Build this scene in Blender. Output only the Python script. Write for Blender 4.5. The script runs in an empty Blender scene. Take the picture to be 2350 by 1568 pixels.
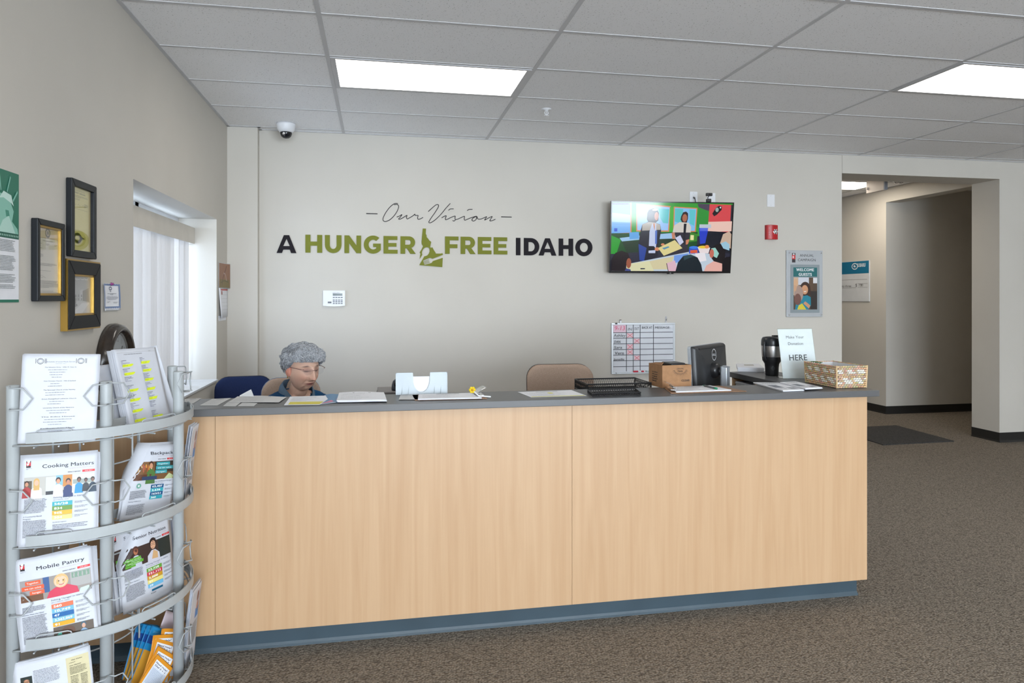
import bpy, bmesh, math, random
from mathutils import Vector, Matrix, noise
from mathutils.geometry import tessellate_polygon

SC = bpy.context.scene
COL = SC.collection
PI = math.pi

# ------------------------------------------------------------------ camera
FPX, YAW, HORIZON, EYE = 1608.0, 0.1889, 683.0, 1.48      # focal length in px of a 2350 px wide frame, yaw, horizon row, eye height
cam_data = bpy.data.cameras.new('camera')
cam_data.sensor_width = 36.0
cam_data.lens = 36.0 * FPX / 2350.0
cam_data.shift_y = -(784.0 - HORIZON) / 2350.0
cam_data.clip_start = 0.05
cam = bpy.data.objects.new('camera', cam_data)
cam.location = (0, 0, EYE)
cam.rotation_euler = (PI / 2, 0, -YAW)
COL.objects.link(cam)
SC.camera = cam

# ------------------------------------------------------------------ view, world
SC.view_settings.view_transform = 'Standard'
SC.view_settings.look = 'None'
SC.view_settings.gamma = 1.0
SC.view_settings.use_curve_mapping = False
SC.view_settings.exposure = 0.62

DAYLIGHT = 17.0        # bright overcast sky outside the windows
TROFFER = 5.0         # radiance of the fluorescent ceiling panels
world = bpy.data.worlds.new('overcast_sky')
world.use_nodes = True
wb = world.node_tree.nodes['Background']
wb.inputs['Color'].default_value = (0.80, 0.90, 1.0, 1)
wb.inputs['Strength'].default_value = DAYLIGHT
SC.world = world

# ------------------------------------------------------------------ room dimensions (metres)
XL, XR = -1.20, 9.4           # left and right wall
YB, YF = 6.09, -6.4           # wall behind the desk, wall behind the photographer
ZC = 2.867                    # ceiling
OPX0, OPX1, ZHEAD = 4.43, 6.23, 2.688   # opening to the corridor
WIN_Y0, WIN_Y1, WIN_Z0, WIN_Z1 = 3.79, 5.627, 0.85, 2.072   # window in the left wall
FRONT_WINDOWS = [(-1.0, 1.9), (2.2, 5.1)]       # storefront windows behind the photographer (x ranges)

def portal(name, loc, rot, sx, sy):
    ld = bpy.data.lights.new(name, 'AREA'); ld.shape = 'RECTANGLE'; ld.size = sx; ld.size_y = sy
    ld.cycles.is_portal = True
    o = bpy.data.objects.new(name, ld); o.location = loc; o.rotation_euler = rot; COL.objects.link(o)
for x0, x1 in FRONT_WINDOWS:
    portal('daylight_portal', ((x0 + x1) / 2, YF - 0.19, 1.45), (PI / 2, 0, 0), x1 - x0, 2.5)
portal('daylight_portal', (XL - 0.36, (WIN_Y0 + WIN_Y1) / 2, (WIN_Z0 + WIN_Z1) / 2), (0, -PI / 2, 0), WIN_Z1 - WIN_Z0, WIN_Y1 - WIN_Y0)

# ------------------------------------------------------------------ colour and materials
def lin(c):
    return c / 12.92 if c <= 0.04045 else ((c + 0.055) / 1.055) ** 2.4
def C(r, g=None, b=None):
    """sRGB 0-255 (or '#rrggbb') -> linear rgba"""
    if isinstance(r, str):
        h = r.lstrip('#'); r, g, b = (int(h[i:i + 2], 16) for i in (0, 2, 4))
    elif g is None:
        g = b = r
    return (lin(r / 255), lin(g / 255), lin(b / 255), 1.0)

def new_mat(name):
    m = bpy.data.materials.new(name); m.use_nodes = True
    nt = m.node_tree
    return m, nt, nt.nodes['Principled BSDF']
def N(nt, kind, **kw):
    n = nt.nodes.new(kind)
    for k, v in kw.items():
        if k in n.inputs.keys(): n.inputs[k].default_value = v
        else: setattr(n, k, v)
    return n
def noise_mix(nt, bsdf, c1, c2, scale=(1, 1, 1), detail=4.0, lo=0.35, hi=0.65, nscale=1.0):
    tc = N(nt, 'ShaderNodeTexCoord'); mp = N(nt, 'ShaderNodeMapping'); mp.inputs['Scale'].default_value = scale
    no = N(nt, 'ShaderNodeTexNoise'); no.inputs['Scale'].default_value = nscale; no.inputs['Detail'].default_value = detail
    rp = N(nt, 'ShaderNodeValToRGB'); rp.color_ramp.elements[0].position = lo; rp.color_ramp.elements[1].position = hi
    rp.color_ramp.elements[0].color = c1; rp.color_ramp.elements[1].color = c2
    L = nt.links.new
    L(tc.outputs['Object'], mp.inputs['Vector']); L(mp.outputs['Vector'], no.inputs['Vector'])
    L(no.outputs['Fac'], rp.inputs['Fac']); L(rp.outputs['Color'], bsdf.inputs['Base Color'])
    return mp, no, rp
def add_bump(nt, bsdf, src, strength, dist):
    b = N(nt, 'ShaderNodeBump'); b.inputs['Strength'].default_value = strength; b.inputs['Distance'].default_value = dist
    nt.links.new(src, b.inputs['Height']); nt.links.new(b.outputs['Normal'], bsdf.inputs['Normal'])
MATS = {}
def M(name, col=None, rough=0.5, metal=0.0, vary=0.04, nscale=6.0, spec=None, bump=0.0, coat=0.0, trans=0.0, alpha=1.0, ior=None):
    """a plain node material with a little procedural mottling of its own colour"""
    if name in MATS: return MATS[name]
    m, nt, b = new_mat(name)
    c = col if isinstance(col, tuple) else C(col)
    d = tuple(min(1, x * (1 - vary)) for x in c[:3]) + (1,); e = tuple(min(1, x * (1 + vary)) for x in c[:3]) + (1,)
    mp, no, rp = noise_mix(nt, b, d, e, nscale=nscale)
    b.inputs['Roughness'].default_value = rough; b.inputs['Metallic'].default_value = metal
    if spec is not None: b.inputs['Specular IOR Level'].default_value = spec
    if coat: b.inputs['Coat Weight'].default_value = coat
    if trans: b.inputs['Transmission Weight'].default_value = trans
    if ior: b.inputs['IOR'].default_value = ior
    b.inputs['Alpha'].default_value = alpha
    if bump: add_bump(nt, b, no.outputs['Fac'], 0.4, bump)
    MATS[name] = m
    return m

def wall_paint():
    m, nt, b = new_mat('wall_paint')
    mp, no, rp = noise_mix(nt, b, C(197, 192, 183), C(201, 196, 187), nscale=1.5)
    b.inputs['Roughness'].default_value = 0.75
    n2 = N(nt, 'ShaderNodeTexNoise'); n2.inputs['Scale'].default_value = 220
    nt.links.new(mp.outputs['Vector'], n2.inputs['Vector']); add_bump(nt, b, n2.outputs['Fac'], 0.12, 0.002)
    return m
def tile_mat():
    m, nt, b = new_mat('acoustic_tile')
    tc = N(nt, 'ShaderNodeTexCoord')
    vo = N(nt, 'ShaderNodeTexNoise'); vo.inputs['Scale'].default_value = 150; vo.inputs['Detail'].default_value = 3
    rp = N(nt, 'ShaderNodeValToRGB'); e = rp.color_ramp.elements
    e[0].position = 0.30; e[0].color = C(175); e[1].position = 0.37; e[1].color = C(247, 247, 249)
    nt.links.new(tc.outputs['Object'], vo.inputs['Vector']); nt.links.new(vo.outputs['Fac'], rp.inputs['Fac'])
    nt.links.new(rp.outputs['Color'], b.inputs['Base Color']); b.inputs['Roughness'].default_value = 0.9
    add_bump(nt, b, rp.outputs['Color'], 0.35, 0.003)
    return m
def carpet_mat():
    m, nt, b = new_mat('loop_pile_carpet')
    tc = N(nt, 'ShaderNodeTexCoord'); mp = N(nt, 'ShaderNodeMapping')
    mp.inputs['Scale'].default_value = (95, 150, 1); mp.inputs['Rotation'].default_value = (0, 0, 0.12)
    vo = N(nt, 'ShaderNodeTexVoronoi'); vo.inputs['Scale'].default_value = 1.0; vo.inputs['Randomness'].default_value = 0.75
    no = N(nt, 'ShaderNodeTexNoise'); no.inputs['Scale'].default_value = 0.35; no.inputs['Detail'].default_value = 6
    L = nt.links.new
    L(tc.outputs['Object'], mp.inputs['Vector']); L(mp.outputs['Vector'], vo.inputs['Vector']); L(mp.outputs['Vector'], no.inputs['Vector'])
    rp = N(nt, 'ShaderNodeValToRGB'); e = rp.color_ramp.elements
    e[0].position = 0.05; e[0].color = C(166, 156, 143); e[1].position = 0.80; e[1].color = C(98, 90, 81)
    L(vo.outputs['Distance'], rp.inputs['Fac'])
    r2 = N(nt, 'ShaderNodeValToRGB'); e2 = r2.color_ramp.elements
    e2[0].position = 0.3; e2[0].color = (0.82, 0.82, 0.82, 1); e2[1].position = 0.7; e2[1].color = (1.1, 1.08, 1.05, 1)
    L(no.outputs['Fac'], r2.inputs['Fac'])
    mx = N(nt, 'ShaderNodeMix', data_type='RGBA', blend_type='MULTIPLY'); mx.inputs[0].default_value = 1.0
    L(rp.outputs['Color'], mx.inputs[6]); L(r2.outputs['Color'], mx.inputs[7]); L(mx.outputs[2], b.inputs['Base Color'])
    b.inputs['Roughness'].default_value = 0.95; b.inputs['Specular IOR Level'].default_value = 0.15
    iv = N(nt, 'ShaderNodeMath', operation='SUBTRACT'); iv.inputs[0].default_value = 1.0
    L(vo.outputs['Distance'], iv.inputs[1]); add_bump(nt, b, iv.outputs[0], 0.9, 0.006)
    return m
def maple_mat():
    m, nt, b = new_mat('maple_laminate')
    tc = N(nt, 'ShaderNodeTexCoord'); mp = N(nt, 'ShaderNodeMapping'); mp.inputs['Scale'].default_value = (14, 14, 0.55)
    no = N(nt, 'ShaderNodeTexNoise'); no.inputs['Scale'].default_value = 1.6; no.inputs['Detail'].default_value = 7; no.inputs['Distortion'].default_value = 1.1
    mp2 = N(nt, 'ShaderNodeMapping'); mp2.inputs['Scale'].default_value = (120, 120, 3)
    n2 = N(nt, 'ShaderNodeTexNoise'); n2.inputs['Scale'].default_value = 1.0; n2.inputs['Detail'].default_value = 3
    L = nt.links.new
    L(tc.outputs['Object'], mp.inputs['Vector']); L(tc.outputs['Object'], mp2.inputs['Vector'])
    L(mp.outputs['Vector'], no.inputs['Vector']); L(mp2.outputs['Vector'], n2.inputs['Vector'])
    rp = N(nt, 'ShaderNodeValToRGB'); e = rp.color_ramp.elements
    e[0].position = 0.30; e[0].color = C(187, 151, 114); e[1].position = 0.66; e[1].color = C(195, 161, 125)
    L(no.outputs['Fac'], rp.inputs['Fac'])
    r2 = N(nt, 'ShaderNodeValToRGB'); e2 = r2.color_ramp.elements
    e2[0].position = 0.3; e2[0].color = (0.97, 0.965, 0.955, 1); e2[1].position = 0.6; e2[1].color = (1.0, 1.0, 1.0, 1)
    L(n2.outputs['Fac'], r2.inputs['Fac'])
    mx = N(nt, 'ShaderNodeMix', data_type='RGBA', blend_type='MULTIPLY'); mx.inputs[0].default_value = 1.0
    L(rp.outputs['Color'], mx.inputs[6]); L(r2.outputs['Color'], mx.inputs[7]); L(mx.outputs[2], b.inputs['Base Color'])
    b.inputs['Roughness'].default_value = 0.42
    return m
def emit_mat(name, col, strength, band=False):
    m, nt, b = new_mat(name)
    b.inputs['Base Color'].default_value = (0.8, 0.8, 0.8, 1); b.inputs['Roughness'].default_value = 0.4
    b.inputs['Emission Color'].default_value = col; b.inputs['Emission Strength'].default_value = strength
    if band:        # two tubes behind the prismatic lens
        tc = N(nt, 'ShaderNodeTexCoord'); sp = N(nt, 'ShaderNodeSeparateXYZ')
        w = N(nt, 'ShaderNodeMath', operation='SINE'); k = N(nt, 'ShaderNodeMath', operation='MULTIPLY'); k.inputs[1].default_value = 2 * PI / 0.2
        s = N(nt, 'ShaderNodeMath', operation='MULTIPLY_ADD'); s.inputs[1].default_value = strength * 0.12; s.inputs[2].default_value = strength
        L = nt.links.new
        L(tc.outputs['Object'], sp.inputs[0]); L(sp.outputs['Y'], k.inputs[0]); L(k.outputs[0], w.inputs[0]); L(w.outputs[0], s.inputs[0])
        L(s.outputs[0], b.inputs['Emission Strength'])
    return m
def print_mat(name, rough=0.55, emit=0.0, coat=0.0):
    """ink on paper or a lit screen: the colour is stored on the print's own faces"""
    m, nt, b = new_mat(name)
    at = N(nt, 'ShaderNodeAttribute', attribute_name='Col')
    nt.links.new(at.outputs['Color'], b.inputs['Base Color'])
    b.inputs['Roughness'].default_value = rough
    if coat: b.inputs['Coat Weight'].default_value = coat; b.inputs['Coat Roughness'].default_value = 0.03
    if emit:
        nt.links.new(at.outputs['Color'], b.inputs['Emission Color']); b.inputs['Emission Strength'].default_value = emit
    return m
def glass_mat(name, col=(1, 1, 1, 1), rough=0.0, alpha=None):
    """thin clear sheet: mostly lets light straight through, with a glossy reflection"""
    m = bpy.data.materials.new(name); m.use_nodes = True
    nt = m.node_tree; nt.nodes.clear()
    out = N(nt, 'ShaderNodeOutputMaterial'); tr = N(nt, 'ShaderNodeBsdfTransparent'); gl = N(nt, 'ShaderNodeBsdfGlossy')
    lw_ = N(nt, 'ShaderNodeLayerWeight'); pw = N(nt, 'ShaderNodeMath', operation='POWER'); pw.inputs[1].default_value = 5.0
    fr = N(nt, 'ShaderNodeMath', operation='MULTIPLY_ADD'); fr.inputs[1].default_value = 0.9; fr.inputs[2].default_value = 0.035; mx = N(nt, 'ShaderNodeMixShader')
    lw_.inputs['Blend'].default_value = 0.5; nt.links.new(lw_.outputs['Facing'], pw.inputs[0]); nt.links.new(pw.outputs[0], fr.inputs[0])
    tr.inputs['Color'].default_value = col; gl.inputs['Roughness'].default_value = rough
    L = nt.links.new
    L(fr.outputs[0], mx.inputs[0]); L(tr.outputs[0], mx.inputs[1]); L(gl.outputs[0], mx.inputs[2]); L(mx.outputs[0], out.inputs['Surface'])
    return m
def cloth_translucent(name, col, trans):
    m = bpy.data.materials.new(name); m.use_nodes = True
    nt = m.node_tree; nt.nodes.clear()
    out = N(nt, 'ShaderNodeOutputMaterial'); di = N(nt, 'ShaderNodeBsdfDiffuse'); tl = N(nt, 'ShaderNodeBsdfTranslucent'); mx = N(nt, 'ShaderNodeMixShader')
    tc = N(nt, 'ShaderNodeTexCoord'); mp = N(nt, 'ShaderNodeMapping'); mp.inputs['Scale'].default_value = (30, 30, 500)
    no = N(nt, 'ShaderNodeTexNoise'); rp = N(nt, 'ShaderNodeValToRGB')
    rp.color_ramp.elements[0].color = tuple(x * 0.9 for x in col[:3]) + (1,); rp.color_ramp.elements[1].color = col
    L = nt.links.new
    L(tc.outputs['Object'], mp.inputs['Vector']); L(mp.outputs['Vector'], no.inputs['Vector']); L(no.outputs['Fac'], rp.inputs['Fac'])
    L(rp.outputs['Color'], di.inputs['Color']); L(rp.outputs['Color'], tl.inputs['Color'])
    mx.inputs[0].default_value = trans
    L(di.outputs[0], mx.inputs[1]); L(tl.outputs[0], mx.inputs[2]); L(mx.outputs[0], out.inputs['Surface'])
    return m

WALL = wall_paint(); TILE = tile_mat(); CARPET = carpet_mat(); MAPLE = maple_mat()
GRID = M('grid_white_metal', C(202, 202, 205), 0.5, vary=0.02)
COUNTER = M('charcoal_laminate', C(88, 88, 89), 0.38, vary=0.05, nscale=500)
COVE = M('slate_vinyl_base', C(62, 78, 88), 0.35, vary=0.06)
BLACKBASE = M('black_vinyl_base', C(36, 35, 34), 0.4)
WHITE = M('white_plastic', C(226, 227, 230), 0.4, vary=0.02)
PAPER = M('white_paper', C(232, 233, 238), 0.7, vary=0.015, nscale=30)
GREYPAPER = M('grey_paper', C(205, 205, 205), 0.75, vary=0.02, nscale=30)
RACKGREY = M('rack_grey_enamel', C(170, 175, 177), 0.4, vary=0.04, nscale=9)
BLACK = M('black_plastic', C(30, 30, 32), 0.35)
BLACKGLOSS = M('black_gloss', C(20, 20, 22), 0.12)
CHROME = M('chrome', C(215, 215, 218), 0.16, 1.0, vary=0.02)
STEEL = M('brushed_steel', C(190, 188, 186), 0.32, 1.0, vary=0.06, nscale=40)
GOLD = M('gold_leaf', C(168, 134, 66), 0.35, 0.9, vary=0.08)
GLASS = glass_mat('clear_glass')
PRINT = print_mat('printed_ink', 0.5)
PRINTG = print_mat('printed_ink_under_glass', 0.35, coat=0.25)

# ------------------------------------------------------------------ pixels of the photograph -> points on known planes
CA, SA = math.cos(YAW), math.sin(YAW)
def ray(x, y):
    u = (x - 1175.0) / FPX
    return (SA + u * CA, CA - u * SA, -(y - HORIZON) / FPX)
def onX(x, y, X): d = ray(x, y); t = X / d[0]; return Vector((X, d[1] * t, EYE + d[2] * t))
def onY(x, y, Y): d = ray(x, y); t = Y / d[1]; return Vector((d[0] * t, Y, EYE + d[2] * t))
def onZ(x, y, Z): d = ray(x, y); t = (Z - EYE) / d[2]; return Vector((d[0] * t, d[1] * t, Z))

# ------------------------------------------------------------------ objects
MW = {}
def tag(o, label=None, cat=None, group=None, kind=None):
    for k, v in (('label', label), ('category', cat), ('group', group), ('kind', kind)):
        if v: o[k] = v
    return o
def thing(name, label=None, cat=None, loc=(0, 0, 0), rot=(0, 0, 0), group=None, kind=None, parent=None):
    o = bpy.data.objects.new(name, None); o.empty_display_size = 0.05
    o.location = loc; o.rotation_euler = rot; COL.objects.link(o)
    m = Matrix.LocRotScale(Vector(loc), o.rotation_euler, Vector((1, 1, 1)))
    if parent is not None: o.parent = parent; m = MW[parent] @ m
    MW[o] = m
    return tag(o, label, cat, group, kind)

class MB:
    """collects shapes; build() links them as one mesh object. World coordinates unless local=True at build."""
    def __init__(s): s.v = []; s.f = []; s.c = []; s.m = []; s.col = None; s.mi = 0
    def add(s, vs, fs):
        o = len(s.v); s.v += [Vector(p) for p in vs]
        for f in fs: s.f.append([i + o for i in f]); s.c.append(s.col); s.m.append(s.mi)
        return s
    def box(s, x0, y0, z0, x1, y1, z1, mat=None):
        vs = [Vector((x, y, z)) for z in (z0, z1) for y in (y0, y1) for x in (x0, x1)]
        if mat is not None: vs = [mat @ p for p in vs]
        return s.add(vs, [(0, 2, 3, 1), (4, 5, 7, 6), (0, 1, 5, 4), (2, 6, 7, 3), (0, 4, 6, 2), (1, 3, 7, 5)])
    def cbox(s, c, size, mat=None):
        a, b, d = (t / 2 for t in size)
        m = Matrix.Translation(Vector(c)) @ (mat or Matrix())
        return s.box(-a, -b, -d, a, b, d, m)
    def prism(s, poly, frame, d0, d1, holes=()):
        """2D outline in (u, v); frame(u, v, d) -> point"""
        loops = [list(poly)] + [list(h) for h in holes]
        tris = tessellate_polygon([[Vector((p[0], p[1], 0)) for p in l] for l in loops])
        flat = [p for l in loops for p in l]; n = len(flat)
        vs = [frame(p[0], p[1], d1) for p in flat] + [frame(p[0], p[1], d0) for p in flat]
        fs = []
        for a, b, c in tris:
            A, B, Cc = flat[a], flat[b], flat[c]
            ar = (B[0] - A[0]) * (Cc[1] - A[1]) - (B[1] - A[1]) * (Cc[0] - A[0])
            if abs(ar) < 1e-14: continue
            if ar < 0: a, c = c, a
            fs += [(a, b, c), (c + n, b + n, a + n)]
        o = 0
        for l in loops:
            k = len(l)
            for i in range(k):
                j = (i + 1) % k
                fs.append((o + j, o + i, o + i + n, o + j + n))
            o += k
        return s.add(vs, fs)
    def tube(s, pts, r, seg=8, closed=False, cap=True):
        pts = [Vector(p) for p in pts]; n = len(pts); rings = []
        rr = r if isinstance(r, (list, tuple)) else [r] * n
        prev = None
        for i, p in enumerate(pts):
            if closed: t = (pts[(i + 1) % n] - pts[i - 1])
            else: t = pts[min(i + 1, n - 1)] - pts[max(i - 1, 0)]
            t = t.normalized() if t.length > 1e-9 else Vector((0, 0, 1))
            if prev is None:
                a = Vector((0, 0, 1)) if abs(t.z) < 0.9 else Vector((1, 0, 0))
                nrm = t.cross(a).normalized()
            else:
                nrm = (prev - t * prev.dot(t))
                nrm = nrm.normalized() if nrm.length > 1e-6 else t.orthogonal().normalized()
            prev = nrm; bi = t.cross(nrm)
            rings.append([p + (nrm * math.cos(2 * PI * k / seg) + bi * math.sin(2 * PI * k / seg)) * rr[i] for k in range(seg)])
        vs = [q for g in rings for q in g]; fs = []
        for i in range(n if closed else n - 1):
            j = (i + 1) % n
            for k in range(seg):
                l = (k + 1) % seg
                fs.append((i * seg + k, i * seg + l, j * seg + l, j * seg + k))
        if cap and not closed:
            fs.append(tuple(range(seg - 1, -1, -1))); fs.append(tuple((n - 1) * seg + k for k in range(seg)))
        return s.add(vs, fs)
    def lathe(s, prof, c=(0, 0, 0), seg=32, mat=None, a0=0, a1=2 * PI):
        """profile of (radius, height) about the local z axis"""
        c = Vector(c); vs = []; full = abs(a1 - a0 - 2 * PI) < 1e-6; n = seg if full else seg + 1
        for r, h in prof:
            for k in range(n):
                a = a0 + (a1 - a0) * k / seg
                p = Vector((r * math.cos(a), r * math.sin(a), h)); vs.append((mat @ p if mat else p) + c)
        fs = []
        for i in range(len(prof) - 1):
            for k in range(seg):
                l = (k + 1) % n
                fs.append((i * n + k, i * n + l, (i + 1) * n + l, (i + 1) * n + k))
        return s.add(vs, fs)
    def grid(s, fn, nu, nv, flip=False):
        vs = [fn(i / nu, j / nv) for j in range(nv + 1) for i in range(nu + 1)]; fs = []
        for j in range(nv):
            for i in range(nu):
                a = j * (nu + 1) + i; q = (a, a + 1, a + nu + 2, a + nu + 1)
                fs.append(q[::-1] if flip else q)
        return s.add(vs, fs)
    def build(s, name, mat, parent=None, smooth=False, local=False, bevel=0.0, solid=0.0, subsurf=0):
        me = bpy.data.meshes.new(name)
        inv = MW[parent].inverted() if (parent is not None and not local and parent in MW) else None
        me.from_pydata([tuple(inv @ p if inv else p) for p in s.v], [], s.f)
        for x in (mat if isinstance(mat, (list, tuple)) else [mat]): me.materials.append(x)
        if any(s.m): me.polygons.foreach_set('material_index', s.m)
        if any(c is not None for c in s.c):
            ca = me.color_attributes.new('Col', 'FLOAT_COLOR', 'CORNER'); dat = []
            for p, c in zip(s.f, s.c):
                c = c or (0.5, 0.5, 0.5, 1)
                if isinstance(c, list): dat += [x for cc in c for x in cc]
                else: dat += list(c) * len(p)
            ca.data.foreach_set('color', dat)
        me.update()
        if smooth: me.shade_smooth()
        o = bpy.data.objects.new(name, me); COL.objects.link(o)
        if parent is not None: o.parent = parent; MW[o] = MW.get(parent, Matrix())
        else: MW[o] = Matrix()
        if solid:
            md = o.modifiers.new('thickness', 'SOLIDIFY'); md.thickness = solid; md.offset = 0
        if bevel:
            md = o.modifiers.new('edge', 'BEVEL'); md.width = bevel; md.segments = 2; md.limit_method = 'ANGLE'
        if subsurf:
            md = o.modifiers.new('smooth', 'SUBSURF'); md.levels = md.render_levels = subsurf
        return o
def center_base(o):
    """moves a parentless mesh's origin to the middle of its base"""
    me = o.data; xs = [v.co for v in me.vertices]
    c = Vector(((min(p.x for p in xs) + max(p.x for p in xs)) / 2, (min(p.y for p in xs) + max(p.y for p in xs)) / 2, min(p.z for p in xs)))
    me.transform(Matrix.Translation(-c)); o.location = c; MW[o] = Matrix.Translation(c)
    return o
def structure(mb, name, mat, **kw):
    o = mb.build(name, mat, **kw); o['kind'] = 'structure'; return o
def copy_tree(o, parent=None):
    c = o.copy(); COL.objects.link(c)
    for k in ('label', 'category', 'group'):
        pass
    if parent is not None: c.parent = parent
    for ch in list(o.children): copy_tree(ch, c)
    return c
def smooth_path(pts, sub=6, closed=False):
    """Catmull-Rom through the points (any dimension)"""
    P = [Vector(p) for p in pts]; n = len(P); out = []
    rng = range(n if closed else n - 1)
    for i in rng:
        a, b, c, d = (P[(i - 1) % n], P[i], P[(i + 1) % n], P[(i + 2) % n]) if closed else (P[max(i - 1, 0)], P[i], P[i + 1], P[min(i + 2, n - 1)])
        for k in range(sub):
            t = k / sub
            out.append(0.5 * ((2 * b) + (c - a) * t + (2 * a - 5 * b + 4 * c - d) * t * t + (3 * b - a - 3 * c + d) * t ** 3))
    if not closed: out.append(P[-1])
    return out
def rrect(w, h, r, n=5, cx=0, cy=0):
    out = []
    for sx, sy, a in ((1, 1, 0), (-1, 1, PI / 2), (-1, -1, PI), (1, -1, 3 * PI / 2)):
        for k in range(n + 1):
            t = a + PI / 2 * k / n
            out.append((cx + sx * (w / 2 - r) + r * math.cos(t), cy + sy * (h / 2 - r) + r * math.sin(t)))
    return out
def frame_of(o, ux, uz, un):
    o, ux, uz, un = Vector(o), Vector(ux), Vector(uz), Vector(un)
    return lambda u, v, d=0.0: o + ux * u + uz * v + un * d
def pose(pos, yaw, tilt=0, roll=0):
    """upright sheet: x along its width, z up, -y its face; angles in degrees, tilt leans its top away"""
    y, t, r = (math.radians(a) for a in (yaw, tilt, roll))
    return Matrix.Translation(Vector(pos)) @ Matrix.Rotation(y, 4, 'Z') @ Matrix.Rotation(-t, 4, 'X') @ Matrix.Rotation(r, 4, 'Y')

# ------------------------------------------------------------------ lettering (Blender's own font, cached glyph by glyph)
CHARS = 'ABCDEFGHIJKLMNOPQRSTUVWXYZabcdefghijklmnopqrstuvwxyz0123456789-/%,.:;?!&$\'"()'
GLYPH = {}
def load_glyphs():
    tmp = []
    def ft(body, off):
        cu = bpy.data.curves.new('glyph', 'FONT'); cu.body = body; cu.size = 1.0; cu.offset = off; cu.resolution_u = 3
        o = bpy.data.objects.new('glyph', cu); COL.objects.link(o); tmp.append(o); return o
    want = [(ch, w, ft(ch, o), ft('|' + ch + '|', 0) if w == 0 else None) for ch in CHARS for w, o in ((0, 0.0),)]
    bar = ft('||', 0)
    bpy.context.view_layer.update()
    dg = bpy.context.evaluated_depsgraph_get()
    def geo(o):
        e = o.evaluated_get(dg); me = e.to_mesh()
        r = ([tuple(v.co[:2]) for v in me.vertices], [tuple(p.vertices) for p in me.polygons]); e.to_mesh_clear(); return r
    bw = [p[0] for p in geo(bar)[0]]; bw = max(bw) - min(bw)
    adv = {}
    for ch, w, o, b in want:
        if b is not None:
            xs = [p[0] for p in geo(b)[0]]; adv[ch] = max(xs) - min(xs) - bw
        vs, fs = geo(o)
        for w2, sh in ((0, [(0, 0)]), (1, [(-0.016, 0), (0.016, 0), (0, 0.008), (0, -0.008)]), (2, [(-0.034, 0.01), (0.034, 0.01), (-0.034, -0.01), (0.034, -0.01), (0, 0), (-0.017, 0), (0.017, 0)])):
            GLYPH[ch, w2] = ([(x + a, y + b, k * 0.000012) for k, (a, b) in enumerate(sh) for x, y in vs], [tuple(i + k * len(vs) for i in f) for k in range(len(sh)) for f in fs], adv[ch] + 0.02 * w2)
    for o in tmp:
        cu = o.data; bpy.data.objects.remove(o); bpy.data.curves.remove(cu)
load_glyphs()
def text_width(t, w=0, track=0.0):
    return sum((GLYPH[c, w][2] if (c, w) in GLYPH else 0.28) + track for c in t)

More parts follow.
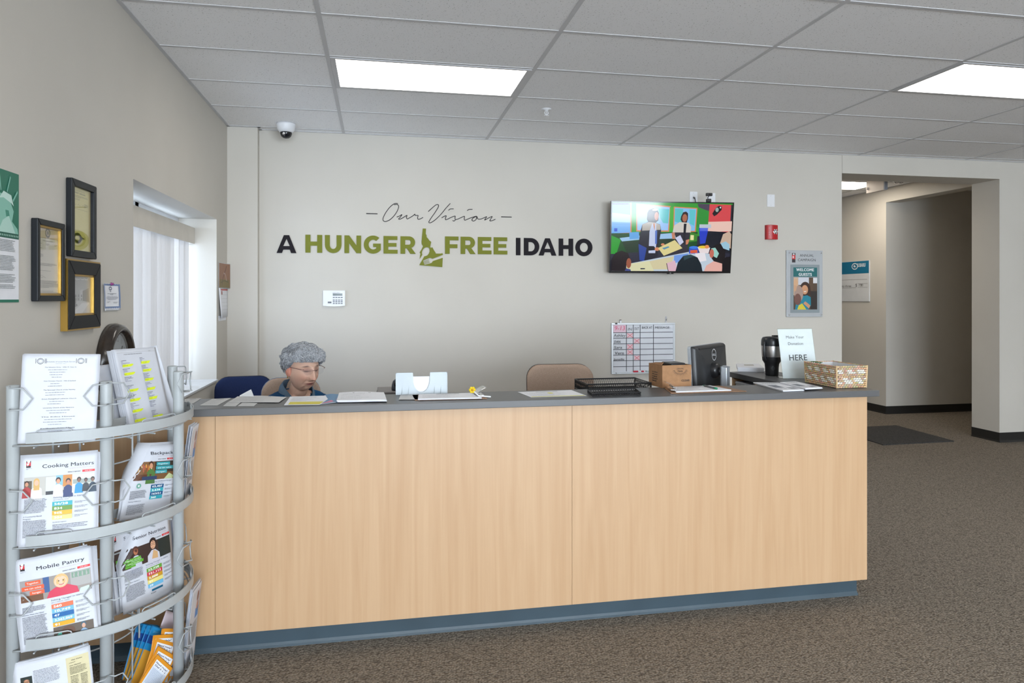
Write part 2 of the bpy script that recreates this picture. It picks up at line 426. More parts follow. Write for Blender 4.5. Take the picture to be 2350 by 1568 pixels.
class Print:
    """flat ink: fr(u, v, d) maps sheet coordinates (metres) to a point d above the sheet"""
    def __init__(s, fr, lift=0.0003, step=0.00006): s.mb = MB(); s.fr = fr; s.d = lift; s.step = step; s.sub = 0
    def _d(s): s.d += s.step; return s.d
    def poly(s, pts, col, div=0):
        d = s._d(); s.mb.col = col
        tris = tessellate_polygon([[Vector((p[0], p[1], 0)) for p in pts]])
        if s.sub:                                    # follow a curved sheet: split long triangles
            vs, fs, st = [], [], [[pts[i] for i in t] for t in tris]
            while st:
                a, b, c = st.pop(); e = [((a[0] - b[0]) ** 2 + (a[1] - b[1]) ** 2, 0), ((b[0] - c[0]) ** 2 + (b[1] - c[1]) ** 2, 1), ((c[0] - a[0]) ** 2 + (c[1] - a[1]) ** 2, 2)]
                m, k = max(e)
                if m > (1.3 / s.sub) ** 2:
                    q = [a, b, c]; p0, p1, p2 = q[k], q[(k + 1) % 3], q[(k + 2) % 3]; h = ((p0[0] + p1[0]) / 2, (p0[1] + p1[1]) / 2)
                    st += [[p0, h, p2], [h, p1, p2]]
                else: fs.append((len(vs), len(vs) + 1, len(vs) + 2)); vs += [a, b, c]
            s.mb.add([s.fr(p[0], p[1], d) for p in vs], fs); return s
        s.mb.add([s.fr(p[0], p[1], d) for p in pts], [t for t in tris]); return s
    def rect(s, u0, v0, u1, v1, col, nu=1, nv=1):
        d = s._d(); s.mb.col = col
        if s.sub: nu = max(nu, math.ceil(abs(u1 - u0) * s.sub)); nv = max(nv, math.ceil(abs(v1 - v0) * s.sub))
        s.mb.grid(lambda a, b: s.fr(u0 + (u1 - u0) * a, v0 + (v1 - v0) * b, d), nu, nv); return s
    def grad(s, u0, v0, u1, v1, c00, c10, c11, c01):
        d = s._d(); s.mb.col = [c00, c10, c11, c01]
        s.mb.add([s.fr(u0, v0, d), s.fr(u1, v0, d), s.fr(u1, v1, d), s.fr(u0, v1, d)], [(0, 1, 2, 3)]); return s
    def disc(s, u, v, r, col, ry=None, n=18, rot=0.0):
        ry = ry or r; ca, sa = math.cos(rot), math.sin(rot); pts = []
        for k in range(n):
            a = 2 * PI * k / n; x, y = r * math.cos(a), ry * math.sin(a); pts.append((u + x * ca - y * sa, v + x * sa + y * ca))
        return s.poly(pts, col)
    def ring(s, u, v, r, w, col, ry=None, n=24):
        d = s._d(); s.mb.col = col; ry = ry or r; vs = []
        for k in range(n):
            a = 2 * PI * k / n
            vs += [s.fr(u + r * math.cos(a), v + ry * math.sin(a), d), s.fr(u + (r - w) * math.cos(a), v + (ry - w) * math.sin(a), d)]
        s.mb.add(vs, [(2 * k, 2 * ((k + 1) % n), 2 * ((k + 1) % n) + 1, 2 * k + 1) for k in range(n)]); return s
    def line(s, pts, w, col, sub=0):
        pts = [Vector((p[0], p[1])) for p in pts]
        if sub: pts = [Vector((p[0], p[1])) for p in smooth_path(pts, sub)]
        d = s._d(); s.mb.col = col; vs = []; n = len(pts)
        for i, p in enumerate(pts):
            t = pts[min(i + 1, n - 1)] - pts[max(i - 1, 0)]; t = t.normalized() if t.length else Vector((1, 0)); q = Vector((-t.y, t.x)) * w / 2
            vs += [s.fr(p.x + q.x, p.y + q.y, d), s.fr(p.x - q.x, p.y - q.y, d)]
        s.mb.add(vs, [(2 * i, 2 * i + 1, 2 * i + 3, 2 * i + 2) for i in range(n - 1)]); return s
    def text(s, t, u, v, size, col, w=0, align='l', fit=None, track=0.0, slant=0.0):
        """size = cap height in metres; fit = total width in metres"""
        k = size / 0.73; tw = text_width(t, w, track) * k; sx = (fit / tw) if fit else 1.0; tw *= sx
        d = s._d(); s.d += 0.0001 * (w > 0)
        x = u - (tw if align == 'r' else tw / 2 if align == 'c' else 0); s.mb.col = col
        for c in t:
            if (c, w) in GLYPH:
                vs, fs, a = GLYPH[c, w]
                s.mb.add([s.fr(x + (p[0] + slant * p[1]) * k * sx, v + p[1] * k, d + p[2]) for p in vs], fs)
                x += (a + track) * k * sx
            else: x += (0.28 + track) * k * sx
        return s
    def para(s, u0, v, w, n, lh, col, rnd, thick=0.4, ragged=0.12, align='l'):
        """lines of print too small to read"""
        for i in range(n):
            full = w * (1 - rnd.random() * ragged) if i < n - 1 else w * rnd.uniform(0.3, 0.8)
            x = u0 + ((w - full) / 2 if align == 'c' else 0); end = x + full; y = v - lh * i
            d = s._d(); s.mb.col = col
            while x < end:
                l = min(lh * rnd.uniform(0.6, 3.0), end - x)
                h = lh * thick * rnd.uniform(0.8, 1.1)
                s.mb.add([s.fr(x, y, d), s.fr(x + l, y, d), s.fr(x + l, y + h, d), s.fr(x, y + h, d)], [(0, 1, 2, 3)])
                x += l + lh * 0.28
        return s
    def build(s, name, parent, mat=None): return s.mb.build(name, mat or PRINT, parent)
rnd = random.Random(7)
# ================================================================== THE SETTING
CY1 = 12.0                       # far end of the corridor
CXR = 6.33                       # corridor's right-hand wall
structure(MB().box(XL - 0.4, YF - 0.3, -0.1, XR + 0.2, CY1 + 0.2, 0.0), 'floor', CARPET)

mb = MB()                        # left wall with the window opening
T = 0.36
mb.box(XL - T, YF - 0.2, 0, XL, WIN_Y0, ZC + 0.15); mb.box(XL - T, WIN_Y1, 0, XL, YB + 0.34, ZC + 0.15)
mb.box(XL - T, WIN_Y0, 0, XL, WIN_Y1, WIN_Z0); mb.box(XL - T, WIN_Y0, WIN_Z1, XL, WIN_Y1, ZC + 0.15)
structure(mb, 'wall_left', WALL)
mb = MB()                        # wall behind the desk, header over the corridor opening, wall beyond it
mb.box(XL, YB, 0, OPX0, YB + 0.34, ZC + 0.15); mb.box(OPX1, YB, 0, XR + 0.2, YB + 0.34, ZC + 0.15)
mb.box(OPX0, YB - 0.006, ZHEAD, OPX1, YB + 0.34, ZC + 0.15)
structure(mb, 'wall_back', WALL)
structure(MB().box(XL, 6.005, 0, -0.965, YB, ZC - 0.001), 'wall_pilaster', WALL)
structure(MB().box(XR, YF - 0.2, 0, XR + 0.2, YB, ZC + 0.15), 'wall_right', WALL)
mb = MB()                        # street wall behind the photographer with the storefront openings
xs = [XL - T] + [x for w in FRONT_WINDOWS for x in w] + [XR + 0.2]
for i in range(0, len(xs), 2): mb.box(xs[i], YF - 0.2, 0, xs[i + 1], YF, ZC + 0.15)
for x0, x1 in FRONT_WINDOWS: mb.box(x0, YF - 0.2, 0, x1, YF, 0.2); mb.box(x0, YF - 0.2, 2.7, x1, YF, ZC + 0.15)
structure(mb, 'wall_front', WALL)
ALU = M('bronze_aluminium', C(70, 66, 62), 0.4, 0.6)
for i, (x0, x1) in enumerate(FRONT_WINDOWS):
    w = thing('window_%d' % (i + 2), kind='structure', loc=((x0 + x1) / 2, YF - 0.1, 0.2))
    mb = MB()
    for a, b in ((x0, x0 + 0.05), (x1 - 0.05, x1), ((x0 + x1) / 2 - 0.025, (x0 + x1) / 2 + 0.025)): mb.box(a, YF - 0.13, 0.2, b, YF - 0.07, 2.7)
    for a in (0.2, 2.65): mb.box(x0 + 0.05, YF - 0.13, a, x1 - 0.05, YF - 0.07, a + 0.05)
    mb.build('window_frame', ALU, w)
    for a, b in ((x0 + 0.05, (x0 + x1) / 2 - 0.025), ((x0 + x1) / 2 + 0.025, x1 - 0.05)):
        MB().box(a, YF - 0.103, 0.25, b, YF - 0.097, 2.65).build('pane', GLASS, w)
# corridor
structure(MB().box(OPX0 - 0.2, YB + 0.34, 0, OPX0, CY1, ZC + 0.15), 'wall_corridor_west', WALL)
mb = MB().box(CXR, 7.84, 0, CXR + 0.2, CY1, ZC + 0.15)
mb.box(CXR, YB + 0.34, ZHEAD, CXR + 0.2, 7.84, ZC + 0.15)
structure(mb, 'wall_corridor_east', WALL)
structure(MB().box(CXR + 0.2, 7.84, 0, XR + 0.2, 8.04, ZC + 0.15), 'wall_side_passage', WALL)
structure(MB().box(XR, YB + 0.34, 0, XR + 0.2, 7.84, ZC + 0.15), 'wall_passage_end', WALL)
structure(MB().box(OPX0 - 0.2, CY1, 0, CXR + 0.2, CY1 + 0.2, ZC + 0.15), 'wall_corridor_end', WALL)
# black cove base
def base(name, x0, y0, x1, y1, nx, ny):
    mb = MB(); a, b = Vector((x0, y0, 0)), Vector((x1, y1, 0)); n = Vector((nx, ny, 0))
    prof = [(0, 0), (0.010, 0), (0.006, 0.012), (0.004, 0.02), (0.004, 0.1), (0, 0.1)]
    vs = [p + n * d + Vector((0, 0, z)) for p in (a, b) for d, z in prof]; k = len(prof)
    fs = [(i, (i + 1) % k, (i + 1) % k + k, i + k) for i in range(k)] + [tuple(range(k))[::-1], tuple(range(k, 2 * k))]
    mb.add(vs, fs); structure(mb, name, BLACKBASE)
base('baseboard_back', XL, YB, OPX0, YB, 0, -1); base('baseboard_back_beyond_opening', OPX1 - 0.004, YB, XR, YB, 0, -1)
base('baseboard_opening_east', OPX1, YB, OPX1, YB + 0.34, -1, 0); base('baseboard_opening_west', OPX0, YB, OPX0, YB + 0.34, 1, 0)
base('baseboard_corridor_east', CXR, 7.84, CXR, CY1, -1, 0); base('baseboard_side_passage', CXR - 0.004, 7.84, XR, 7.84, 0, -1)
base('baseboard_left', XL, YF, XL, 3.0, 1, 0); base('baseboard_right', XR, YF, XR, YB, -1, 0)
base('baseboard_corridor_west', OPX0, YB + 0.34, OPX0, CY1, 1, 0)

# ------------------------------------------------------------------ suspended ceiling
ceil = thing('ceiling', kind='structure', loc=(XL, YB, ZC))
MB().box(XL - T, YF - 0.2, ZC + 0.12, XR + 0.2, YB + 0.34, ZC + 0.2).build('slab', WALL, ceil)
TX0, TY0, DX, DY = -0.285, 3.542, 1.2192, 0.6096        # the grid found in the photograph
tees_x = [TX0 + DX * i for i in range(0, 8) if TX0 + DX * i < XR]
tees_y = [TY0 + DY * j for j in range(-17, 5) if YF < TY0 + DY * j < YB - 0.05]
lights = [(0, 1), (3, 0), (0, -5), (3, -6), (6, -5), (0, -11), (3, -12), (6, -11)]        # (column, row) cells that hold a lit panel
bx = [XL] + tees_x + [XR]; by = [YF] + tees_y + [YB]
full = None
LCELL = {(TX0 + DX * i, TY0 + DY * j) for i, j in lights}
for i in range(len(bx) - 1):
    for j in range(len(by) - 1):
        x0, x1, y0, y1 = bx[i], bx[i + 1], by[j], by[j + 1]
        if any(abs(x0 - a) < 0.01 and abs(y0 - b) < 0.01 for a, b in LCELL): continue
        g = 0.003; std = abs(x1 - x0 - DX) < 0.01 and abs(y1 - y0 - DY) < 0.01
        c = Vector(((x0 + x1) / 2, (y0 + y1) / 2, ZC + 0.004))
        if std and full is not None:
            o = full.copy(); COL.objects.link(o); o.location = c - Vector((XL, YB, ZC)); continue
        w, h = (x1 - x0) / 2 - g, (y1 - y0) / 2 - g
        o = MB().box(-w, -h, -0.002, w, h, 0.014).build('ceiling_tile', TILE, ceil, local=True)
        o.location = c - Vector((XL, YB, ZC))
        if std: full = o
for x in tees_x: MB().box(x - 0.012, YF, ZC - 0.001, x + 0.012, YB, ZC + 0.005).box(x - 0.002, YF, ZC + 0.005, x + 0.002, YB, ZC + 0.035).build('main_tee', GRID, ceil)
for y in tees_y:
    for i in range(len(bx) - 1):
        MB().box(bx[i] + 0.012, y - 0.0115, ZC - 0.0005, bx[i + 1] - 0.012, y + 0.0115, ZC + 0.005).build('cross_tee', GRID, ceil)
for a in ((XL, YF, XL + 0.022, YB), (XR - 0.022, YF, XR, YB), (XL, YF, XR, YF + 0.022), (-0.965, YB - 0.022, XR, YB), (XL, 6.005 - 0.022, -0.965 + 0.022, 6.005), (-0.965, 6.005 - 0.022, -0.965 + 0.022, YB)):
    MB().box(a[0], a[1], ZC - 0.0015, a[2], a[3], ZC + 0.003).build('wall_angle', GRID, ceil)
ceil2 = thing('ceiling_corridor', kind='structure', loc=(OPX0, YB + 0.34, ZC))
MB().box(OPX0 - 0.2, YB + 0.34, ZC + 0.12, XR + 0.2, CY1 + 0.2, ZC + 0.2).build('slab', WALL, ceil2)
cx = [4.83, 6.05, CXR]; cyy = [YB + 0.13 + DY * k for k in range(1, 10)]
for i in range(2):
    for j in range(8):
        if j in (1,) and i == 0: continue
        MB().box(cx[i] + 0.003, cyy[j] + 0.003, ZC + 0.002, cx[i + 1] - 0.003, cyy[j + 1] - 0.003, ZC + 0.02).build('ceiling_tile', TILE, ceil2)
MB().box(OPX0, YB + 0.343, ZC + 0.006, CXR, cyy[0] - 0.003, ZC + 0.02).build('ceiling_tile', TILE, ceil2)
MB().box(OPX0, cyy[0], ZC + 0.006, 4.827, cyy[-1], ZC + 0.02).build('ceiling_tile', TILE, ceil2)
MB().box(OPX0, cyy[-1] + 0.003, ZC + 0.006, CXR, CY1, ZC + 0.02).build('ceiling_tile', TILE, ceil2)
MB().box(CXR, YB + 0.34, ZC + 0.006, XR, 7.84, ZC + 0.02).build('ceiling_tile', TILE, ceil2)
for y in cyy: MB().box(OPX0, y - 0.0115, ZC - 0.0005, CXR, y + 0.0115, ZC + 0.005).build('cross_tee', GRID, ceil2)
for x in (4.83, 6.05): MB().box(x - 0.012, YB + 0.34, ZC - 0.001, x + 0.012, CY1, ZC + 0.005).build('main_tee', GRID, ceil2)
MB().box(CXR - 0.022, YB + 0.34, ZC - 0.0015, CXR, CY1, ZC + 0.003).build('wall_angle', GRID, ceil2)

LENS = emit_mat('lit_prismatic_lens', (1.0, 0.955, 0.88, 1), TROFFER, band=True)
WLENS = emit_mat('lit_corridor_lens', (1.0, 0.90, 0.76, 1), TROFFER * 1.5, band=True)
def troffer(x0, y0, w, d, label, lens=LENS):
    t = thing('ceiling_light', label, 'light', loc=(x0 + w / 2, y0 + d / 2, ZC), group='fluorescent panels in the suspended ceiling')
    mb = MB(); b = 0.022
    for a in ((x0 + 0.013, y0 + 0.013, x0 + w - 0.013, y0 + b + 0.012), (x0 + 0.013, y0 + d - b - 0.012, x0 + w - 0.013, y0 + d - 0.013), (x0 + 0.013, y0 + b + 0.012, x0 + b + 0.02, y0 + d - b - 0.012), (x0 + w - b - 0.02, y0 + b + 0.012, x0 + w - 0.013, y0 + d - b - 0.012)):
        mb.box(a[0], a[1], ZC - 0.004, a[2], a[3], ZC + 0.012)
    mb.build('frame', GRID, t)
    m = MB().box(x0 + b + 0.02, y0 + b + 0.012, ZC, x0 + w - b - 0.02, y0 + d - b - 0.012, ZC + 0.004).build('lens', lens, t)
    MB().box(x0 + 0.02, y0 + 0.02, ZC + 0.012, x0 + w - 0.02, y0 + d - 0.02, ZC + 0.1).build('housing', GRID, t)
    return t
Ls = {(0, 1): 'lit fluorescent ceiling panel above the desk and the green lettering', (3, 0): 'lit fluorescent ceiling panel towards the corridor end of the room'}
for i, j in lights:
    troffer(TX0 + DX * i, TY0 + DY * j, DX, DY, Ls.get((i, j), 'lit fluorescent ceiling panel over the waiting area in front of the desk'))
troffer(4.83, cyy[1], 1.22, DY, 'lit fluorescent ceiling panel inside the corridor', WLENS)

# ------------------------------------------------------------------ left window, sill and vertical blind
DIM_GLASS = glass_mat('daylight_dimming_glass', (0.5, 0.52, 0.55, 1))  # grey tint added to dim the daylight reaching the blind and recess
w = thing('window_1', kind='structure', loc=(XL - 0.3, (WIN_Y0 + WIN_Y1) / 2, WIN_Z0))
mb = MB(); xa, xb = XL - 0.34, XL - 0.27
for a, b in ((WIN_Y0, WIN_Y0 + 0.05), (WIN_Y1 - 0.05, WIN_Y1), ((WIN_Y0 + WIN_Y1) / 2 - 0.03, (WIN_Y0 + WIN_Y1) / 2 + 0.03)): mb.box(xa, a, WIN_Z0, xb, b, WIN_Z1)
for a in (WIN_Z0, WIN_Z1 - 0.05): mb.box(xa, WIN_Y0 + 0.05, a, xb, WIN_Y1 - 0.05, a + 0.05)
mb.build('window_frame', M('white_vinyl', C(225, 226, 228), 0.35), w)
for a, b in ((WIN_Y0 + 0.05, (WIN_Y0 + WIN_Y1) / 2 - 0.03), ((WIN_Y0 + WIN_Y1) / 2 + 0.03, WIN_Y1 - 0.05)):
    MB().box(XL - 0.308, a, WIN_Z0 + 0.05, XL - 0.302, b, WIN_Z1 - 0.05).build('pane', DIM_GLASS, w)
MB().box(XL - 0.27, WIN_Y0 + 0.001, WIN_Z0, XL + 0.012, WIN_Y1 - 0.001, WIN_Z0 + 0.012).build('window_sill', M('white_sill', C(222, 224, 226), 0.4), w)

SLAT = cloth_translucent('blind_fabric', C(212, 208, 205), 0.09)
bl = thing('vertical_blind', 'cream vertical blind with flat valance hanging in the deep window recess', 'blind', loc=(XL - 0.2, (WIN_Y0 + WIN_Y1) / 2, WIN_Z0))
VAL = M('valance_cream', C(206, 200, 190), 0.6)
mb = MB().box(XL - 0.16, WIN_Y0 + 0.01, 1.882, XL - 0.152, WIN_Y1 - 0.012, 2.003)
mb.box(XL - 0.26, WIN_Y1 - 0.02, 1.882, XL - 0.16, WIN_Y1 - 0.012, 2.003); mb.box(XL - 0.26, WIN_Y0 + 0.01, 1.882, XL - 0.16, WIN_Y0 + 0.018, 2.003)
mb.build('valance', VAL, bl, bevel=0.002)
MB().box(XL - 0.24, WIN_Y0 + 0.02, 1.955, XL - 0.18, WIN_Y1 - 0.02, 1.99).build('head_rail', M('rail_grey', C(170, 172, 178), 0.4), bl)
ang = math.radians(62)
ny = int((WIN_Y1 - WIN_Y0 - 0.05) / 0.076) + 1
for k in range(ny):
    yc = WIN_Y0 + 0.045 + k * 0.0745; a = math.radians(62 + rnd.uniform(-9, 9))
    if k == ny - 5: a = math.radians(40)
    d = Vector((math.cos(a), math.sin(a), 0)) * 0.0445; n = Vector((-d.y, d.x, 0)).normalized()
    c0 = Vector((XL - 0.21, yc, 0)); mb = MB()
    def sl(u, v, c0=c0, d=d, n=n): return c0 + d * (2 * u - 1) + n * 0.010 * (1 - (2 * u - 1) ** 2) + Vector((0, 0, WIN_Z0 + 0.03 + (1.956 - WIN_Z0 - 0.03) * v))
    mb.grid(sl, 4, 1); mb.build('slat', SLAT, bl, smooth=True)

# ================================================================== RECEPTION DESK
ZT, YD, XD = 1.03, 3.04, 2.35          # counter top, front face, right end
desk = thing('reception_desk', 'long maple laminate reception desk with dark slate toe kick', 'desk', loc=(0.6, 3.3, 0))
seams = [XL + 0.002, -0.654, 0.856, XD]
for a, b in zip(seams, seams[1:]):
    MB().box(a + 0.0006, YD, 0.1, b - 0.0006, YD + 0.02, ZT - 0.031).build('front_panel', MAPLE, desk, bevel=0.0005)
MB().box(XL + 0.004, YD + 0.02, 0.1, XD - 0.021, YD + 0.025, ZT - 0.031).build('backing_board', M('backing', C(170, 140, 105), 0.8), desk)
MB().box(XD - 0.02, YD + 0.0205, 0.1, XD, 3.9, ZT - 0.031).build('end_panel', MAPLE, desk, bevel=0.0005)
def cove(mb, p0, p1, n):
    prof = [(0, 0), (0.014, 0), (0.009, 0.008), (0.004, 0.018), (0.003, 0.1), (0, 0.1)]; k = len(prof)
    vs = [Vector(p) + Vector(n) * d + Vector((0, 0, z)) for p in (p0, p1) for d, z in prof]
    return mb.add(vs, [(i, (i + 1) % k, (i + 1) % k + k, i + k) for i in range(k)] + [tuple(range(k))[::-1], tuple(range(k, 2 * k))])
mb = MB().box(XL + 0.004, YD + 0.07, 0, XD - 0.012, YD + 0.09, 0.1).box(XD - 0.032, YD + 0.09, 0, XD - 0.012, 3.88, 0.1)
cove(mb, (XL + 0.004, YD + 0.07, 0), (XD - 0.008, YD + 0.07, 0), (0, -1, 0)); cove(mb, (XD - 0.012, YD + 0.066, 0), (XD - 0.012, 3.88, 0), (1, 0, 0))
mb.build('toe_kick', COVE, desk)
MB().box(XL + 0.004, YD + 0.026, 0.712, 2.08, 3.78, 0.74).build('work_surface', M('work_surface_grey', C(120, 116, 112), 0.45, vary=0.06, nscale=300), desk, bevel=0.003)
for x in (-0.66, 0.85): MB().box(x, YD + 0.1, 0.0, x + 0.02, 3.7, 0.711).build('gable', MAPLE, desk)
# open cubbies of the return, below its ledge
mb = MB()
for z in (0.742, 0.90): mb.box(2.09, 3.34, z, XD - 0.021, 3.9, z + 0.016)
for y in (3.34, 3.62, 3.884): mb.box(2.095, y, 0.1, XD - 0.021, y + 0.016, ZT - 0.032)
mb.build('cubby_shelf', MAPLE, desk)
top = thing('counter_top', 'L-shaped charcoal laminate counter top of the reception desk', 'counter', loc=(0.6, 3.15, ZT - 0.03))
poly = [(XL + 0.003, 3.0), (2.387, 3.0), (2.387, 3.925), (2.085, 3.925), (2.085, 3.31), (XL + 0.003, 3.31)]
MB().prism(poly, lambda u, v, d: Vector((u, v, d)), ZT - 0.03, ZT).build('slab', COUNTER, top, bevel=0.002)
# ================================================================== ON THE WALL BEHIND THE DESK
YW = YB                                   # wall plane; frame: u = x, v = z, d = out of the wall
wallF = lambda u, v, d=0.0: Vector((u, YW - d, v))
def wp(x, y, Y=YB): p = onY(x, y, Y); return (p.x, p.z)

# ---- dimensional lettering
CHARCOAL = M('lettering_charcoal', C(40, 37, 41), 0.85, spec=0.15); OLIVE = M('lettering_olive', C(120, 124, 52), 0.85, spec=0.15)
def arc(cx, cy, rx, ry, a0, a1, n=14):
    return [(cx + rx * math.cos(math.radians(a0 + (a1 - a0) * k / n)), cy + ry * math.sin(math.radians(a0 + (a1 - a0) * k / n))) for k in range(n + 1)]
S = 0.27        # stroke of the heavy sans, in cap heights
def glyph(ch, w):
    """outline, holes of a heavy geometric capital of width w and height 1"""
    s, b = S, 0.22
    if ch == 'A':
        m = w / 2
        return [(0, 0), (s * 1.05, 0), (s * 1.05 + 0.07, 0.19), (w - s * 1.05 - 0.07, 0.19), (w - s * 1.05, 0), (w, 0), (m + s * 0.52, 1), (m - s * 0.52, 1)], [[(m - 0.175, 0.39), (m, 0.80), (m + 0.175, 0.39)]]
    if ch == 'H': return [(0, 0), (s, 0), (s, 0.39), (w - s, 0.39), (w - s, 0), (w, 0), (w, 1), (w - s, 1), (w - s, 0.62), (s, 0.62), (s, 1), (0, 1)], []
    if ch == 'U':
        o = [(0, 1), (0, 0.45)] + arc(w / 2, 0.45, w / 2, 0.46, 180, 360) + [(w, 1), (w - s, 1), (w - s, 0.45)]
        return o + arc(w / 2, 0.45, w / 2 - s, 0.23, 360, 180) + [(s, 1)], []
    if ch == 'N': return [(0, 0), (s * 0.95, 0), (s * 0.95, 0.56), (w - s * 0.95, 0), (w, 0), (w, 1), (w - s * 0.95, 1), (w - s * 0.95, 0.44), (s * 0.95, 1), (0, 1)], []
    if ch == 'G':
        o = arc(0.52, 0.5, 0.52, 0.515, 48, 318, 24) + [(w, 0.2), (w, 0.56), (0.52, 0.56), (0.52, 0.36), (w - 0.26, 0.36), (w - 0.26, 0.26)]
        return o + arc(0.52, 0.5, 0.25, 0.275, 312, 48, 20), []
    if ch == 'E': return [(0, 0), (w, 0), (w, b), (s, b), (s, 0.395), (w * 0.92, 0.395), (w * 0.92, 0.605), (s, 0.605), (s, 1 - b), (w * 0.985, 1 - b), (w * 0.985, 1), (0, 1)], []
    if ch == 'F': return [(0, 0), (s, 0), (s, 0.33), (w * 0.92, 0.33), (w * 0.92, 0.555), (s, 0.555), (s, 1 - b), (w, 1 - b), (w, 1), (0, 1)], []
    if ch == 'R':
        k = w * 0.96 - 0.35
        o = [(0, 0), (s, 0), (s, 0.31), (w * 0.42, 0.31), (w - s * 1.15, 0), (w, 0), (w * 0.70, 0.36)]
        return o + arc(k, 0.66, 0.35, 0.34, -60, 90) + [(0, 1)], [[(s, 0.52)] + arc(k, 0.655, 0.10, 0.135, -90, 90, 8) + [(s, 0.79)]]
    if ch == 'I': return [(0, 0), (w, 0), (w, 1), (0, 1)], []
    if ch == 'D':
        k = w - 0.5
        return [(0, 0), (k, 0)] + arc(k, 0.5, 0.5, 0.5, -90, 90) + [(0, 1)], [[(S, 0.235), (k, 0.235)] + arc(k, 0.5, 0.235, 0.265, -90, 90) + [(S, 0.765)]]
    if ch == 'O': return arc(w / 2, 0.5, w / 2, 0.515, 0, 345, 23), [arc(w / 2, 0.5, w / 2 - S, 0.275, 0, 340, 17)]
def word(name, letters, ytop, ybot, mat, label, depth=0.009):
    """letters: (character, left px, right px); ytop, ybot: px rows at each end (x, y)"""
    pts = [wp(l[1], 560)[0] for l in letters] + [wp(l[2], 560)[0] for l in letters]
    cxm = (min(pts) + max(pts)) / 2
    xm = (letters[0][1] + letters[-1][2]) / 2
    zt = wp(xm, ytop)[1]; zb = wp(xm, ybot)[1]; h = zt - zb
    t = thing('wall_lettering', label, 'lettering', loc=(cxm, YW, zb))
    for ch, a, b in letters:
        x0, x1 = wp(a, 560)[0], wp(b, 560)[0]
        o, hs = glyph(ch, (x1 - x0) / h)
        MB().prism(o, lambda u, v, d, x0=x0: Vector((x0 + u * h, YW - d, zb + v * h)), 0.002, depth, hs).build('letter', mat, t)
    return t
def cx_(v): return 600 + v / 2.9375
word('a', [('A', cx_(103), cx_(236))], 540, 581, CHARCOAL, 'heavy charcoal capital letter A mounted on the wall')
word('h', [(c, cx_(a), cx_(b)) for c, a, b in (('H', 297, 410), ('U', 428, 540), ('N', 560, 672), ('G', 690, 805), ('E', 823, 918), ('R', 937, 1040))], 541, 581.5, OLIVE, 'heavy olive green word HUNGER mounted on the wall')
word('f', [(c, cx_(a), cx_(b)) for c, a, b in (('F', 1237, 1328), ('R', 1342, 1443), ('E', 1458, 1550), ('E', 1565, 1657))], 544, 583.5, OLIVE, 'heavy olive green word FREE mounted on the wall')
word('i', [(c, cx_(a), cx_(b)) for c, a, b in (('I', 1715, 1745), ('D', 1768, 1872), ('A', 1868, 1987), ('H', 2003, 2100), ('O', 2115, 2230))], 547.5, 587, CHARCOAL, 'heavy charcoal word IDAHO mounted on the wall')

emb = [(300,145),(413,150),(402,325),(432,385),(432,440),(480,490),(530,560),(592,605),(570,690),(555,790),(600,805),(628,785),(660,850),(690,905),(730,960),(750,1005),(930,1005),(965,985),(992,1025),(985,1050),
       (640,1180),(600,1168),(550,1150),(500,1165),(315,1245),(328,1290),(360,1390),(540,1345),(610,1320),(645,1260),(985,1150),(970,1468),(180,1400),(355,1095),
       (400,1090),(460,1065),(510,1000),(535,930),(530,850),(500,800),(440,785),(370,805),(310,860),(280,920),(270,980),(285,1045),(196,1190),(210,1060),(225,1010),(192,970),(270,840),(310,750),(265,680),(258,600)]
ep = [wp(950 + x / 14.94, 515 + y / 14.94) for x, y in emb]
t = thing('wall_emblem', 'olive green state outline emblem with spoon and fork cut out, between lettering', 'emblem', loc=(ep[0][0], YW, ep[32][1]))
MB().prism(ep[::-1], wallF, 0.001, 0.009).build('state_outline', OLIVE, t)
mb = MB()
for a, b, c, d in (((345, 1270), (510, 1205), (512, 1217), (350, 1283)), ((352, 1308), (525, 1250), (527, 1262), (357, 1320)), ((362, 1345), (540, 1293), (542, 1305), (366, 1357))):
    mb.prism([wp(950 + x / 14.94, 515 + y / 14.94) for x, y in (d, c, b, a)], wallF, 0.001, 0.009)
mb.build('tine_gap', OLIVE, t)

# ---- handwritten line
def sp(x, y): return onY(830 + x / 6.528, 450 + y / 6.528, YW - 0.004)
strokes = [[(68,262),(238,267)], [(2090,312),(2247,316)],
 [(543,115),(520,110),(480,120),(420,170),(360,250),(325,320),(320,360),(340,380),(375,378),(430,350),(490,290),(535,220),(553,165),(545,135),(520,125),(485,132)],
 [(525,315),(565,300),(603,278),(580,315),(555,342),(570,348),(610,330),(650,305),(680,290),(670,320),(683,343),(720,325),(770,295),(797,272),(802,290),(845,292),(838,320),(845,348),(880,342),(920,320)],
 [(998,232),(1060,175),(1110,135),(1145,128),(1150,160),(1110,230),(1050,315),(1010,380),(1012,400),(1045,395),(1110,350),(1190,270),(1260,185),(1328,110)],
 [(1198,327),(1240,302),(1268,298),(1255,330),(1258,355),(1290,345),(1340,320),(1400,300),(1398,330),(1402,356),(1385,375),(1362,366)],
 [(1402,356),(1440,345),(1500,318),(1540,303),(1537,335),(1545,362),(1590,345),(1640,325),(1695,308),(1720,303),(1672,328),(1652,362),(1680,375),(1716,348),(1725,305),(1738,340),(1765,347),(1800,340),(1850,318),(1872,310),(1852,342),(1845,360),(1900,330),(1955,307),(1935,342),(1920,370),(1950,370),(2003,348)],
 [(1302,215),(1325,195),(1378,193)], [(1582,220),(1605,202),(1660,200)]]
c = sp(1150, 350)
t = thing('wall_script', 'thin charcoal handwriting of the words Our Vision between two dashes', 'lettering', loc=(c.x, YW, c.z))
names = ['dash', 'dash', 'script_letter', 'script_letter', 'script_letter', 'script_letter', 'script_letter', 'dot', 'dot']
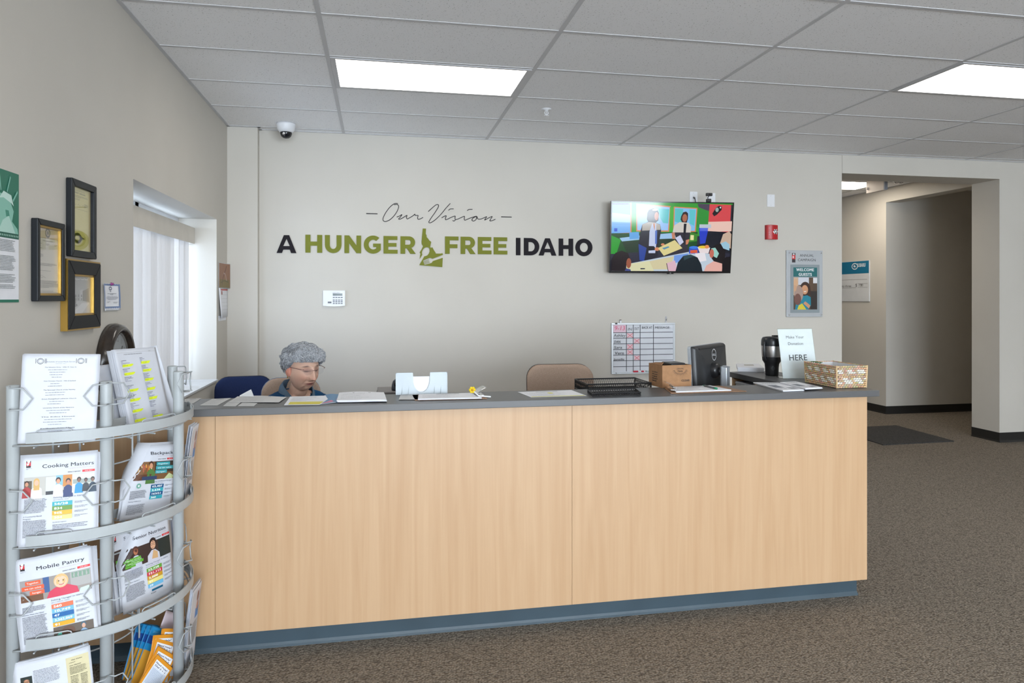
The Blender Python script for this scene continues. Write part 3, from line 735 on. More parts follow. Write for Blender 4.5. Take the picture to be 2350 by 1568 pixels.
for nm, st in zip(names, strokes):
    pts = smooth_path([(p.x, p.y, p.z) for p in (sp(*q) for q in st)], 5) if len(st) > 2 else [sp(*q) for q in st]
    MB().tube(pts, 0.0036 if nm == 'dash' else 0.0030, 6).build(nm, CHARCOAL, t, smooth=True)

# ---- alarm keypad
x0, z1 = wp(741.5, 667); x1, z0 = wp(792, 703)
t = thing('alarm_keypad', 'white alarm keypad with small dark display and four rows of buttons', 'keypad', loc=((x0 + x1) / 2, YW, z0))
w_, h_ = x1 - x0, z1 - z0; cxk, czk = (x0 + x1) / 2, (z0 + z1) / 2
o = [(x, z if z > czk else z - 0.006 * (1 - ((x - cxk) / (w_ / 2)) ** 2)) for x, z in [(x0, z0 + 0.004), (x0 + 0.25 * w_, z0 + 0.004), (cxk, z0 + 0.004), (x1 - 0.25 * w_, z0 + 0.004), (x1, z0 + 0.004), (x1, z1), (x0, z1)]]
MB().prism(o, wallF, 0.0, 0.026).build('body', WHITE, t, bevel=0.003)
def kp(x, y): return (x0 + w_ * (x - 490) / (1590 - 490), z1 - h_ * (y - 370) / (1165 - 370))
a, b = kp(980, 515), kp(1460, 632)
MB().box(a[0], YW - 0.0275, b[1], b[0], YW - 0.0255, a[1]).build('display', M('lcd_dark', C(42, 66, 68), 0.2), t)
BTN = M('button_grey', C(118, 124, 132), 0.5)
for y in (720, 848, 932, 1020):
    for x in (1032, 1162, 1294, 1424):
        p = kp(x, y); MB().cbox((p[0], YW - 0.027, p[1]), (0.016, 0.003, 0.0085)).build('button', BTN, t, bevel=0.001)
a = kp(825, 970); MB().cbox((a[0], YW - 0.027, a[1]), (0.03, 0.003, 0.014)).build('indicator', M('indicator_grey', C(92, 94, 104), 0.4), t)
p = Print(lambda u, v, d=0: Vector((u, YW - 0.026 - d, v)))
a, b = kp(975, 470), kp(1450, 485); p.para(a[0], b[1], b[0] - a[0], 1, 0.008, C(140, 145, 155), random.Random(2)); p.build('print', t)

# ---- television
TVW, TVH = 1.12, 0.637
TVM = pose((2.585, 5.935, 1.7006), -5.5, -7.6)
tv = thing('television', 'wall-mounted black flat television showing two women in a classroom', 'television', loc=(2.585, 5.935, 1.70))
tvb = lambda x, y, z: TVM @ Vector((x, y, z))
mb = MB().box(-TVW / 2, 0.0, 0, TVW / 2, 0.03, TVH, TVM); mb.build('cabinet', BLACK, tv, bevel=0.004)
mb = MB()
for a in ((-TVW / 2, 0, TVW / 2, 0.018), (-TVW / 2, TVH - 0.01, TVW / 2, TVH), (-TVW / 2, 0.018, -TVW / 2 + 0.01, TVH - 0.01), (TVW / 2 - 0.01, 0.018, TVW / 2, TVH - 0.01)):
    mb.box(a[0], -0.006, a[1], a[2], 0.0, a[3], TVM)
mb.box(-0.03, -0.007, -0.008, 0.03, 0.006, 0.004, TVM); bez = mb.build('bezel', BLACKGLOSS, tv)
MB().box(-0.3, 0.03, 0.08, 0.3, 0.075, 0.5, TVM).build('rear_housing', BLACK, tv, bevel=0.01)
mb = MB(); mb.tube([(2.50, 6.01, 1.92), (2.50, 6.088, 1.92)], 0.03, 12); mb.box(2.36, 6.07, 1.78, 2.74, 6.089, 2.1); mb.tube([(2.63, 6.01, 1.98), (2.63, 6.088, 1.98)], 0.03, 12)
mb.build('wall_bracket', M('bracket_black', C(35), 0.5), tv)
# the picture on the screen, 0..1 each way
SW, SH, SX, SZ = TVW - 0.02, TVH - 0.028, -TVW / 2 + 0.01, 0.018
scr = lambda u, v, d=0: TVM @ Vector((SX + u * SW, -0.001 - d, SZ + v * SH))
p = Print(scr, 0.0002, 0.00004)
def q(x, y): return ((x - 146) / (1312 - 146), 1 - (y - 200) / (866 - 200))       # from a magnified view of the screen
def P_(pts, col): p.poly([q(*a) for a in pts], C(*col))
def D_(x, y, rx, ry, col, rot=0): a = q(x, y); p.disc(a[0], a[1], rx / 1166, C(*col), ry / 666, 16)
p.rect(0, 0, 1, 1, C(40, 42, 60))
P_([(146, 200), (1312, 200), (1312, 520), (146, 520)], (52, 150, 52))
P_([(146, 205), (318, 205), (330, 495), (146, 500)], (96, 160, 226)); P_([(146, 205), (300, 205), (305, 225), (146, 225)], (62, 60, 80))
P_([(146, 300), (325, 320), (325, 395), (146, 390)], (158, 196, 240)); P_([(146, 415), (328, 420), (328, 490), (146, 492)], (110, 170, 232))
P_([(318, 205), (330, 205), (340, 500), (146, 515), (146, 502), (328, 492)], (206, 120, 76))
P_([(376, 212), (708, 232), (702, 480), (384, 480)], (212, 132, 84)); P_([(386, 222), (698, 243), (692, 468), (394, 468)], (150, 190, 238))
P_([(590, 255), (694, 262), (690, 400), (640, 395), (612, 350)], (92, 190, 196)); P_([(700, 240), (746, 236), (746, 480), (704, 480)], (64, 168, 50))
P_([(738, 236), (968, 246), (962, 480), (740, 480)], (208, 130, 84)); P_([(748, 246), (958, 256), (952, 470), (750, 470)], (128, 184, 232))
P_([(750, 255), (830, 258), (822, 400), (752, 380)], (86, 186, 190)); P_([(890, 262), (950, 266), (944, 420), (900, 400)], (92, 190, 200))
P_([(966, 205), (1085, 208), (1090, 280), (980, 240)], (74, 66, 84)); P_([(980, 240), (1090, 280), (1080, 420), (962, 430)], (48, 140, 56))
P_([(1085, 208), (1296, 212), (1296, 480), (1078, 470)], (206, 72, 78)); P_([(1296, 212), (1312, 212), (1312, 480), (1296, 480)], (48, 44, 54))
P_([(1115, 300), (1150, 240), (1180, 222), (1206, 232), (1205, 262), (1160, 310), (1135, 326)], (26, 28, 34)); D_(1160, 262, 16, 22, (150, 170, 165)); D_(1192, 240, 7, 8, (220, 224, 224))
P_([(1080, 380), (1312, 372), (1312, 470), (1080, 480)], (226, 190, 178))
P_([(146, 500), (980, 480), (980, 640), (146, 700)], (20, 74, 34)); P_([(146, 520), (240, 560), (200, 700), (146, 700)], (34, 150, 44))
P_([(226, 545), (420, 520), (760, 490), (770, 545), (420, 560), (250, 578)], (150, 190, 226)); P_([(318, 490), (410, 484), (415, 550), (322, 556)], (92, 160, 222))
P_([(250, 580), (780, 545), (800, 640), (300, 690)], (26, 52, 36)); P_([(172, 450), (202, 450), (202, 482), (172, 482)], (40, 84, 200))
P_([(990, 430), (1082, 430), (1070, 600), (1010, 600)], (38, 62, 190)); P_([(995, 405), (1110, 405), (1110, 440), (995, 440)], (182, 192, 204)); P_([(1000, 440), (1080, 440), (1078, 470), (1000, 470)], (86, 106, 218))
P_([(900, 480), (980, 500), (978, 570), (900, 580)], (60, 130, 44)); P_([(912, 510), (945, 512), (945, 560), (912, 560)], (226, 220, 160))
P_([(1080, 470), (1312, 480), (1312, 690), (900, 640), (1000, 600), (1060, 590)], (24, 28, 40))
# standing woman in a dark cardigan
P_([(486, 300), (500, 270), (540, 256), (580, 268), (596, 300), (594, 372), (560, 400), (500, 395), (482, 360)], (40, 30, 34)); D_(574, 330, 20, 40, (176, 112, 84)); D_(556, 270, 26, 9, (205, 215, 225))
P_([(440, 410), (500, 385), (560, 390), (612, 410), (624, 470), (606, 600), (600, 720), (500, 770), (420, 760), (408, 640), (420, 500)], (26, 28, 44))
P_([(440, 410), (500, 388), (560, 392), (612, 412), (618, 462), (440, 472)], (172, 166, 158)); P_([(536, 400), (572, 400), (585, 560), (575, 690), (510, 690), (512, 480)], (188, 198, 226)); P_([(540, 400), (565, 400), (560, 470)], (196, 140, 112))
P_([(566, 470), (586, 470), (588, 600), (570, 600)], (80, 110, 190)); P_([(480, 620), (560, 622), (590, 660), (470, 668)], (22, 24, 36)); D_(592, 650, 24, 18, (206, 132, 96)); D_(645, 605, 18, 12, (206, 132, 96))
P_([(410, 600), (490, 640), (470, 770), (425, 760)], (36, 66, 150))
# second woman
P_([(812, 330), (830, 290), (858, 282), (878, 300), (880, 350), (868, 395), (828, 395), (808, 360)], (46, 32, 34)); D_(848, 345, 24, 38, (166, 104, 80))
P_([(748, 420), (800, 385), (890, 392), (912, 430), (905, 520), (880, 690), (760, 700), (770, 520), (730, 500)], (46, 44, 56)); P_([(748, 420), (800, 385), (890, 392), (914, 432), (912, 486), (735, 486)], (204, 198, 190))
P_([(842, 400), (868, 400), (860, 600), (840, 600)], (30, 32, 42)); P_([(726, 490), (756, 486), (765, 550), (735, 550)], (190, 126, 100)); P_([(868, 560), (905, 550), (890, 600), (870, 605)], (196, 126, 96))
P_([(600, 640), (760, 560), (838, 640), (660, 716)], (214, 202, 140)); P_([(764, 540), (812, 512), (848, 580), (812, 612)], (196, 200, 226)); P_([(640, 640), (700, 622), (712, 632), (660, 655)], (80, 140, 170))
# table, bowl, can
P_([(300, 800), (900, 676), (1180, 700), (1312, 740), (1312, 866), (300, 866)], (186, 200, 214)); P_([(520, 770), (760, 720), (720, 850), (560, 850)], (206, 196, 158)); P_([(760, 712), (900, 690), (880, 760), (760, 790)], (110, 150, 220))
P_([(300, 800), (520, 766), (570, 866), (300, 866)], (212, 210, 170)); P_([(436, 838), (480, 838), (482, 848), (438, 850)], (30, 40, 60))
P_([(904, 626), (992, 626), (998, 692), (904, 694)], (36, 80, 190)); D_(950, 632, 44, 14, (60, 120, 220)); P_([(915, 660), (985, 655), (988, 685), (918, 690)], (210, 90, 60))
P_([(986, 628), (1110, 632), (1096, 690), (1012, 688)], (226, 214, 216)); D_(1040, 628, 48, 14, (228, 196, 60)); D_(1078, 624, 22, 18, (222, 140, 80))
P_([(964, 690), (1060, 682), (1080, 760), (990, 780)], (226, 222, 228))
P_([(686, 790), (770, 760), (800, 866), (706, 866)], (214, 176, 190)); P_([(686, 790), (692, 788), (712, 866), (706, 866)], (40, 36, 50))
# children in front, seen from behind
P_([(150, 866), (152, 760), (190, 690), (250, 668), (310, 690), (332, 740), (300, 790), (286, 866)], (26, 18, 26)); D_(322, 790, 24, 50, (150, 84, 62)); P_([(286, 866), (300, 840), (340, 850), (345, 866)], (60, 70, 130))
P_([(780, 866), (800, 780), (850, 715), (920, 700), (990, 730), (1030, 800), (1045, 866)], (16, 30, 40)); P_([(850, 715), (920, 700), (960, 720), (900, 740), (860, 760)], (40, 66, 74))
P_([(1130, 740), (1120, 650), (1170, 600), (1230, 596), (1262, 640), (1262, 760), (1240, 866), (1180, 800)], (22, 18, 24)); P_([(1120, 640), (1160, 632), (1200, 690), (1180, 735), (1150, 720)], (150, 200, 190)); D_(1128, 690, 22, 44, (190, 106, 90))
P_([(1060, 866), (1080, 810), (1150, 766), (1236, 790), (1240, 866)], (222, 170, 160)); P_([(1240, 730), (1312, 720), (1312, 866), (1238, 866)], (16, 14, 22))
P_([(1205, 590), (1230, 500), (1290, 470), (1312, 500), (1312, 640), (1260, 620)], (196, 170, 150)); P_([(1210, 590), (1260, 570), (1300, 600), (1300, 660), (1240, 640)], (150, 190, 210))
SCREEN = print_mat('lit_screen', 0.08, emit=0.62); SCREEN.node_tree.nodes['Principled BSDF'].inputs['Specular IOR Level'].default_value = 0.5
nt = SCREEN.node_tree; mx = N(nt, 'ShaderNodeMix', data_type='RGBA', blend_type='MULTIPLY'); mx.inputs[0].default_value = 1.0; mx.inputs[7].default_value = (0.05, 0.05, 0.05, 1)
nt.links.new(nt.nodes['Attribute'].outputs['Color'], mx.inputs[6]); nt.links.new(mx.outputs[2], nt.nodes['Principled BSDF'].inputs['Base Color'])
p.build('screen', tv, SCREEN)
p = Print(lambda u, v, d=0: TVM @ Vector((u, -0.0075 - d, v))); p.text('LG', 0, -0.003, 0.008, C(190), 1, 'c'); p.build('print', bez)

# ---- webcam on top of the television
c = TVM @ Vector((0.335, 0.01, TVH))
t = thing('webcam', 'small black webcam standing on the top edge of the television', 'webcam', loc=c)
wm = Matrix.Translation(c)
MB().box(-0.028, -0.012, 0.055, 0.028, 0.016, 0.082, wm).build('camera_bar', BLACK, t, bevel=0.004)
MB().tube([wm @ Vector((0.0, 0, 0.06)), wm @ Vector((-0.012, 0.004, 0.04)), wm @ Vector((-0.008, 0.004, 0.028))], 0.004, 8).build('neck', BLACK, t)
MB().box(-0.024, -0.014, 0.0, 0.016, 0.02, 0.03, wm).build('clip', BLACK, t, bevel=0.005)
MB().lathe([(0.0, -0.003), (0.008, -0.003), (0.008, 0.0), (0.0, 0.0)], (0, 0, 0), 12, wm @ Matrix.Translation((0.0, -0.0125, 0.068)) @ Matrix.Rotation(PI / 2, 4, 'X')).build('lens', BLACKGLOSS, t)
# ---- wall plates
def plate(x0p, y0p, x1p, y1p, name, label, kind='blank'):
    x0, z1 = wp(x0p, y0p); x1, z0 = wp(x1p, y1p)
    t = thing(name, label, 'wall plate', loc=((x0 + x1) / 2, YW, z0))
    MB().prism(rrect(x1 - x0, z1 - z0, 0.004, 3, (x0 + x1) / 2, (z0 + z1) / 2), wallF, 0, 0.006).build('plate', WHITE, t, bevel=0.002)
    cx, cz = (x0 + x1) / 2, (z0 + z1) / 2
    for s in (-1, 1): MB().lathe([(0, 0.0072), (0.003, 0.0072), (0.0035, 0.006)], (cx, YW, cz + s * (z1 - z0) * 0.38), 10, Matrix.Rotation(PI / 2, 4, 'X')).build('screw', GRID, t)
    if kind == 'coax':
        MB().tube([(cx, YW - 0.004, cz - 0.005), (cx, YW - 0.03, cz - 0.012), (cx + 0.006, YW - 0.035, cz - 0.05), (cx + 0.008, YW - 0.04, cz - 0.16)], 0.004, 8).build('cable', BLACK, t)
        MB().tube([(cx, YW - 0.004, cz - 0.004), (cx, YW - 0.024, cz - 0.012)], 0.008, 8).build('plug', M('grey_plug', C(90), 0.5), t)
    if kind == 'outlet':
        for s in (-1, 1): MB().prism(rrect(0.032, 0.028, 0.01, 4, cx, cz + s * 0.02), wallF, 0.0061, 0.0085).build('socket', WHITE, t)
    return t
plate(1582.5, 440, 1600, 465, 'cable_plate', 'white wall plate with thin dark cable above the television', 'coax')
plate(1622, 443, 1641, 470, 'outlet_plate', 'white wall outlet behind the webcam above the television', 'outlet')
plate(1760, 446.5, 1777, 475, 'blank_plate', 'blank white wall plate above the red fire alarm')
# ---- fire alarm strobe
RED = M('alarm_red', C(178, 26, 32), 0.3, vary=0.05)
x0, z1 = wp(1755, 517); x1, z0 = wp(1781.5, 550.5)
t = thing('fire_alarm', 'red wall fire alarm with clear strobe lens and white lettering', 'alarm', loc=((x0 + x1) / 2, YW, z0))
n = 10; prof = [(x0 + (x1 - x0) * k / n, 0.028 + 0.022 * (1 - (2 * k / n - 1) ** 2)) for k in range(n + 1)]
mb = MB(); vs = [(x, YW - d, z) for z in (z0, z1) for x, d in prof] + [(x, YW, z) for z in (z0, z1) for x, d in prof]
m_ = n + 1; fs = []
for k in range(n): fs += [(k, k + 1, m_ + k + 1, m_ + k), (2 * m_ + k, k, k + 1, 2 * m_ + k + 1)[::-1], (m_ + k, m_ + k + 1, 3 * m_ + k + 1, 3 * m_ + k)]
fs += [(0, m_, 3 * m_, 2 * m_), (n, 2 * m_ + n, 3 * m_ + n, m_ + n)]
mb.add(vs, fs); mb.build('body', RED, t, bevel=0.003)
cz = (z0 + z1) / 2 + 0.004; cxs = x0 + (x1 - x0) * 0.68
mb = MB(); mb.lathe([(0.0, 0.062), (0.008, 0.060), (0.014, 0.054), (0.022, 0.050), (0.026, 0.040)], (cxs, YW, cz), 12, Matrix.Rotation(PI / 2, 4, 'X')); lens = mb.build('strobe_lens', CHROME, t)
mb = MB()
for k in range(6): a = k * PI / 3; mb.tube([(cxs + 0.012 * math.cos(a), YW - 0.056, cz + 0.012 * math.sin(a)), (cxs + 0.028 * math.cos(a), YW - 0.046, cz + 0.028 * math.sin(a))], 0.003, 6)
mb.build('lens_rib', WHITE, lens)
pf = Print(lambda u, v, d=0: Vector((u, YW - 0.0412 - d, v)))
for k, ch in enumerate('FIRE'): pf.text(ch, x0 + (x1 - x0) * 0.2, cz + 0.028 - 0.02 * k, 0.012, C(235), 1, 'c')
pf.build('print', t)

# ---- framed campaign sign
x0, z1 = wp(1803, 574.5); x1, z0 = wp(1885.5, 727)
sgw, sgh = x1 - x0, z1 - z0
t = thing('campaign_sign', 'brushed metal ANNUAL CAMPAIGN sign holding a WELCOME GUESTS poster', 'sign', loc=((x0 + x1) / 2, YW, z0))
MB().box(x0, YW - 0.016, z0, x1, YW - 0.004, z1).build('back_plate', M('sign_silver', C(182, 186, 190), 0.4, 0.25), t, bevel=0.002)
def sg(x, y): return (x0 + sgw * (x - 1850) / (2205 - 1850), z1 - sgh * (y - 660) / (1312 - 660))
a, b = sg(1888, 800), sg(2172, 1272)
MB().box(a[0], YW - 0.019, b[1], b[0], YW - 0.0161, a[1]).build('insert_frame', M('sign_grey', C(138, 148, 152), 0.5), t)
for x, y in ((1874, 682), (2186, 684), (1873, 1291), (2188, 1291)):
    c = sg(x, y); MB().lathe([(0, 0.024), (0.006, 0.0235), (0.0075, 0.02), (0.0075, 0.0)], (c[0], YW, c[1]), 12, Matrix.Rotation(PI / 2, 4, 'X')).build('standoff', CHROME, t, smooth=True)
p = Print(lambda u, v, d=0: Vector((u, YW - 0.0162 - d, v)))
def T_(s, x, y, hpx, col, w, al='c', fitpx=None): c = sg(x, y); p.text(s, c[0], c[1], sgh * hpx / 652, C(*col), w, al, fit=(sgw * fitpx / 355 if fitpx else None))
T_('ANNUAL', 2048, 722, 26, (42, 42, 44), 0, 'c', 138); T_('CAMPAIGN', 2048, 766, 26, (42, 42, 44), 0, 'c', 180)
def R_(x0_, y0_, x1_, y1_, col): a, b = sg(x0_, y1_), sg(x1_, y0_); p.rect(a[0], a[1], b[0], b[1], C(*col))
R_(1902, 688, 1936, 780, (60, 52, 58)); R_(1902, 706, 1936, 748, (196, 50, 56)); c = sg(1919, 700); p.disc(c[0], c[1], 0.009, C(214, 214, 216)); R_(1908, 716, 1922, 738, (232, 200, 204))
p.d = 0.0033
R_(1914, 828, 2148, 918, (30, 104, 106)); T_('WELCOME', 2031, 864, 29, (226, 228, 230), 2, 'c', 176); T_('GUESTS', 2031, 910, 29, (226, 228, 230), 2, 'c', 132)
R_(1916, 926, 2148, 1240, (84, 66, 52)); R_(1916, 926, 1962, 1100, (206, 176, 150)); R_(1962, 926, 2066, 1000, (206, 208, 216)); R_(2108, 928, 2148, 982, (222, 222, 224)); R_(2066, 940, 2108, 1060, (92, 70, 52)); R_(2080, 1060, 2148, 1240, (46, 40, 38))
def SP(pts, col): p.poly([sg(*a) for a in pts], C(*col))
def SD(x, y, rx, ry, col): c = sg(x, y); p.disc(c[0], c[1], rx * sgw / 355, C(*col), ry * sgh / 652, 16)
SD(2030, 1036, 52, 68, (58, 36, 28)); SP([(1990, 1100), (1980, 1030), (2080, 1020), (2088, 1090), (2060, 1120)], (58, 36, 28)); SD(2026, 1046, 32, 46, (206, 150, 112)); SP([(2012, 1062), (2044, 1058), (2028, 1072)], (232, 226, 220))
SP([(1990, 1110), (2050, 1100), (2084, 1120), (2086, 1200), (2060, 1240), (1930, 1240), (1940, 1170)], (26, 130, 152)); SP([(1952, 1240), (1965, 1200), (2000, 1180), (2040, 1240)], (214, 196, 56))
SD(1966, 1086, 44, 82, (168, 142, 130)); SD(1956, 1140, 34, 56, (116, 78, 70)); SD(1936, 980, 20, 40, (214, 170, 132)); SP([(1918, 1000), (1950, 1010), (1938, 1060), (1918, 1060)], (206, 160, 126)); SP([(2010, 1180), (2030, 1160), (2080, 1200), (2066, 1230)], (204, 146, 110))
p.build('print', t, PRINTG)

# ---- in / out whiteboard
x0, z1 = wp(1402, 741.5); x1, z0 = wp(1547.5, 855.5); bw, bh = x1 - x0, z1 - z0
t = thing('whiteboard', 'small aluminium framed whiteboard ruled as an in and out chart', 'whiteboard', loc=((x0 + x1) / 2, YW, z0))
MB().box(x0 + 0.004, YW - 0.012, z0 + 0.004, x1 - 0.004, YW - 0.002, z1 - 0.004).build('board', M('whiteboard_white', C(214, 217, 224), 0.2), t)
mb = MB(); f = 0.017
for a in ((x0, z0, x1, z0 + f), (x0, z1 - f, x1, z1), (x0, z0 + f, x0 + f, z1 - f), (x1 - f, z0 + f, x1, z1 - f)): mb.box(a[0], YW - 0.018, a[1], a[2], YW, a[3])
mb.build('frame', M('aluminium', C(196, 200, 204), 0.35, 0.6), t, bevel=0.002)
MB().box(x0 + 0.04, YW - 0.05, z0 + 0.008, x1 - 0.04, YW - 0.018, z0 + 0.014).build('pen_ledge', M('aluminium'), t)
def wb_(x, y): return (x0 + bw * (x - 135) / (1765 - 135), z1 - bh * (y - 118) / (1408 - 118))
p = Print(lambda u, v, d=0: Vector((u, YW - 0.0121 - d, v)))
def wr(xa, ya, xb, yb, col): a, b = wb_(xa, yb), wb_(xb, ya); p.rect(a[0], a[1], b[0], b[1], C(*col))
wr(182, 165, 505, 355, (224, 190, 204))
for xa, ya, xb, yb in ((532, 380, 680, 490), (705, 520, 850, 640), (532, 660, 680, 785), (532, 805, 680, 930), (715, 950, 855, 1065)): wr(xa, ya, xb, yb, (226, 192, 200))
for x in (515, 690, 866, 1208): wr(x - 8, 160, x + 8, 1345, (44, 44, 54))
for y in (362, 503, 648, 790, 930, 1075, 1222): wr(180, y - 7, 1715, y + 7, (44, 44, 54))
for xa, ya, xb, yb in ((532, 380, 680, 490), (715, 528, 850, 630), (540, 668, 675, 780), (545, 812, 670, 905), (715, 955, 845, 1060)):
    p.line([wb_(xa, ya), wb_(xb, yb)], 0.0035, C(206, 60, 84)); p.line([wb_(xb, ya), wb_(xa, yb)], 0.0035, C(206, 60, 84))
def wt(s, x, y, hpx, fitpx, col=(54, 56, 62), w=0, sl=0.1): a = wb_(x, y); p.text(s, a[0], a[1], bh * hpx / 1290, C(*col), w, 'l', fit=bw * fitpx / 1630, slant=sl)
wt('9-13', 205, 300, 110, 275, (214, 84, 120), 0, 0.15); wt('IN', 545, 312, 72, 110); wt('OUT', 712, 300, 74, 120); wt('BACK AT', 905, 268, 62, 270, w=1); wt('MESSAGE:', 1240, 268, 56, 400, w=1)
wt('Ashley', 190, 470, 80, 300); wt('DAN', 200, 625, 66, 165, w=1); wt('Sara', 200, 768, 70, 205, w=1); wt('Vern', 215, 915, 76, 240, w=1); wt('Janelle', 192, 1060, 50, 270, w=1)
p.build('print', t)
a = wb_(252, 130); tag(MB().cbox((a[0], YW - 0.02, a[1]), (0.02, 0.01, 0.014)).build('clip', BLACK, t, bevel=0.002))
def marker(xa, xb, y, col, name, label):
    a, b = wb_(xa, y), wb_(xb, y); z = z0 + 0.0145 + 0.0075
    m = thing(name, label, 'marker', loc=((a[0] + b[0]) / 2, YW - 0.035, z0 + 0.0145))
    L_ = b[0] - a[0]
    MB().tube([(a[0], YW - 0.035, z), (a[0] + L_ * 0.62, YW - 0.035, z)], 0.0075, 10).build('barrel', col, m)
    MB().tube([(a[0] + L_ * 0.62, YW - 0.035, z), (b[0], YW - 0.035, z)], 0.0072, 10).build('cap', WHITE if col is not WHITE else BLACK, m)
marker(672, 860, 1355, M('marker_red', C(196, 44, 66), 0.4), 'marker', 'red marker with pale cap on the whiteboard ledge')
marker(880, 968, 1355, M('marker_red'), 'marker', 'short red marker stub on the whiteboard ledge')
marker(1000, 1170, 1350, M('marker_pale', C(186, 200, 200), 0.4), 'marker', 'pale green-grey marker on the whiteboard ledge')
a = wb_(1545, 40)
t = thing('wall_hook', 'small clear adhesive hook above the whiteboard', 'hook', loc=(a[0], YW, a[1] - 0.03))
MB().box(a[0] - 0.008, YW - 0.004, a[1] - 0.035, a[0] + 0.008, YW, a[1] + 0.03).build('backing', M('clear_grey', C(180, 180, 184), 0.3), t, bevel=0.002)
MB().tube([(a[0], YW - 0.004, a[1] + 0.0), (a[0], YW - 0.018, a[1] - 0.008), (a[0] + 0.001, YW - 0.02, a[1] + 0.01)], 0.003, 8).build('hook_wire', STEEL, t)
a = wb_(365, 85)
t = thing('wall_hook', 'white plastic wall hook holding the whiteboard by its date corner', 'hook', loc=(a[0], YW, a[1] - 0.02))
MB().box(a[0] - 0.008, YW - 0.022, a[1] - 0.018, a[0] + 0.008, YW, a[1] + 0.012).build('body', WHITE, t, bevel=0.003)
MB().box(a[0] - 0.006, YW - 0.023, a[1] + 0.012, a[0] + 0.006, YW - 0.004, a[1] + 0.018).build('tip', M('hook_brown', C(84, 70, 70), 0.5), t)

# ================================================================== CORRIDOR
XC = CXR
p0 = onX(1996.5, 597, XC); p1 = onX(1996.5, 692, XC); yA = p0.y; zA, zB = p0.z, p1.z
t = thing('presentation_check', 'oversized presentation cheque board with teal band on the corridor wall', 'sign', loc=(XC, yA + 0.6, zB))
L_ = 1.35; MB().box(XC - 0.012, yA, zB, XC - 0.001, yA + L_, zA).build('board', M('board_white', C(206, 208, 210), 0.6), t)
hz = zA - zB
p = Print(lambda u, v, d=0: Vector((XC - 0.0121 - d, yA + L_ - u, zB + v)))     # u runs towards the near end
p.rect(0.0, hz * 0.685, L_ - 0.006, hz * 0.99, C(18, 106, 140))
def cu(px): return L_ - (onX(px, 640, XC).y - yA)
def cv(py, px=1980): return onX(px, py, XC).z - zB
k = 0.045
p.ring(cu(1963.5), cv(610.5), 0.062, 0.012, C(226, 230, 234), k); p.disc(cu(1962.5), cv(610), 0.016, C(226, 230, 234), 0.016); p.disc(cu(1965), cv(611.5), 0.008, C(226, 230, 234), 0.008)
p.text('SUBARU', cu(1969), cv(612.5), 0.05, C(226, 230, 234), 2, 'l', fit=cu(1988.5) - cu(1969))
p.rect(0.02, cv(642), cu(1992), cv(641), C(150)); p.text('seventeen thousand eight hundred eighty three', cu(1955.5), cv(658.5), 0.032, C(70), 0, 'r', fit=1.1); p.rect(0.02, cv(660.8), cu(1967), cv(660), C(140))
p.text('$', cu(1965), cv(658), 0.045, C(80)); p.text('17,883', cu(1972), cv(657.5), 0.034, C(80), 0, 'l', fit=cu(1983) - cu(1972))
for a in (cv(651.5), cv(660)): p.rect(cu(1970), a, cu(1993), a + 0.004, C(140))
p.build('print', t)
# box hung from the ceiling and the twin-head emergency lamp beside it
PALE = M('box_pale', C(196, 188, 182), 0.6); BGREY = M('box_grey', C(140, 146, 156), 0.5)
t = thing('ceiling_box', 'pale square box hung from the corridor ceiling', 'box', loc=(5.72, 7.25, 2.70))
MB().box(5.70, 7.10, 2.715, 5.745, 7.39, ZC - 0.002).build('housing', PALE, t, bevel=0.004)
MB().box(5.703, 7.085, 2.72, 5.742, 7.10, ZC - 0.004).build('end_cover', BGREY, t, bevel=0.002)
MB().lathe([(0, 0.022), (0.012, 0.02), (0.018, 0)], (5.70, 7.36, 2.77), 12, Matrix.Rotation(-PI / 2, 4, 'Y')).build('knob', PALE, t)
t = thing('emergency_lamp', 'small twin-head emergency lamp under the corridor ceiling', 'lamp', loc=(5.78, 7.03, 2.78))
MB().box(5.755, 7.02, 2.815, 5.86, 7.06, ZC - 0.001).build('bracket', BGREY, t, bevel=0.004)
for x in (5.775, 5.835):
    MB().lathe([(0.0, 0.045), (0.024, 0.045), (0.027, 0.03), (0.018, 0.0), (0.0, 0.0)], (x, 7.02, 2.80), 14, Matrix.Rotation(PI / 2, 4, 'X')).build('lamp_head', CHROME, t, smooth=True)
# door mat
mp_ = [onZ(x, y, 0.0) for x, y in ((2026.8, 1022.8), (2189.8, 1014), (2056.6, 978), (1993, 968.5))]
a, b, c = mp_[0], mp_[1], mp_[2]
d = a + (c - b)
mb = MB().prism([(q_.x, q_.y) for q_ in (a, b, c, d)], lambda u, v, d: Vector((u, v, d)), 0.0005, 0.01)
m, nt, bs = new_mat('ribbed_mat'); mpn, no, rp = noise_mix(nt, bs, C(34, 34, 36), C(72, 70, 68), nscale=160, detail=2, lo=0.4, hi=0.6); bs.inputs['Roughness'].default_value = 0.95; add_bump(nt, bs, no.outputs['Fac'], 0.6, 0.004)
o = mb.build('door_mat', m, bevel=0.002); tag(center_base(o), 'black ribbed door mat on the carpet before the corridor opening', 'mat')

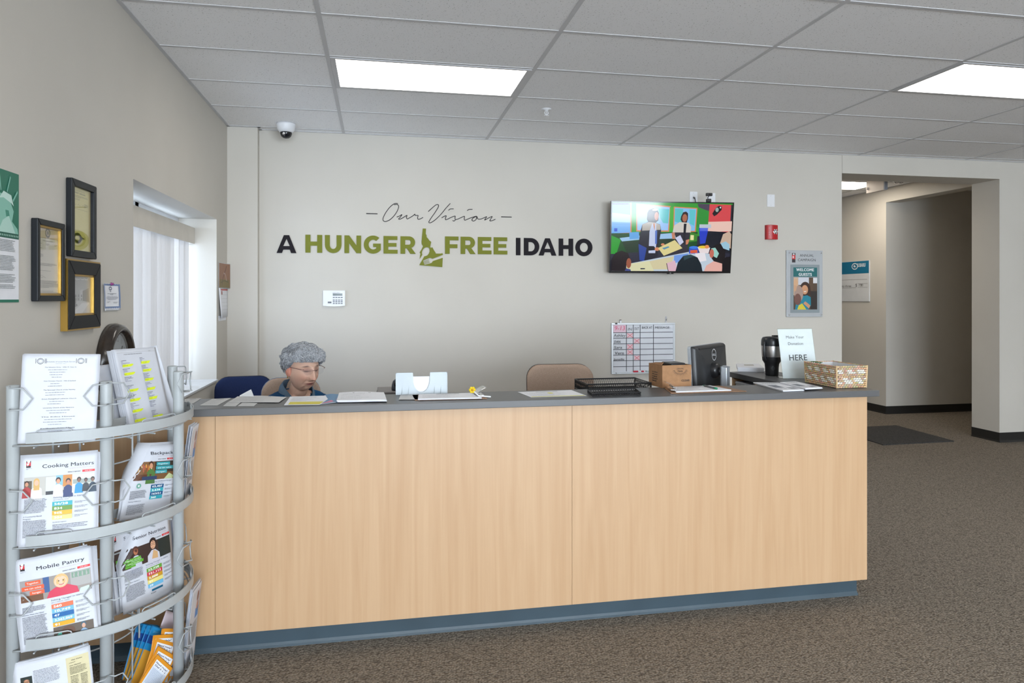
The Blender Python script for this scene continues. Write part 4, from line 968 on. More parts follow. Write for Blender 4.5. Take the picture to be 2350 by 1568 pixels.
# ================================================================== CEILING FITTINGS
c = onZ(656.5, 290, ZC - 0.02); c = Vector((c.x, c.y, ZC - 0.0012))
t = thing('dome_camera', 'white dome security camera with smoked lens on the ceiling', 'camera', loc=c)
MB().lathe([(0, 0), (0.073, 0), (0.075, -0.012), (0.066, -0.048), (0.052, -0.066), (0.042, -0.069), (0.0, -0.069)], c, 32).build('housing', WHITE, t, smooth=True)
MB().lathe([(0.044, -0.066), (0.046, -0.080), (0.038, -0.100), (0.024, -0.112), (0.0, -0.117)], c, 28).build('lens_dome', M('smoked_dome', C(26, 26, 30), 0.08), t, smooth=True)
MB().lathe([(0.0, 0.004), (0.010, 0.003), (0.012, 0.0)], c + Vector((-0.012, -0.040, -0.086)), 12, Matrix.Rotation(PI / 2 + 0.3, 4, 'X')).build('lens', CHROME, t)
c = onZ(1254, 251, ZC)
t = thing('sprinkler_head', 'white pendent fire sprinkler under a ceiling tile', 'sprinkler', loc=(c.x, c.y, ZC + 0.006))
c = Vector((c.x, c.y, ZC + 0.006))
MB().lathe([(0, -0.001), (0.038, -0.001), (0.036, -0.008), (0.015, -0.012), (0.012, -0.02), (0, -0.02)], c, 20).build('escutcheon', WHITE, t, smooth=True)
mb = MB()
for s in (-1, 1): mb.tube([c + Vector((0.008 * s, 0, -0.018)), c + Vector((0.014 * s, 0, -0.034)), c + Vector((0.002 * s, 0, -0.052))], 0.0025, 6)
mb.tube([c + Vector((0, 0, -0.02)), c + Vector((0, 0, -0.05))], 0.002, 6); mb.build('frame_arms', WHITE, t)
MB().lathe([(0, -0.054), (0.016, -0.054), (0.017, -0.051), (0, -0.05)], c, 12).build('deflector', WHITE, t)
# ================================================================== ON THE LEFT WALL
def lw(x, y, off=0.0): p = onX(x, y, XL + off); return (p.y, p.z)
leftF = lambda off: (lambda u, v, d=0.0: Vector((XL + off + d, u, v)))
INK = C(60, 60, 62)
def wall_frame(px, name, label, moulding, fw, depth, inner=None):
    """px: left x, right x, top y and bottom y of the outer edge at the left side"""
    xl, xr, yt, yb = px; off = depth
    (a, z1), (b, _) = lw(xl, yt, off * 0.5), lw(xr, yt, off)
    z0 = lw(xl, yb, off * 0.5)[1]
    t = thing(name, label, 'picture frame', loc=(XL, (a + b) / 2, z0))
    for m4 in ([(a, z0), (b, z0), (b - fw, z0 + fw), (a + fw, z0 + fw)], [(a + fw, z1 - fw), (b - fw, z1 - fw), (b, z1), (a, z1)], [(a, z0), (a + fw, z0 + fw), (a + fw, z1 - fw), (a, z1)], [(b - fw, z0 + fw), (b, z0), (b, z1), (b - fw, z1 - fw)]):
        MB().prism(m4, lambda u, v, d: Vector((XL + d, u, v)), 0.001, depth).build('moulding', moulding, t, bevel=0.003)
    if inner:
        f2 = fw + 0.008
        for (y0, w0, y1, w1) in ((a + fw, z0 + fw, b - fw, z0 + f2), (a + fw, z1 - f2, b - fw, z1 - fw), (a + fw, z0 + f2, a + f2, z1 - f2), (b - f2, z0 + f2, b - fw, z1 - f2)):
            MB().box(XL + 0.002, y0, w0, XL + depth * 0.8, y1, w1).build('gilt_slip', inner, t)
    MB().box(XL + 0.001, a + fw * 0.5, z0 + fw * 0.5, XL + depth * 0.35, b - fw * 0.5, z1 - fw * 0.5).build('sheet', PAPER, t)
    MB().box(XL + depth * 0.55, a + fw * 0.9, z0 + fw * 0.9, XL + depth * 0.55 + 0.002, b - fw * 0.9, z1 - fw * 0.9).build('glazing', GLASS, t)
    pr = Print(lambda u, v, d=0: Vector((XL + depth * 0.35 + d, a + fw + u * (b - a - 2 * fw), z0 + fw + v * (z1 - z0 - 2 * fw))))
    return t, pr, (b - a - 2 * fw), (z1 - z0 - 2 * fw)
NAVY = M('frame_blue_black', C(24, 27, 31), 0.45, spec=0.25)
r2 = random.Random(3)
# yellow certificate
t, p, W, H = wall_frame((158, 222.5, 407, 588), 'picture_frame', 'black framed pale yellow-green certificate, topmost of the framed group', NAVY, 0.027, 0.024)
p.rect(0, 0, 1, 1, C(206, 196, 126)); p.rect(0.9, 0, 1, 1, C(188, 168, 96)); p.rect(0.0, 0.66, 0.85, 0.665, C(150, 140, 80))
p.text('STATE OF IDAHO', 0.45, 0.945, 0.016, C(110, 104, 70), 0, 'c', fit=0.5); p.text('FIRST LEDGER', 0.45, 0.905, 0.022, C(90, 88, 66), 2, 'c', fit=0.55)
p.para(0.06, 0.87, 0.8, 3, 0.014, C(120, 114, 72), r2); p.para(0.06, 0.82, 0.4, 3, 0.014, C(120, 114, 72), r2)
for u in (0.1, 0.32, 0.55): p.line([(u, 0.72), (u + 0.05, 0.745), (u + 0.1, 0.72), (u + 0.14, 0.735)], 0.004, C(110, 104, 74), 3)
p.para(0.66, 0.76, 0.2, 4, 0.016, C(120, 114, 72), r2)
p.ring(0.32, 0.2, 0.42, 0.22, C(186, 176, 84), 0.135); p.disc(0.3, 0.2, 0.12, C(186, 176, 84), 0.04)
p.build('print', t, PRINTG)
# letter with round seal
t, p, W, H = wall_frame((78.5, 150.5, 500, 692), 'picture_frame', 'black framed letter with gilt slip, tan heading and round seal', NAVY, 0.021, 0.024, GOLD)
p.rect(0, 0, 1, 1, C(204, 198, 188)); p.rect(0, 0.83, 1, 1, C(196, 176, 150)); p.rect(0, 0.828, 1, 0.833, C(110, 80, 50))
p.ring(0.5, 0.91, 0.11, 0.025, C(80, 72, 62), 0.075); p.ring(0.5, 0.91, 0.085, 0.012, C(80, 72, 62), 0.052); p.disc(0.5, 0.91, 0.045, C(80, 72, 62), 0.03)
p.text('LETTER OF INCORPORATION', 0.5, 0.785, 0.012, C(84, 80, 78), 1, 'c', fit=0.45)
for u in (0.08, 0.42, 0.78): p.para(u, 0.745, 0.16, 2, 0.014, C(110, 104, 100), r2)
p.para(0.06, 0.68, 0.6, 1, 0.014, C(110, 106, 102), r2)
for v, n, wd in ((0.635, 1, 0.3), (0.59, 4, 0.25), (0.49, 1, 0.2), (0.46, 3, 0.9), (0.39, 1, 0.15), (0.355, 1, 0.9), (0.285, 2, 0.25), (0.21, 8, 0.92), (0.06, 1, 0.9)): p.para(0.05, v, wd, n, 0.014, C(116, 112, 108), r2)
p.line([(0.06, 0.255), (0.14, 0.275), (0.2, 0.255), (0.28, 0.27), (0.38, 0.255)], 0.004, C(80), 3); p.rect(0.02, 0.04, 0.98, 0.044, C(90))
p.build('print', t, PRINTG)
# gilt frame with the old photograph
t, p, W, H = wall_frame((149.5, 231.5, 597, 757), 'picture_frame', 'wide black and gold frame around a grey photograph of a building', M('frame_black_satin', C(26, 26, 28), 0.5, spec=0.2), 0.052, 0.03, GOLD)
a_, b_ = lw(149.5, 597, 0.015)[0], lw(231.5, 597, 0.03)[0]; zt_, zb_ = lw(149.5, 597, 0.015)[1], lw(149.5, 757, 0.015)[1]
for (y0, w0, y1, w1) in ((a_ - 0.006, zb_ - 0.006, b_ + 0.006, zb_ + 0.004), (a_ - 0.006, zt_ - 0.004, b_ + 0.006, zt_ + 0.006), (a_ - 0.006, zb_ + 0.004, a_ + 0.004, zt_ - 0.004), (b_ - 0.004, zb_ + 0.004, b_ + 0.006, zt_ - 0.004)):
    MB().box(XL + 0.001, y0, w0, XL + 0.026, y1, w1).build('gilt_edge', GOLD, t)
g = lambda x: C(x, x, x + 3)
p.grad(0, 0, 1, 1, g(190), g(180), g(118), g(112)); p.poly([(0, 0), (1, 0), (1, 0.3), (0.4, 0.36), (0, 0.25)], g(176)); p.poly([(0, 0), (0.5, 0), (0.9, 0.3), (0.55, 0.3), (0.1, 0.06)], g(200))
p.poly([(0.05, 0.55), (0.45, 0.62), (0.5, 0.58), (0.88, 0.68), (0.9, 0.32), (0.35, 0.36), (0.05, 0.34)], g(150)); p.poly([(0.58, 0.6), (0.88, 0.68), (0.9, 0.32), (0.58, 0.36)], g(84)); p.poly([(0.45, 0.61), (0.58, 0.64), (0.58, 0.36), (0.46, 0.37)], g(176))
for u in (0.24, 0.36, 0.5): p.rect(u, 0.45, u + 0.05, 0.51, g(96)); p.rect(u, 0.37, u + 0.05, 0.42, g(96))
p.poly([(0, 0.2), (0.2, 0.22), (0.28, 0.32), (0.2, 0.6), (0.08, 0.7), (0, 0.66)], g(92)); p.poly([(0, 0.14), (0.35, 0.24), (0.3, 0.29), (0, 0.24)], g(110))
p.text('Original Food Bank', 0.5, 0.87, 0.052, C(214), 2, 'c', fit=0.66)
p.build('print', t, PRINTG)
# green and white employee poster (cropped by the picture's edge)
p0, p1 = lw(-62, 375, 0.0), lw(41.5, 401, 0.0); zt = lw(41.5, 401)[1]; zb = lw(41.5, 694)[1]; ya, yb_ = p0[0], p1[0]
t = thing('wall_poster', 'tall green and white paper poster pinned flat on the wall beside the frames', 'poster', loc=(XL, (ya + yb_) / 2, zb))
MB().box(XL + 0.0005, ya, zb, XL + 0.002, yb_, zt).build('sheet', PAPER, t)
p = Print(lambda u, v, d=0: Vector((XL + 0.002 + d, ya + u * (yb_ - ya), zb + v * (zt - zb))))
p.rect(0, 0.53, 1, 1, C(20, 112, 88)); p.rect(0, 0.0, 1, 0.022, C(20, 112, 88)); p.rect(0, 0.49, 1, 0.53, C(16, 92, 74))
for k in range(24): p.rect(0.03 + k * 0.04, 0.503, 0.05 + k * 0.04, 0.517, C(170, 210, 196))
p.poly([(0.2, 0.53), (0.25, 0.66), (0.4, 0.76), (0.55, 0.82), (0.75, 0.8), (0.86, 0.7), (0.82, 0.62), (0.95, 0.57), (0.97, 0.53)], C(132, 190, 172)); p.poly([(0.5, 0.53), (0.6, 0.62), (0.74, 0.66), (0.82, 0.6), (0.9, 0.53)], C(176, 214, 202))
p.poly([(0.52, 0.78), (0.62, 0.84), (0.8, 0.82), (0.86, 0.74), (0.8, 0.76), (0.62, 0.79)], C(196, 226, 216)); p.poly([(0.66, 0.7), (0.74, 0.7), (0.76, 0.66), (0.68, 0.65)], C(64, 142, 120))
for a, b in (((0.42, 0.8), (0.3, 0.93)), ((0.56, 0.84), (0.52, 0.98)), ((0.7, 0.84), (0.78, 0.96)), ((0.84, 0.78), (0.95, 0.86))): p.line([a, b], 0.02, C(120, 184, 166))
for v, n in ((0.47, 9), (0.35, 11), (0.21, 7), (0.13, 4)): p.para(0.04, v, 0.86, n, 0.0115, C(110, 116, 116), r2)
p.build('print', t)
# small certificate with scalloped blue border
cor = [(236, 711.5), (270.5, 714), (271, 654), (233, 648)]
ys = [lw(*c)[0] for c in cor]; zs = [lw(*c)[1] for c in cor]
y0, y1, z0, z1 = min(ys) + 0.006, max(ys), sum(zs[:2]) / 2, sum(zs[2:]) / 2
t = thing('pinned_certificate', 'small white certificate with scalloped blue border pinned to the wall', 'certificate', loc=(XL, (y0 + y1) / 2, z0))
def cert(u, v, d=0.0): return Vector((XL + 0.002 + 0.006 * abs(2 * u - 1) ** 2 + 0.02 * max(0, 0.25 - v) ** 1.2 + d, y0 + (y1 - y0) * (u + 0.03 * math.sin(v * 4)), z0 + (z1 - z0) * v))
MB().grid(lambda u, v: cert(u, v), 8, 10).build('sheet', PAPER, t, smooth=True, solid=0.0004)
p = Print(lambda u, v, d=0: cert(u, v, d + 0.0003)); p.sub = 10
BL = C(110, 132, 172)
p.rect(0.0, 0.92, 1, 0.97, BL, 8, 1); p.rect(0, 0.1, 1, 0.15, BL, 8, 1); p.rect(0.0, 0.1, 0.07, 0.97, BL, 1, 8); p.rect(0.93, 0.1, 1, 0.97, BL, 1, 8)
for k in range(9):
    for v, s in ((0.97, 1), (0.1, -1)): p.poly([(k / 9, v), ((k + 1) / 9, v), ((k + 0.5) / 9, v + 0.03 * s)], BL)
p.ring(0.45, 0.82, 0.09, 0.03, C(80, 84, 110), 0.07); p.poly([(0.41, 0.72), (0.49, 0.72), (0.45, 0.68)], C(60, 64, 90))
p.para(0.2, 0.62, 0.6, 2, 0.035, C(60, 64, 80), r2, align='c'); p.para(0.12, 0.52, 0.74, 5, 0.03, C(140, 144, 156), r2, align='c'); p.para(0.2, 0.32, 0.22, 2, 0.03, C(120), r2); p.para(0.6, 0.3, 0.26, 2, 0.03, C(120), r2)
p.build('print', t)
c = cert(0.52, 0.985); MB().lathe([(0, 0.012), (0.006, 0.011), (0.004, 0.006), (0.007, 0.004), (0.007, 0.001), (0, 0.001)], (XL + 0.002, c.y, c.z), 12, Matrix.Rotation(PI / 2, 4, 'Y')).build('push_pin', M('pin_purple', C(140, 40, 120), 0.3), t, smooth=True)
# calendar by the corner
ya = lw(500.5, 640)[0]; yb_ = lw(521, 640)[0]; zt, zm, zb = lw(501, 602)[1], lw(501, 661)[1], lw(501, 737)[1]
t = thing('wall_calendar', 'hanging wall calendar with autumn picture above its page, near the corner', 'calendar', loc=(XL, (ya + yb_) / 2, zb))
mid = zm
MB().grid(lambda u, v: Vector((XL + 0.004 + 0.02 * u * u, ya + (yb_ - ya) * u, mid + (zt - mid) * v)), 6, 3).build('picture_page', GREYPAPER, t, smooth=True, solid=0.001)
MB().grid(lambda u, v: Vector((XL + 0.004 + 0.02 * (1 - u) * (1 - v), ya + (yb_ - ya) * u, zb + 0.1 * (mid - zb) + 0.9 * (mid - zb) * v)), 6, 3).build('month_page', PAPER, t, smooth=True, solid=0.001)
MB().box(XL + 0.001, ya + 0.01, zb, XL + 0.003, yb_ - 0.05, zb + 0.15 * (mid - zb)).build('under_page', PAPER, t)
p = Print(lambda u, v, d=0: Vector((XL + 0.0052 + 0.02 * u * u + d, ya + (yb_ - ya) * u, mid + (zt - mid) * v)))
p.rect(0.02, 0.02, 0.98, 0.98, C(150, 108, 84), 6, 1); p.rect(0.05, 0.02, 0.95, 0.35, C(128, 112, 70), 6, 1); p.line([(0.3, 0.1), (0.4, 0.4), (0.6, 0.7), (0.7, 0.9)], 0.05, C(110, 70, 60), 3); p.line([(0.7, 0.3), (0.6, 0.55), (0.45, 0.6)], 0.05, C(176, 150, 140), 3); p.line([(0.2, 0.2), (0.5, 0.3), (0.85, 0.25)], 0.04, C(100, 96, 60), 3)
p.build('picture_print', t)
p = Print(lambda u, v, d=0: Vector((XL + 0.0052 + 0.02 * (1 - u) * (1 - v) + d, ya + (yb_ - ya) * u, zb + 0.1 * (mid - zb) + 0.9 * (mid - zb) * v)))
p.rect(0.2, 0.92, 0.98, 0.97, C(190, 80, 80), 4, 1); p.rect(0.22, 0.78, 0.36, 0.9, C(180, 120, 116))
for k in range(1, 6): p.rect(0.2, 0.12 + k * 0.13, 0.96, 0.125 + k * 0.13, C(170), 4, 1)
p.text('31', 0.3, 0.05, 0.02, C(120)); p.build('page_print', t)
# round clock
cyk, czk, R = 3.485, 1.185, 0.175
t = thing('wall_clock', 'round wall clock with glossy dark brown rim beside the window', 'clock', loc=(XL, cyk, czk - R))
RY = Matrix.Rotation(PI / 2, 4, 'Y')
MB().lathe([(R - 0.045, 0.0), (R, 0.0), (R + 0.002, 0.02), (R - 0.006, 0.046), (R - 0.02, 0.058), (R - 0.036, 0.054), (R - 0.045, 0.036), (R - 0.045, 0.0)], (XL + 0.001, cyk, czk), 48, RY).build('rim', M('clock_dark_wood', C(52, 44, 38), 0.18, vary=0.2, nscale=25), t, smooth=True)
dial = MB().lathe([(0, 0.028), (R - 0.045, 0.028)], (XL, cyk, czk), 48, RY).build('dial', M('dial_grey', C(150, 156, 160), 0.5), t)
MB().lathe([(0, 0.044), (R - 0.04, 0.044)], (XL, cyk, czk), 48, RY).build('crystal', GLASS, t)
p = Print(lambda u, v, d=0: Vector((XL + 0.0285 + d, cyk + u, czk + v)))
for k in range(1, 13):
    a = PI / 2 - k * PI / 6; p.text(str(k), 0.105 * math.cos(a), 0.105 * math.sin(a) - 0.012, 0.024, C(70, 72, 76), 0, 'c')
p.disc(0, 0, 0.045, C(128, 132, 136)); p.build('numerals', dial)
mb = MB(); mb.tube([(XL + 0.036, cyk - 0.01, czk - 0.02), (XL + 0.036, cyk + 0.045, czk + 0.07)], 0.003, 6); mb.tube([(XL + 0.038, cyk, czk), (XL + 0.038, cyk - 0.055, czk + 0.02)], 0.004, 6); mb.build('hands', BLACK, t)
c = onX(238, 833, XL + 0.03)
t = thing('wall_peg', 'short black peg sticking out of the wall beside the clock', 'peg', loc=(XL, c.y, c.z))
MB().lathe([(0, 0.04), (0.007, 0.04), (0.009, 0.036), (0.009, 0.0)], (XL, c.y, c.z), 14, RY).build('knob', BLACK, t, smooth=True)
MB().lathe([(0, 0.004), (0.013, 0.004), (0.014, 0.0)], (XL, c.y, c.z), 14, RY).build('rosette', BLACK, t)
# ================================================================== LITERATURE RACK
RC = Vector((-1.0485, 2.724, 0)); RP, RR = 0.3376, 0.378
POSTS = [-98.0, -55.0, 0.0, 40.0]
RAILS = [1.0705, 0.7599, 0.4483, 0.1387]            # top edge of each curved rail
def rk(a, r, z): a = math.radians(a); return Vector((RC.x + r * math.cos(a), RC.y + r * math.sin(a), z))
rack = thing('literature_rack', 'pale grey half-round floor rack with curved shelf rails full of newsletters', 'rack', loc=(RC.x, RC.y, 0))
for a in POSTS:
    b = rk(a, RP, 0)
    po = MB().lathe([(0, 0), (0.018, 0), (0.018, 1.2064)], b, 20).build('post', RACKGREY, rack, smooth=True)
    MB().lathe([(0.0185, 1.2064), (0.0185, 1.209), (0.016, 1.212), (0, 1.2128)], b, 20).build('post_cap', RACKGREY, po, smooth=True)
WIRE = M('rack_wire', C(168, 173, 176), 0.35)
for lv, zt in enumerate(RAILS):
    zb = zt - 0.0315
    def band(a0, a1, r, z0, z1, th, n=40):
        mb = MB(); vs = []; k = 4
        for i in range(n + 1):
            a = a0 + (a1 - a0) * i / n
            vs += [rk(a, r, z0), rk(a, r, z1), rk(a, r - th, z1), rk(a, r - th, z0)]
        fs = [(i * k + j, i * k + (j + 1) % k, (i + 1) * k + (j + 1) % k, (i + 1) * k + j) for i in range(n) for j in range(k)]
        fs += [(0, 3, 2, 1), tuple(n * k + j for j in range(k))]
        return mb.add(vs, fs)
    rail = band(-89, 43, RR, zb, zt, 0.0035).build('shelf_rail', RACKGREY, rack)
    band(-89, 43, RR - 0.0035, zb, zb + 0.003, 0.010).build('rail_flange', RACKGREY, rail)
    band(-96, 43, 0.20, zb - 0.004, zb + 0.026, 0.003).build('back_band', RACKGREY, rack)
    # wire shelf floor: two arcs and radial rods
    zf = zb - 0.009
    for r in (0.31, 0.36): MB().tube([rk(-96 + 139 * i / 26, r, zf) for i in range(27)], 0.0026, 6).build('floor_wire', WIRE, rack, smooth=True)
    for a in (-86, -76, -66, -45, -32, -20, -10, 12, 24, 34): MB().tube([rk(a, 0.17, zf - 0.005), rk(a, 0.372, zf - 0.005)], 0.0026, 6).build('floor_rod', WIRE, rack)
    # raised stop wires just inside the rail
    for a0, a1 in ((-86, -70), (-40, -16), (8, 30)):
        MB().tube([rk(a0, 0.372, zt - 0.012), rk(a0 + 1.2, 0.370, zt + 0.004)] + [rk(a0 + 2.5 + (a1 - a0 - 5) * i / 6, 0.369, zt + 0.007) for i in range(7)] + [rk(a1 - 1.2, 0.370, zt + 0.004), rk(a1, 0.372, zt - 0.012)], 0.0022, 6).build('stop_wire', WIRE, rack, smooth=True)
    # pentagon wire loops either side of each post
    zl = zt + 0.138
    for i, a in enumerate(POSTS):
        P0 = rk(a, RP, 0); out = Vector((math.cos(math.radians(a)), math.sin(math.radians(a)), 0))
        for s in (-1, 1):
            j = i + s
            tdir = (rk(POSTS[j], RP, 0) - P0).normalized() if 0 <= j < len(POSTS) else Vector((-out.y, out.x, 0)) * s
            if i == 0 and s == -1: continue
            if i == 3 and s == 1: continue
            o_ = P0 + out * 0.047
            k = 1.0 if lv < 3 else 0.9
            pts = [P0 + out * 0.016 + Vector((0, 0, zl)), o_ + tdir * 0.016 + Vector((0, 0, zl)), o_ + tdir * 0.050 * k + Vector((0, 0, zl - 0.004)), o_ + tdir * 0.074 * k + Vector((0, 0, zl - 0.036)), o_ + tdir * 0.050 * k + Vector((0, 0, zl - 0.068)), o_ + tdir * 0.016 + Vector((0, 0, zl - 0.068)), P0 + out * 0.016 + Vector((0, 0, zl - 0.068))]
            MB().tube(pts, 0.0024, 6).build('wire_loop', WIRE, rack, smooth=True)
    P0 = rk(0, RP, 0)
for a in (-88, -66, -44, -36, -10, 14, 30): MB().tube([rk(a, 0.197, 0.02), rk(a, 0.197, 1.14)], 0.0032, 6).build('back_wire', WIRE, rack)
for z in (0.30, 0.60, 0.91, 1.13): MB().tube([rk(-98 + 140 * i / 26, 0.197, z) for i in range(27)], 0.0028, 6).build('back_ring', WIRE, rack, smooth=True)
for a in POSTS: MB().tube([rk(a, RP - 0.01, 0.05), rk(a, 0.197, 0.05)], 0.005, 8).build('base_strut', WIRE, rack)

# ------------------------------------------------------------------ printed matter in the rack
def sheet_fn(mt, w, h, bend):
    def f(u, v, d=0.0):
        b = bend(2 * u - 1, v)
        if isinstance(b, tuple):                 # rolled over: (x, y, angle)
            x, y, a = b; return mt @ Vector((x * w / 2 - d * math.sin(a), y - d * math.cos(a), v * h))
        return mt @ Vector(((u - 0.5) * w, b - d, v * h))
    return f      # u, v in 0..1, d towards the reader
flat = lambda s, t: 0.0
def roll_back(x0, rho, w, extra):
    """left part of the sheet curls backwards left of x0(t), given in half widths"""
    def b(s, t):
        e = extra(s, t); c = x0(t)
        if s >= c: return (s, e, 0.0)
        a = min((c - s) * w / 2 / rho, 2.9)
        return (c - math.sin(a) * rho / (w / 2), e + rho * (1 - math.cos(a)), -a)
    return b
SHEETW = M('newsletter_paper', C(206, 209, 217), 0.6, vary=0.015, nscale=30)
def leaflet(name, label, cat, pos, yaw, tilt, roll, w=0.2159, h=0.2794, bend=flat, back=3, spread=0.0022, paint=None, group=None, fan=0.8, mat=None, seed=1):
    mt = pose(pos, yaw, tilt, roll); r_ = random.Random(seed)
    t = thing(name, label, cat, loc=pos, group=group)
    f = sheet_fn(mt, w, h, bend)
    fs_ = MB().grid(lambda u, v: f(u, v), 16, 16).build('front_sheet', mat or SHEETW, t, smooth=True, solid=0.0003)
    for k in range(back):
        m2 = mt @ Matrix.Translation((r_.uniform(-1, 1) * 0.004 * fan, (k + 1) * spread, r_.uniform(-0.3, 1) * 0.006 * fan)) @ Matrix.Rotation(math.radians(r_.uniform(-1.2, 1.2) * fan), 4, 'Y')
        g_ = sheet_fn(m2, w, h, bend)
        MB().grid(lambda u, v: g_(u, v), 8, 8).build('sheet', mat or SHEETW, t, smooth=True, solid=0.0003)
    if paint:
        p = Print(lambda u, v, d=0.0: f(u, v, d + 0.0002), 0.0002, 0.00003); p.sub = 16; paint(p, r_); p.build('print', fs_)
    return t
DARK = C(44, 46, 54); GREY = C(120, 124, 134)
def person(p, u, v, s, skin, hair, top, asp=0.77, long=False):
    """a small head-and-shoulders in a printed photograph"""
    p.poly([(u - 0.06 * s, v - 0.12 * s), (u - 0.05 * s, v - 0.02 * s), (u - 0.015 * s, v + 0.005 * s), (u + 0.015 * s, v + 0.005 * s), (u + 0.05 * s, v - 0.02 * s), (u + 0.06 * s, v - 0.12 * s)], top)
    p.disc(u, v + 0.045 * s, 0.030 * s / 1, hair, 0.030 * s * asp * 1.25, 14)
    if long: p.rect(u - 0.03 * s, v - 0.03 * s, u + 0.03 * s, v + 0.045 * s, hair)
    p.disc(u, v + 0.033 * s, 0.022 * s, skin, 0.024 * s, 14)
def masthead(p, title, tu0, tu1, r_, tv=0.865, show=None):
    p.rect(0.07, 0.88, 0.13, 0.955, C(36, 32, 36)); p.rect(0.07, 0.90, 0.13, 0.94, C(198, 44, 54)); p.disc(0.1, 0.95, 0.02, C(222), 0.016, 12); p.disc(0.092, 0.92, 0.016, C(232, 226, 228), 0.012, 10); p.line([(0.085, 0.90), (0.11, 0.935)], 0.008, C(232, 226, 228))
    p.para(0.07, 0.868, 0.08, 2, 0.009, GREY, r_)
    p.text(title, tu0, tv, 0.043, DARK, 1, 'l', fit=tu1 - tu0)
    p.text('a program of The Idaho Foodbank', tu1, tv - 0.028, 0.011, C(190, 160, 170), 0, 'r', fit=0.34)
    p.rect(0.80, 0.787, 0.965, 0.812, C(212, 44, 48)); p.text('MAR 2017', 0.883, 0.793, 0.012, C(240, 200, 200), 1, 'c', fit=0.1)
    p.text('IMPACT REPORT', 0.78, 0.793, 0.012, DARK, 2, 'r', fit=0.17)
def stats(p, u, v, rows, r_, bw=0.26, rh=0.048):
    for k, (s, col) in enumerate(rows):
        y = v - k * (rh + 0.003)
        p.rect(u, y - rh, u + bw, y, col); p.text(s, u + 0.025, y - rh + 0.011, 0.0265, C(244, 244, 240), 2, 'l', fit=min(bw - 0.05, 0.036 * len(s)))
        p.para(u + bw + 0.03, y - 0.02, 0.18, 2, 0.013, GREY, r_)
TEAL, GREEN, AMBER, LIME = C(52, 166, 180), C(100, 144, 58), C(236, 172, 42), C(224, 226, 130)

def paint_schedule(p, r_):
    for u in (0.235, 0.76):
        p.ring(u, 0.925, 0.045, 0.006, C(60), 0.034); p.ring(u, 0.925, 0.03, 0.004, C(90), 0.023)
        for du in (-0.06, 0.06, 0.075): p.rect(u + du - 0.003, 0.9, u + du + 0.003, 0.955, C(50))
    p.text('Schedule of Local Meals Served', 0.5, 0.912, 0.014, C(90, 96, 110), 0, 'c', fit=0.37); p.text('September 2017', 0.5, 0.893, 0.008, GREY, 0, 'c', fit=0.14)
    v = 0.85
    for title, n in (('The Salvation Army - 4306 W. State St', 4), ('First Christian Church - 10th & Eastland', 2), ('The Episcopal Church of the Nativity', 2), ('Grace Evangelical Lutheran Church', 2), ('University Church of the Nazarene', 2), ('The Kilns House', 3), ('Fellowship Hall', 3)):
        p.text(title, 0.5, v, 0.0115, C(70, 74, 84), 1, 'c', fit=0.40 + 0.06 * r_.random()); v -= 0.028
        for k in range(n): p.para(0.5 - 0.24, v, 0.48 * r_.uniform(0.7, 1.0), 1, 0.016, C(130, 134, 146), r_, align='c'); v -= 0.028
        v -= 0.018
def paint_list(p, r_):
    p.rect(0.05, 0.952, 0.97, 0.955, C(170)); p.text('FOOD PANTRIES AND RESOURCES', 0.4, 0.925, 0.012, C(90), 1, 'c', fit=0.42); p.para(0.78, 0.955, 0.16, 1, 0.012, C(140), r_)
    for u, v0 in ((0.1, 0.85), (0.52, 0.87)):
        v = v0
        while v > 0.1:
            n = r_.choice((3, 4, 4, 5)); p.para(u, v, 0.2, 1, 0.014, C(70, 72, 90), r_); v -= 0.016
            for k in range(n): p.para(u, v, r_.uniform(0.08, 0.26), 1, 0.014, C(110, 112, 140), r_); v -= 0.016
            if r_.random() < 0.8: p.poly([(u + 0.01, v - 0.016), (u + 0.2, v - 0.012), (u + 0.3 * r_.uniform(0.7, 1), v + 0.008), (u + 0.25, v + 0.02), (u + 0.02, v + 0.018)], C(226, 240, 46)); p.para(u, v, 0.2, 1, 0.012, C(120, 130, 60), r_)
            v -= 0.042
    p.rect(0.04, 0.05, 0.95, 0.054, C(120)); p.para(0.3, 0.03, 0.5, 1, 0.014, C(140), r_)
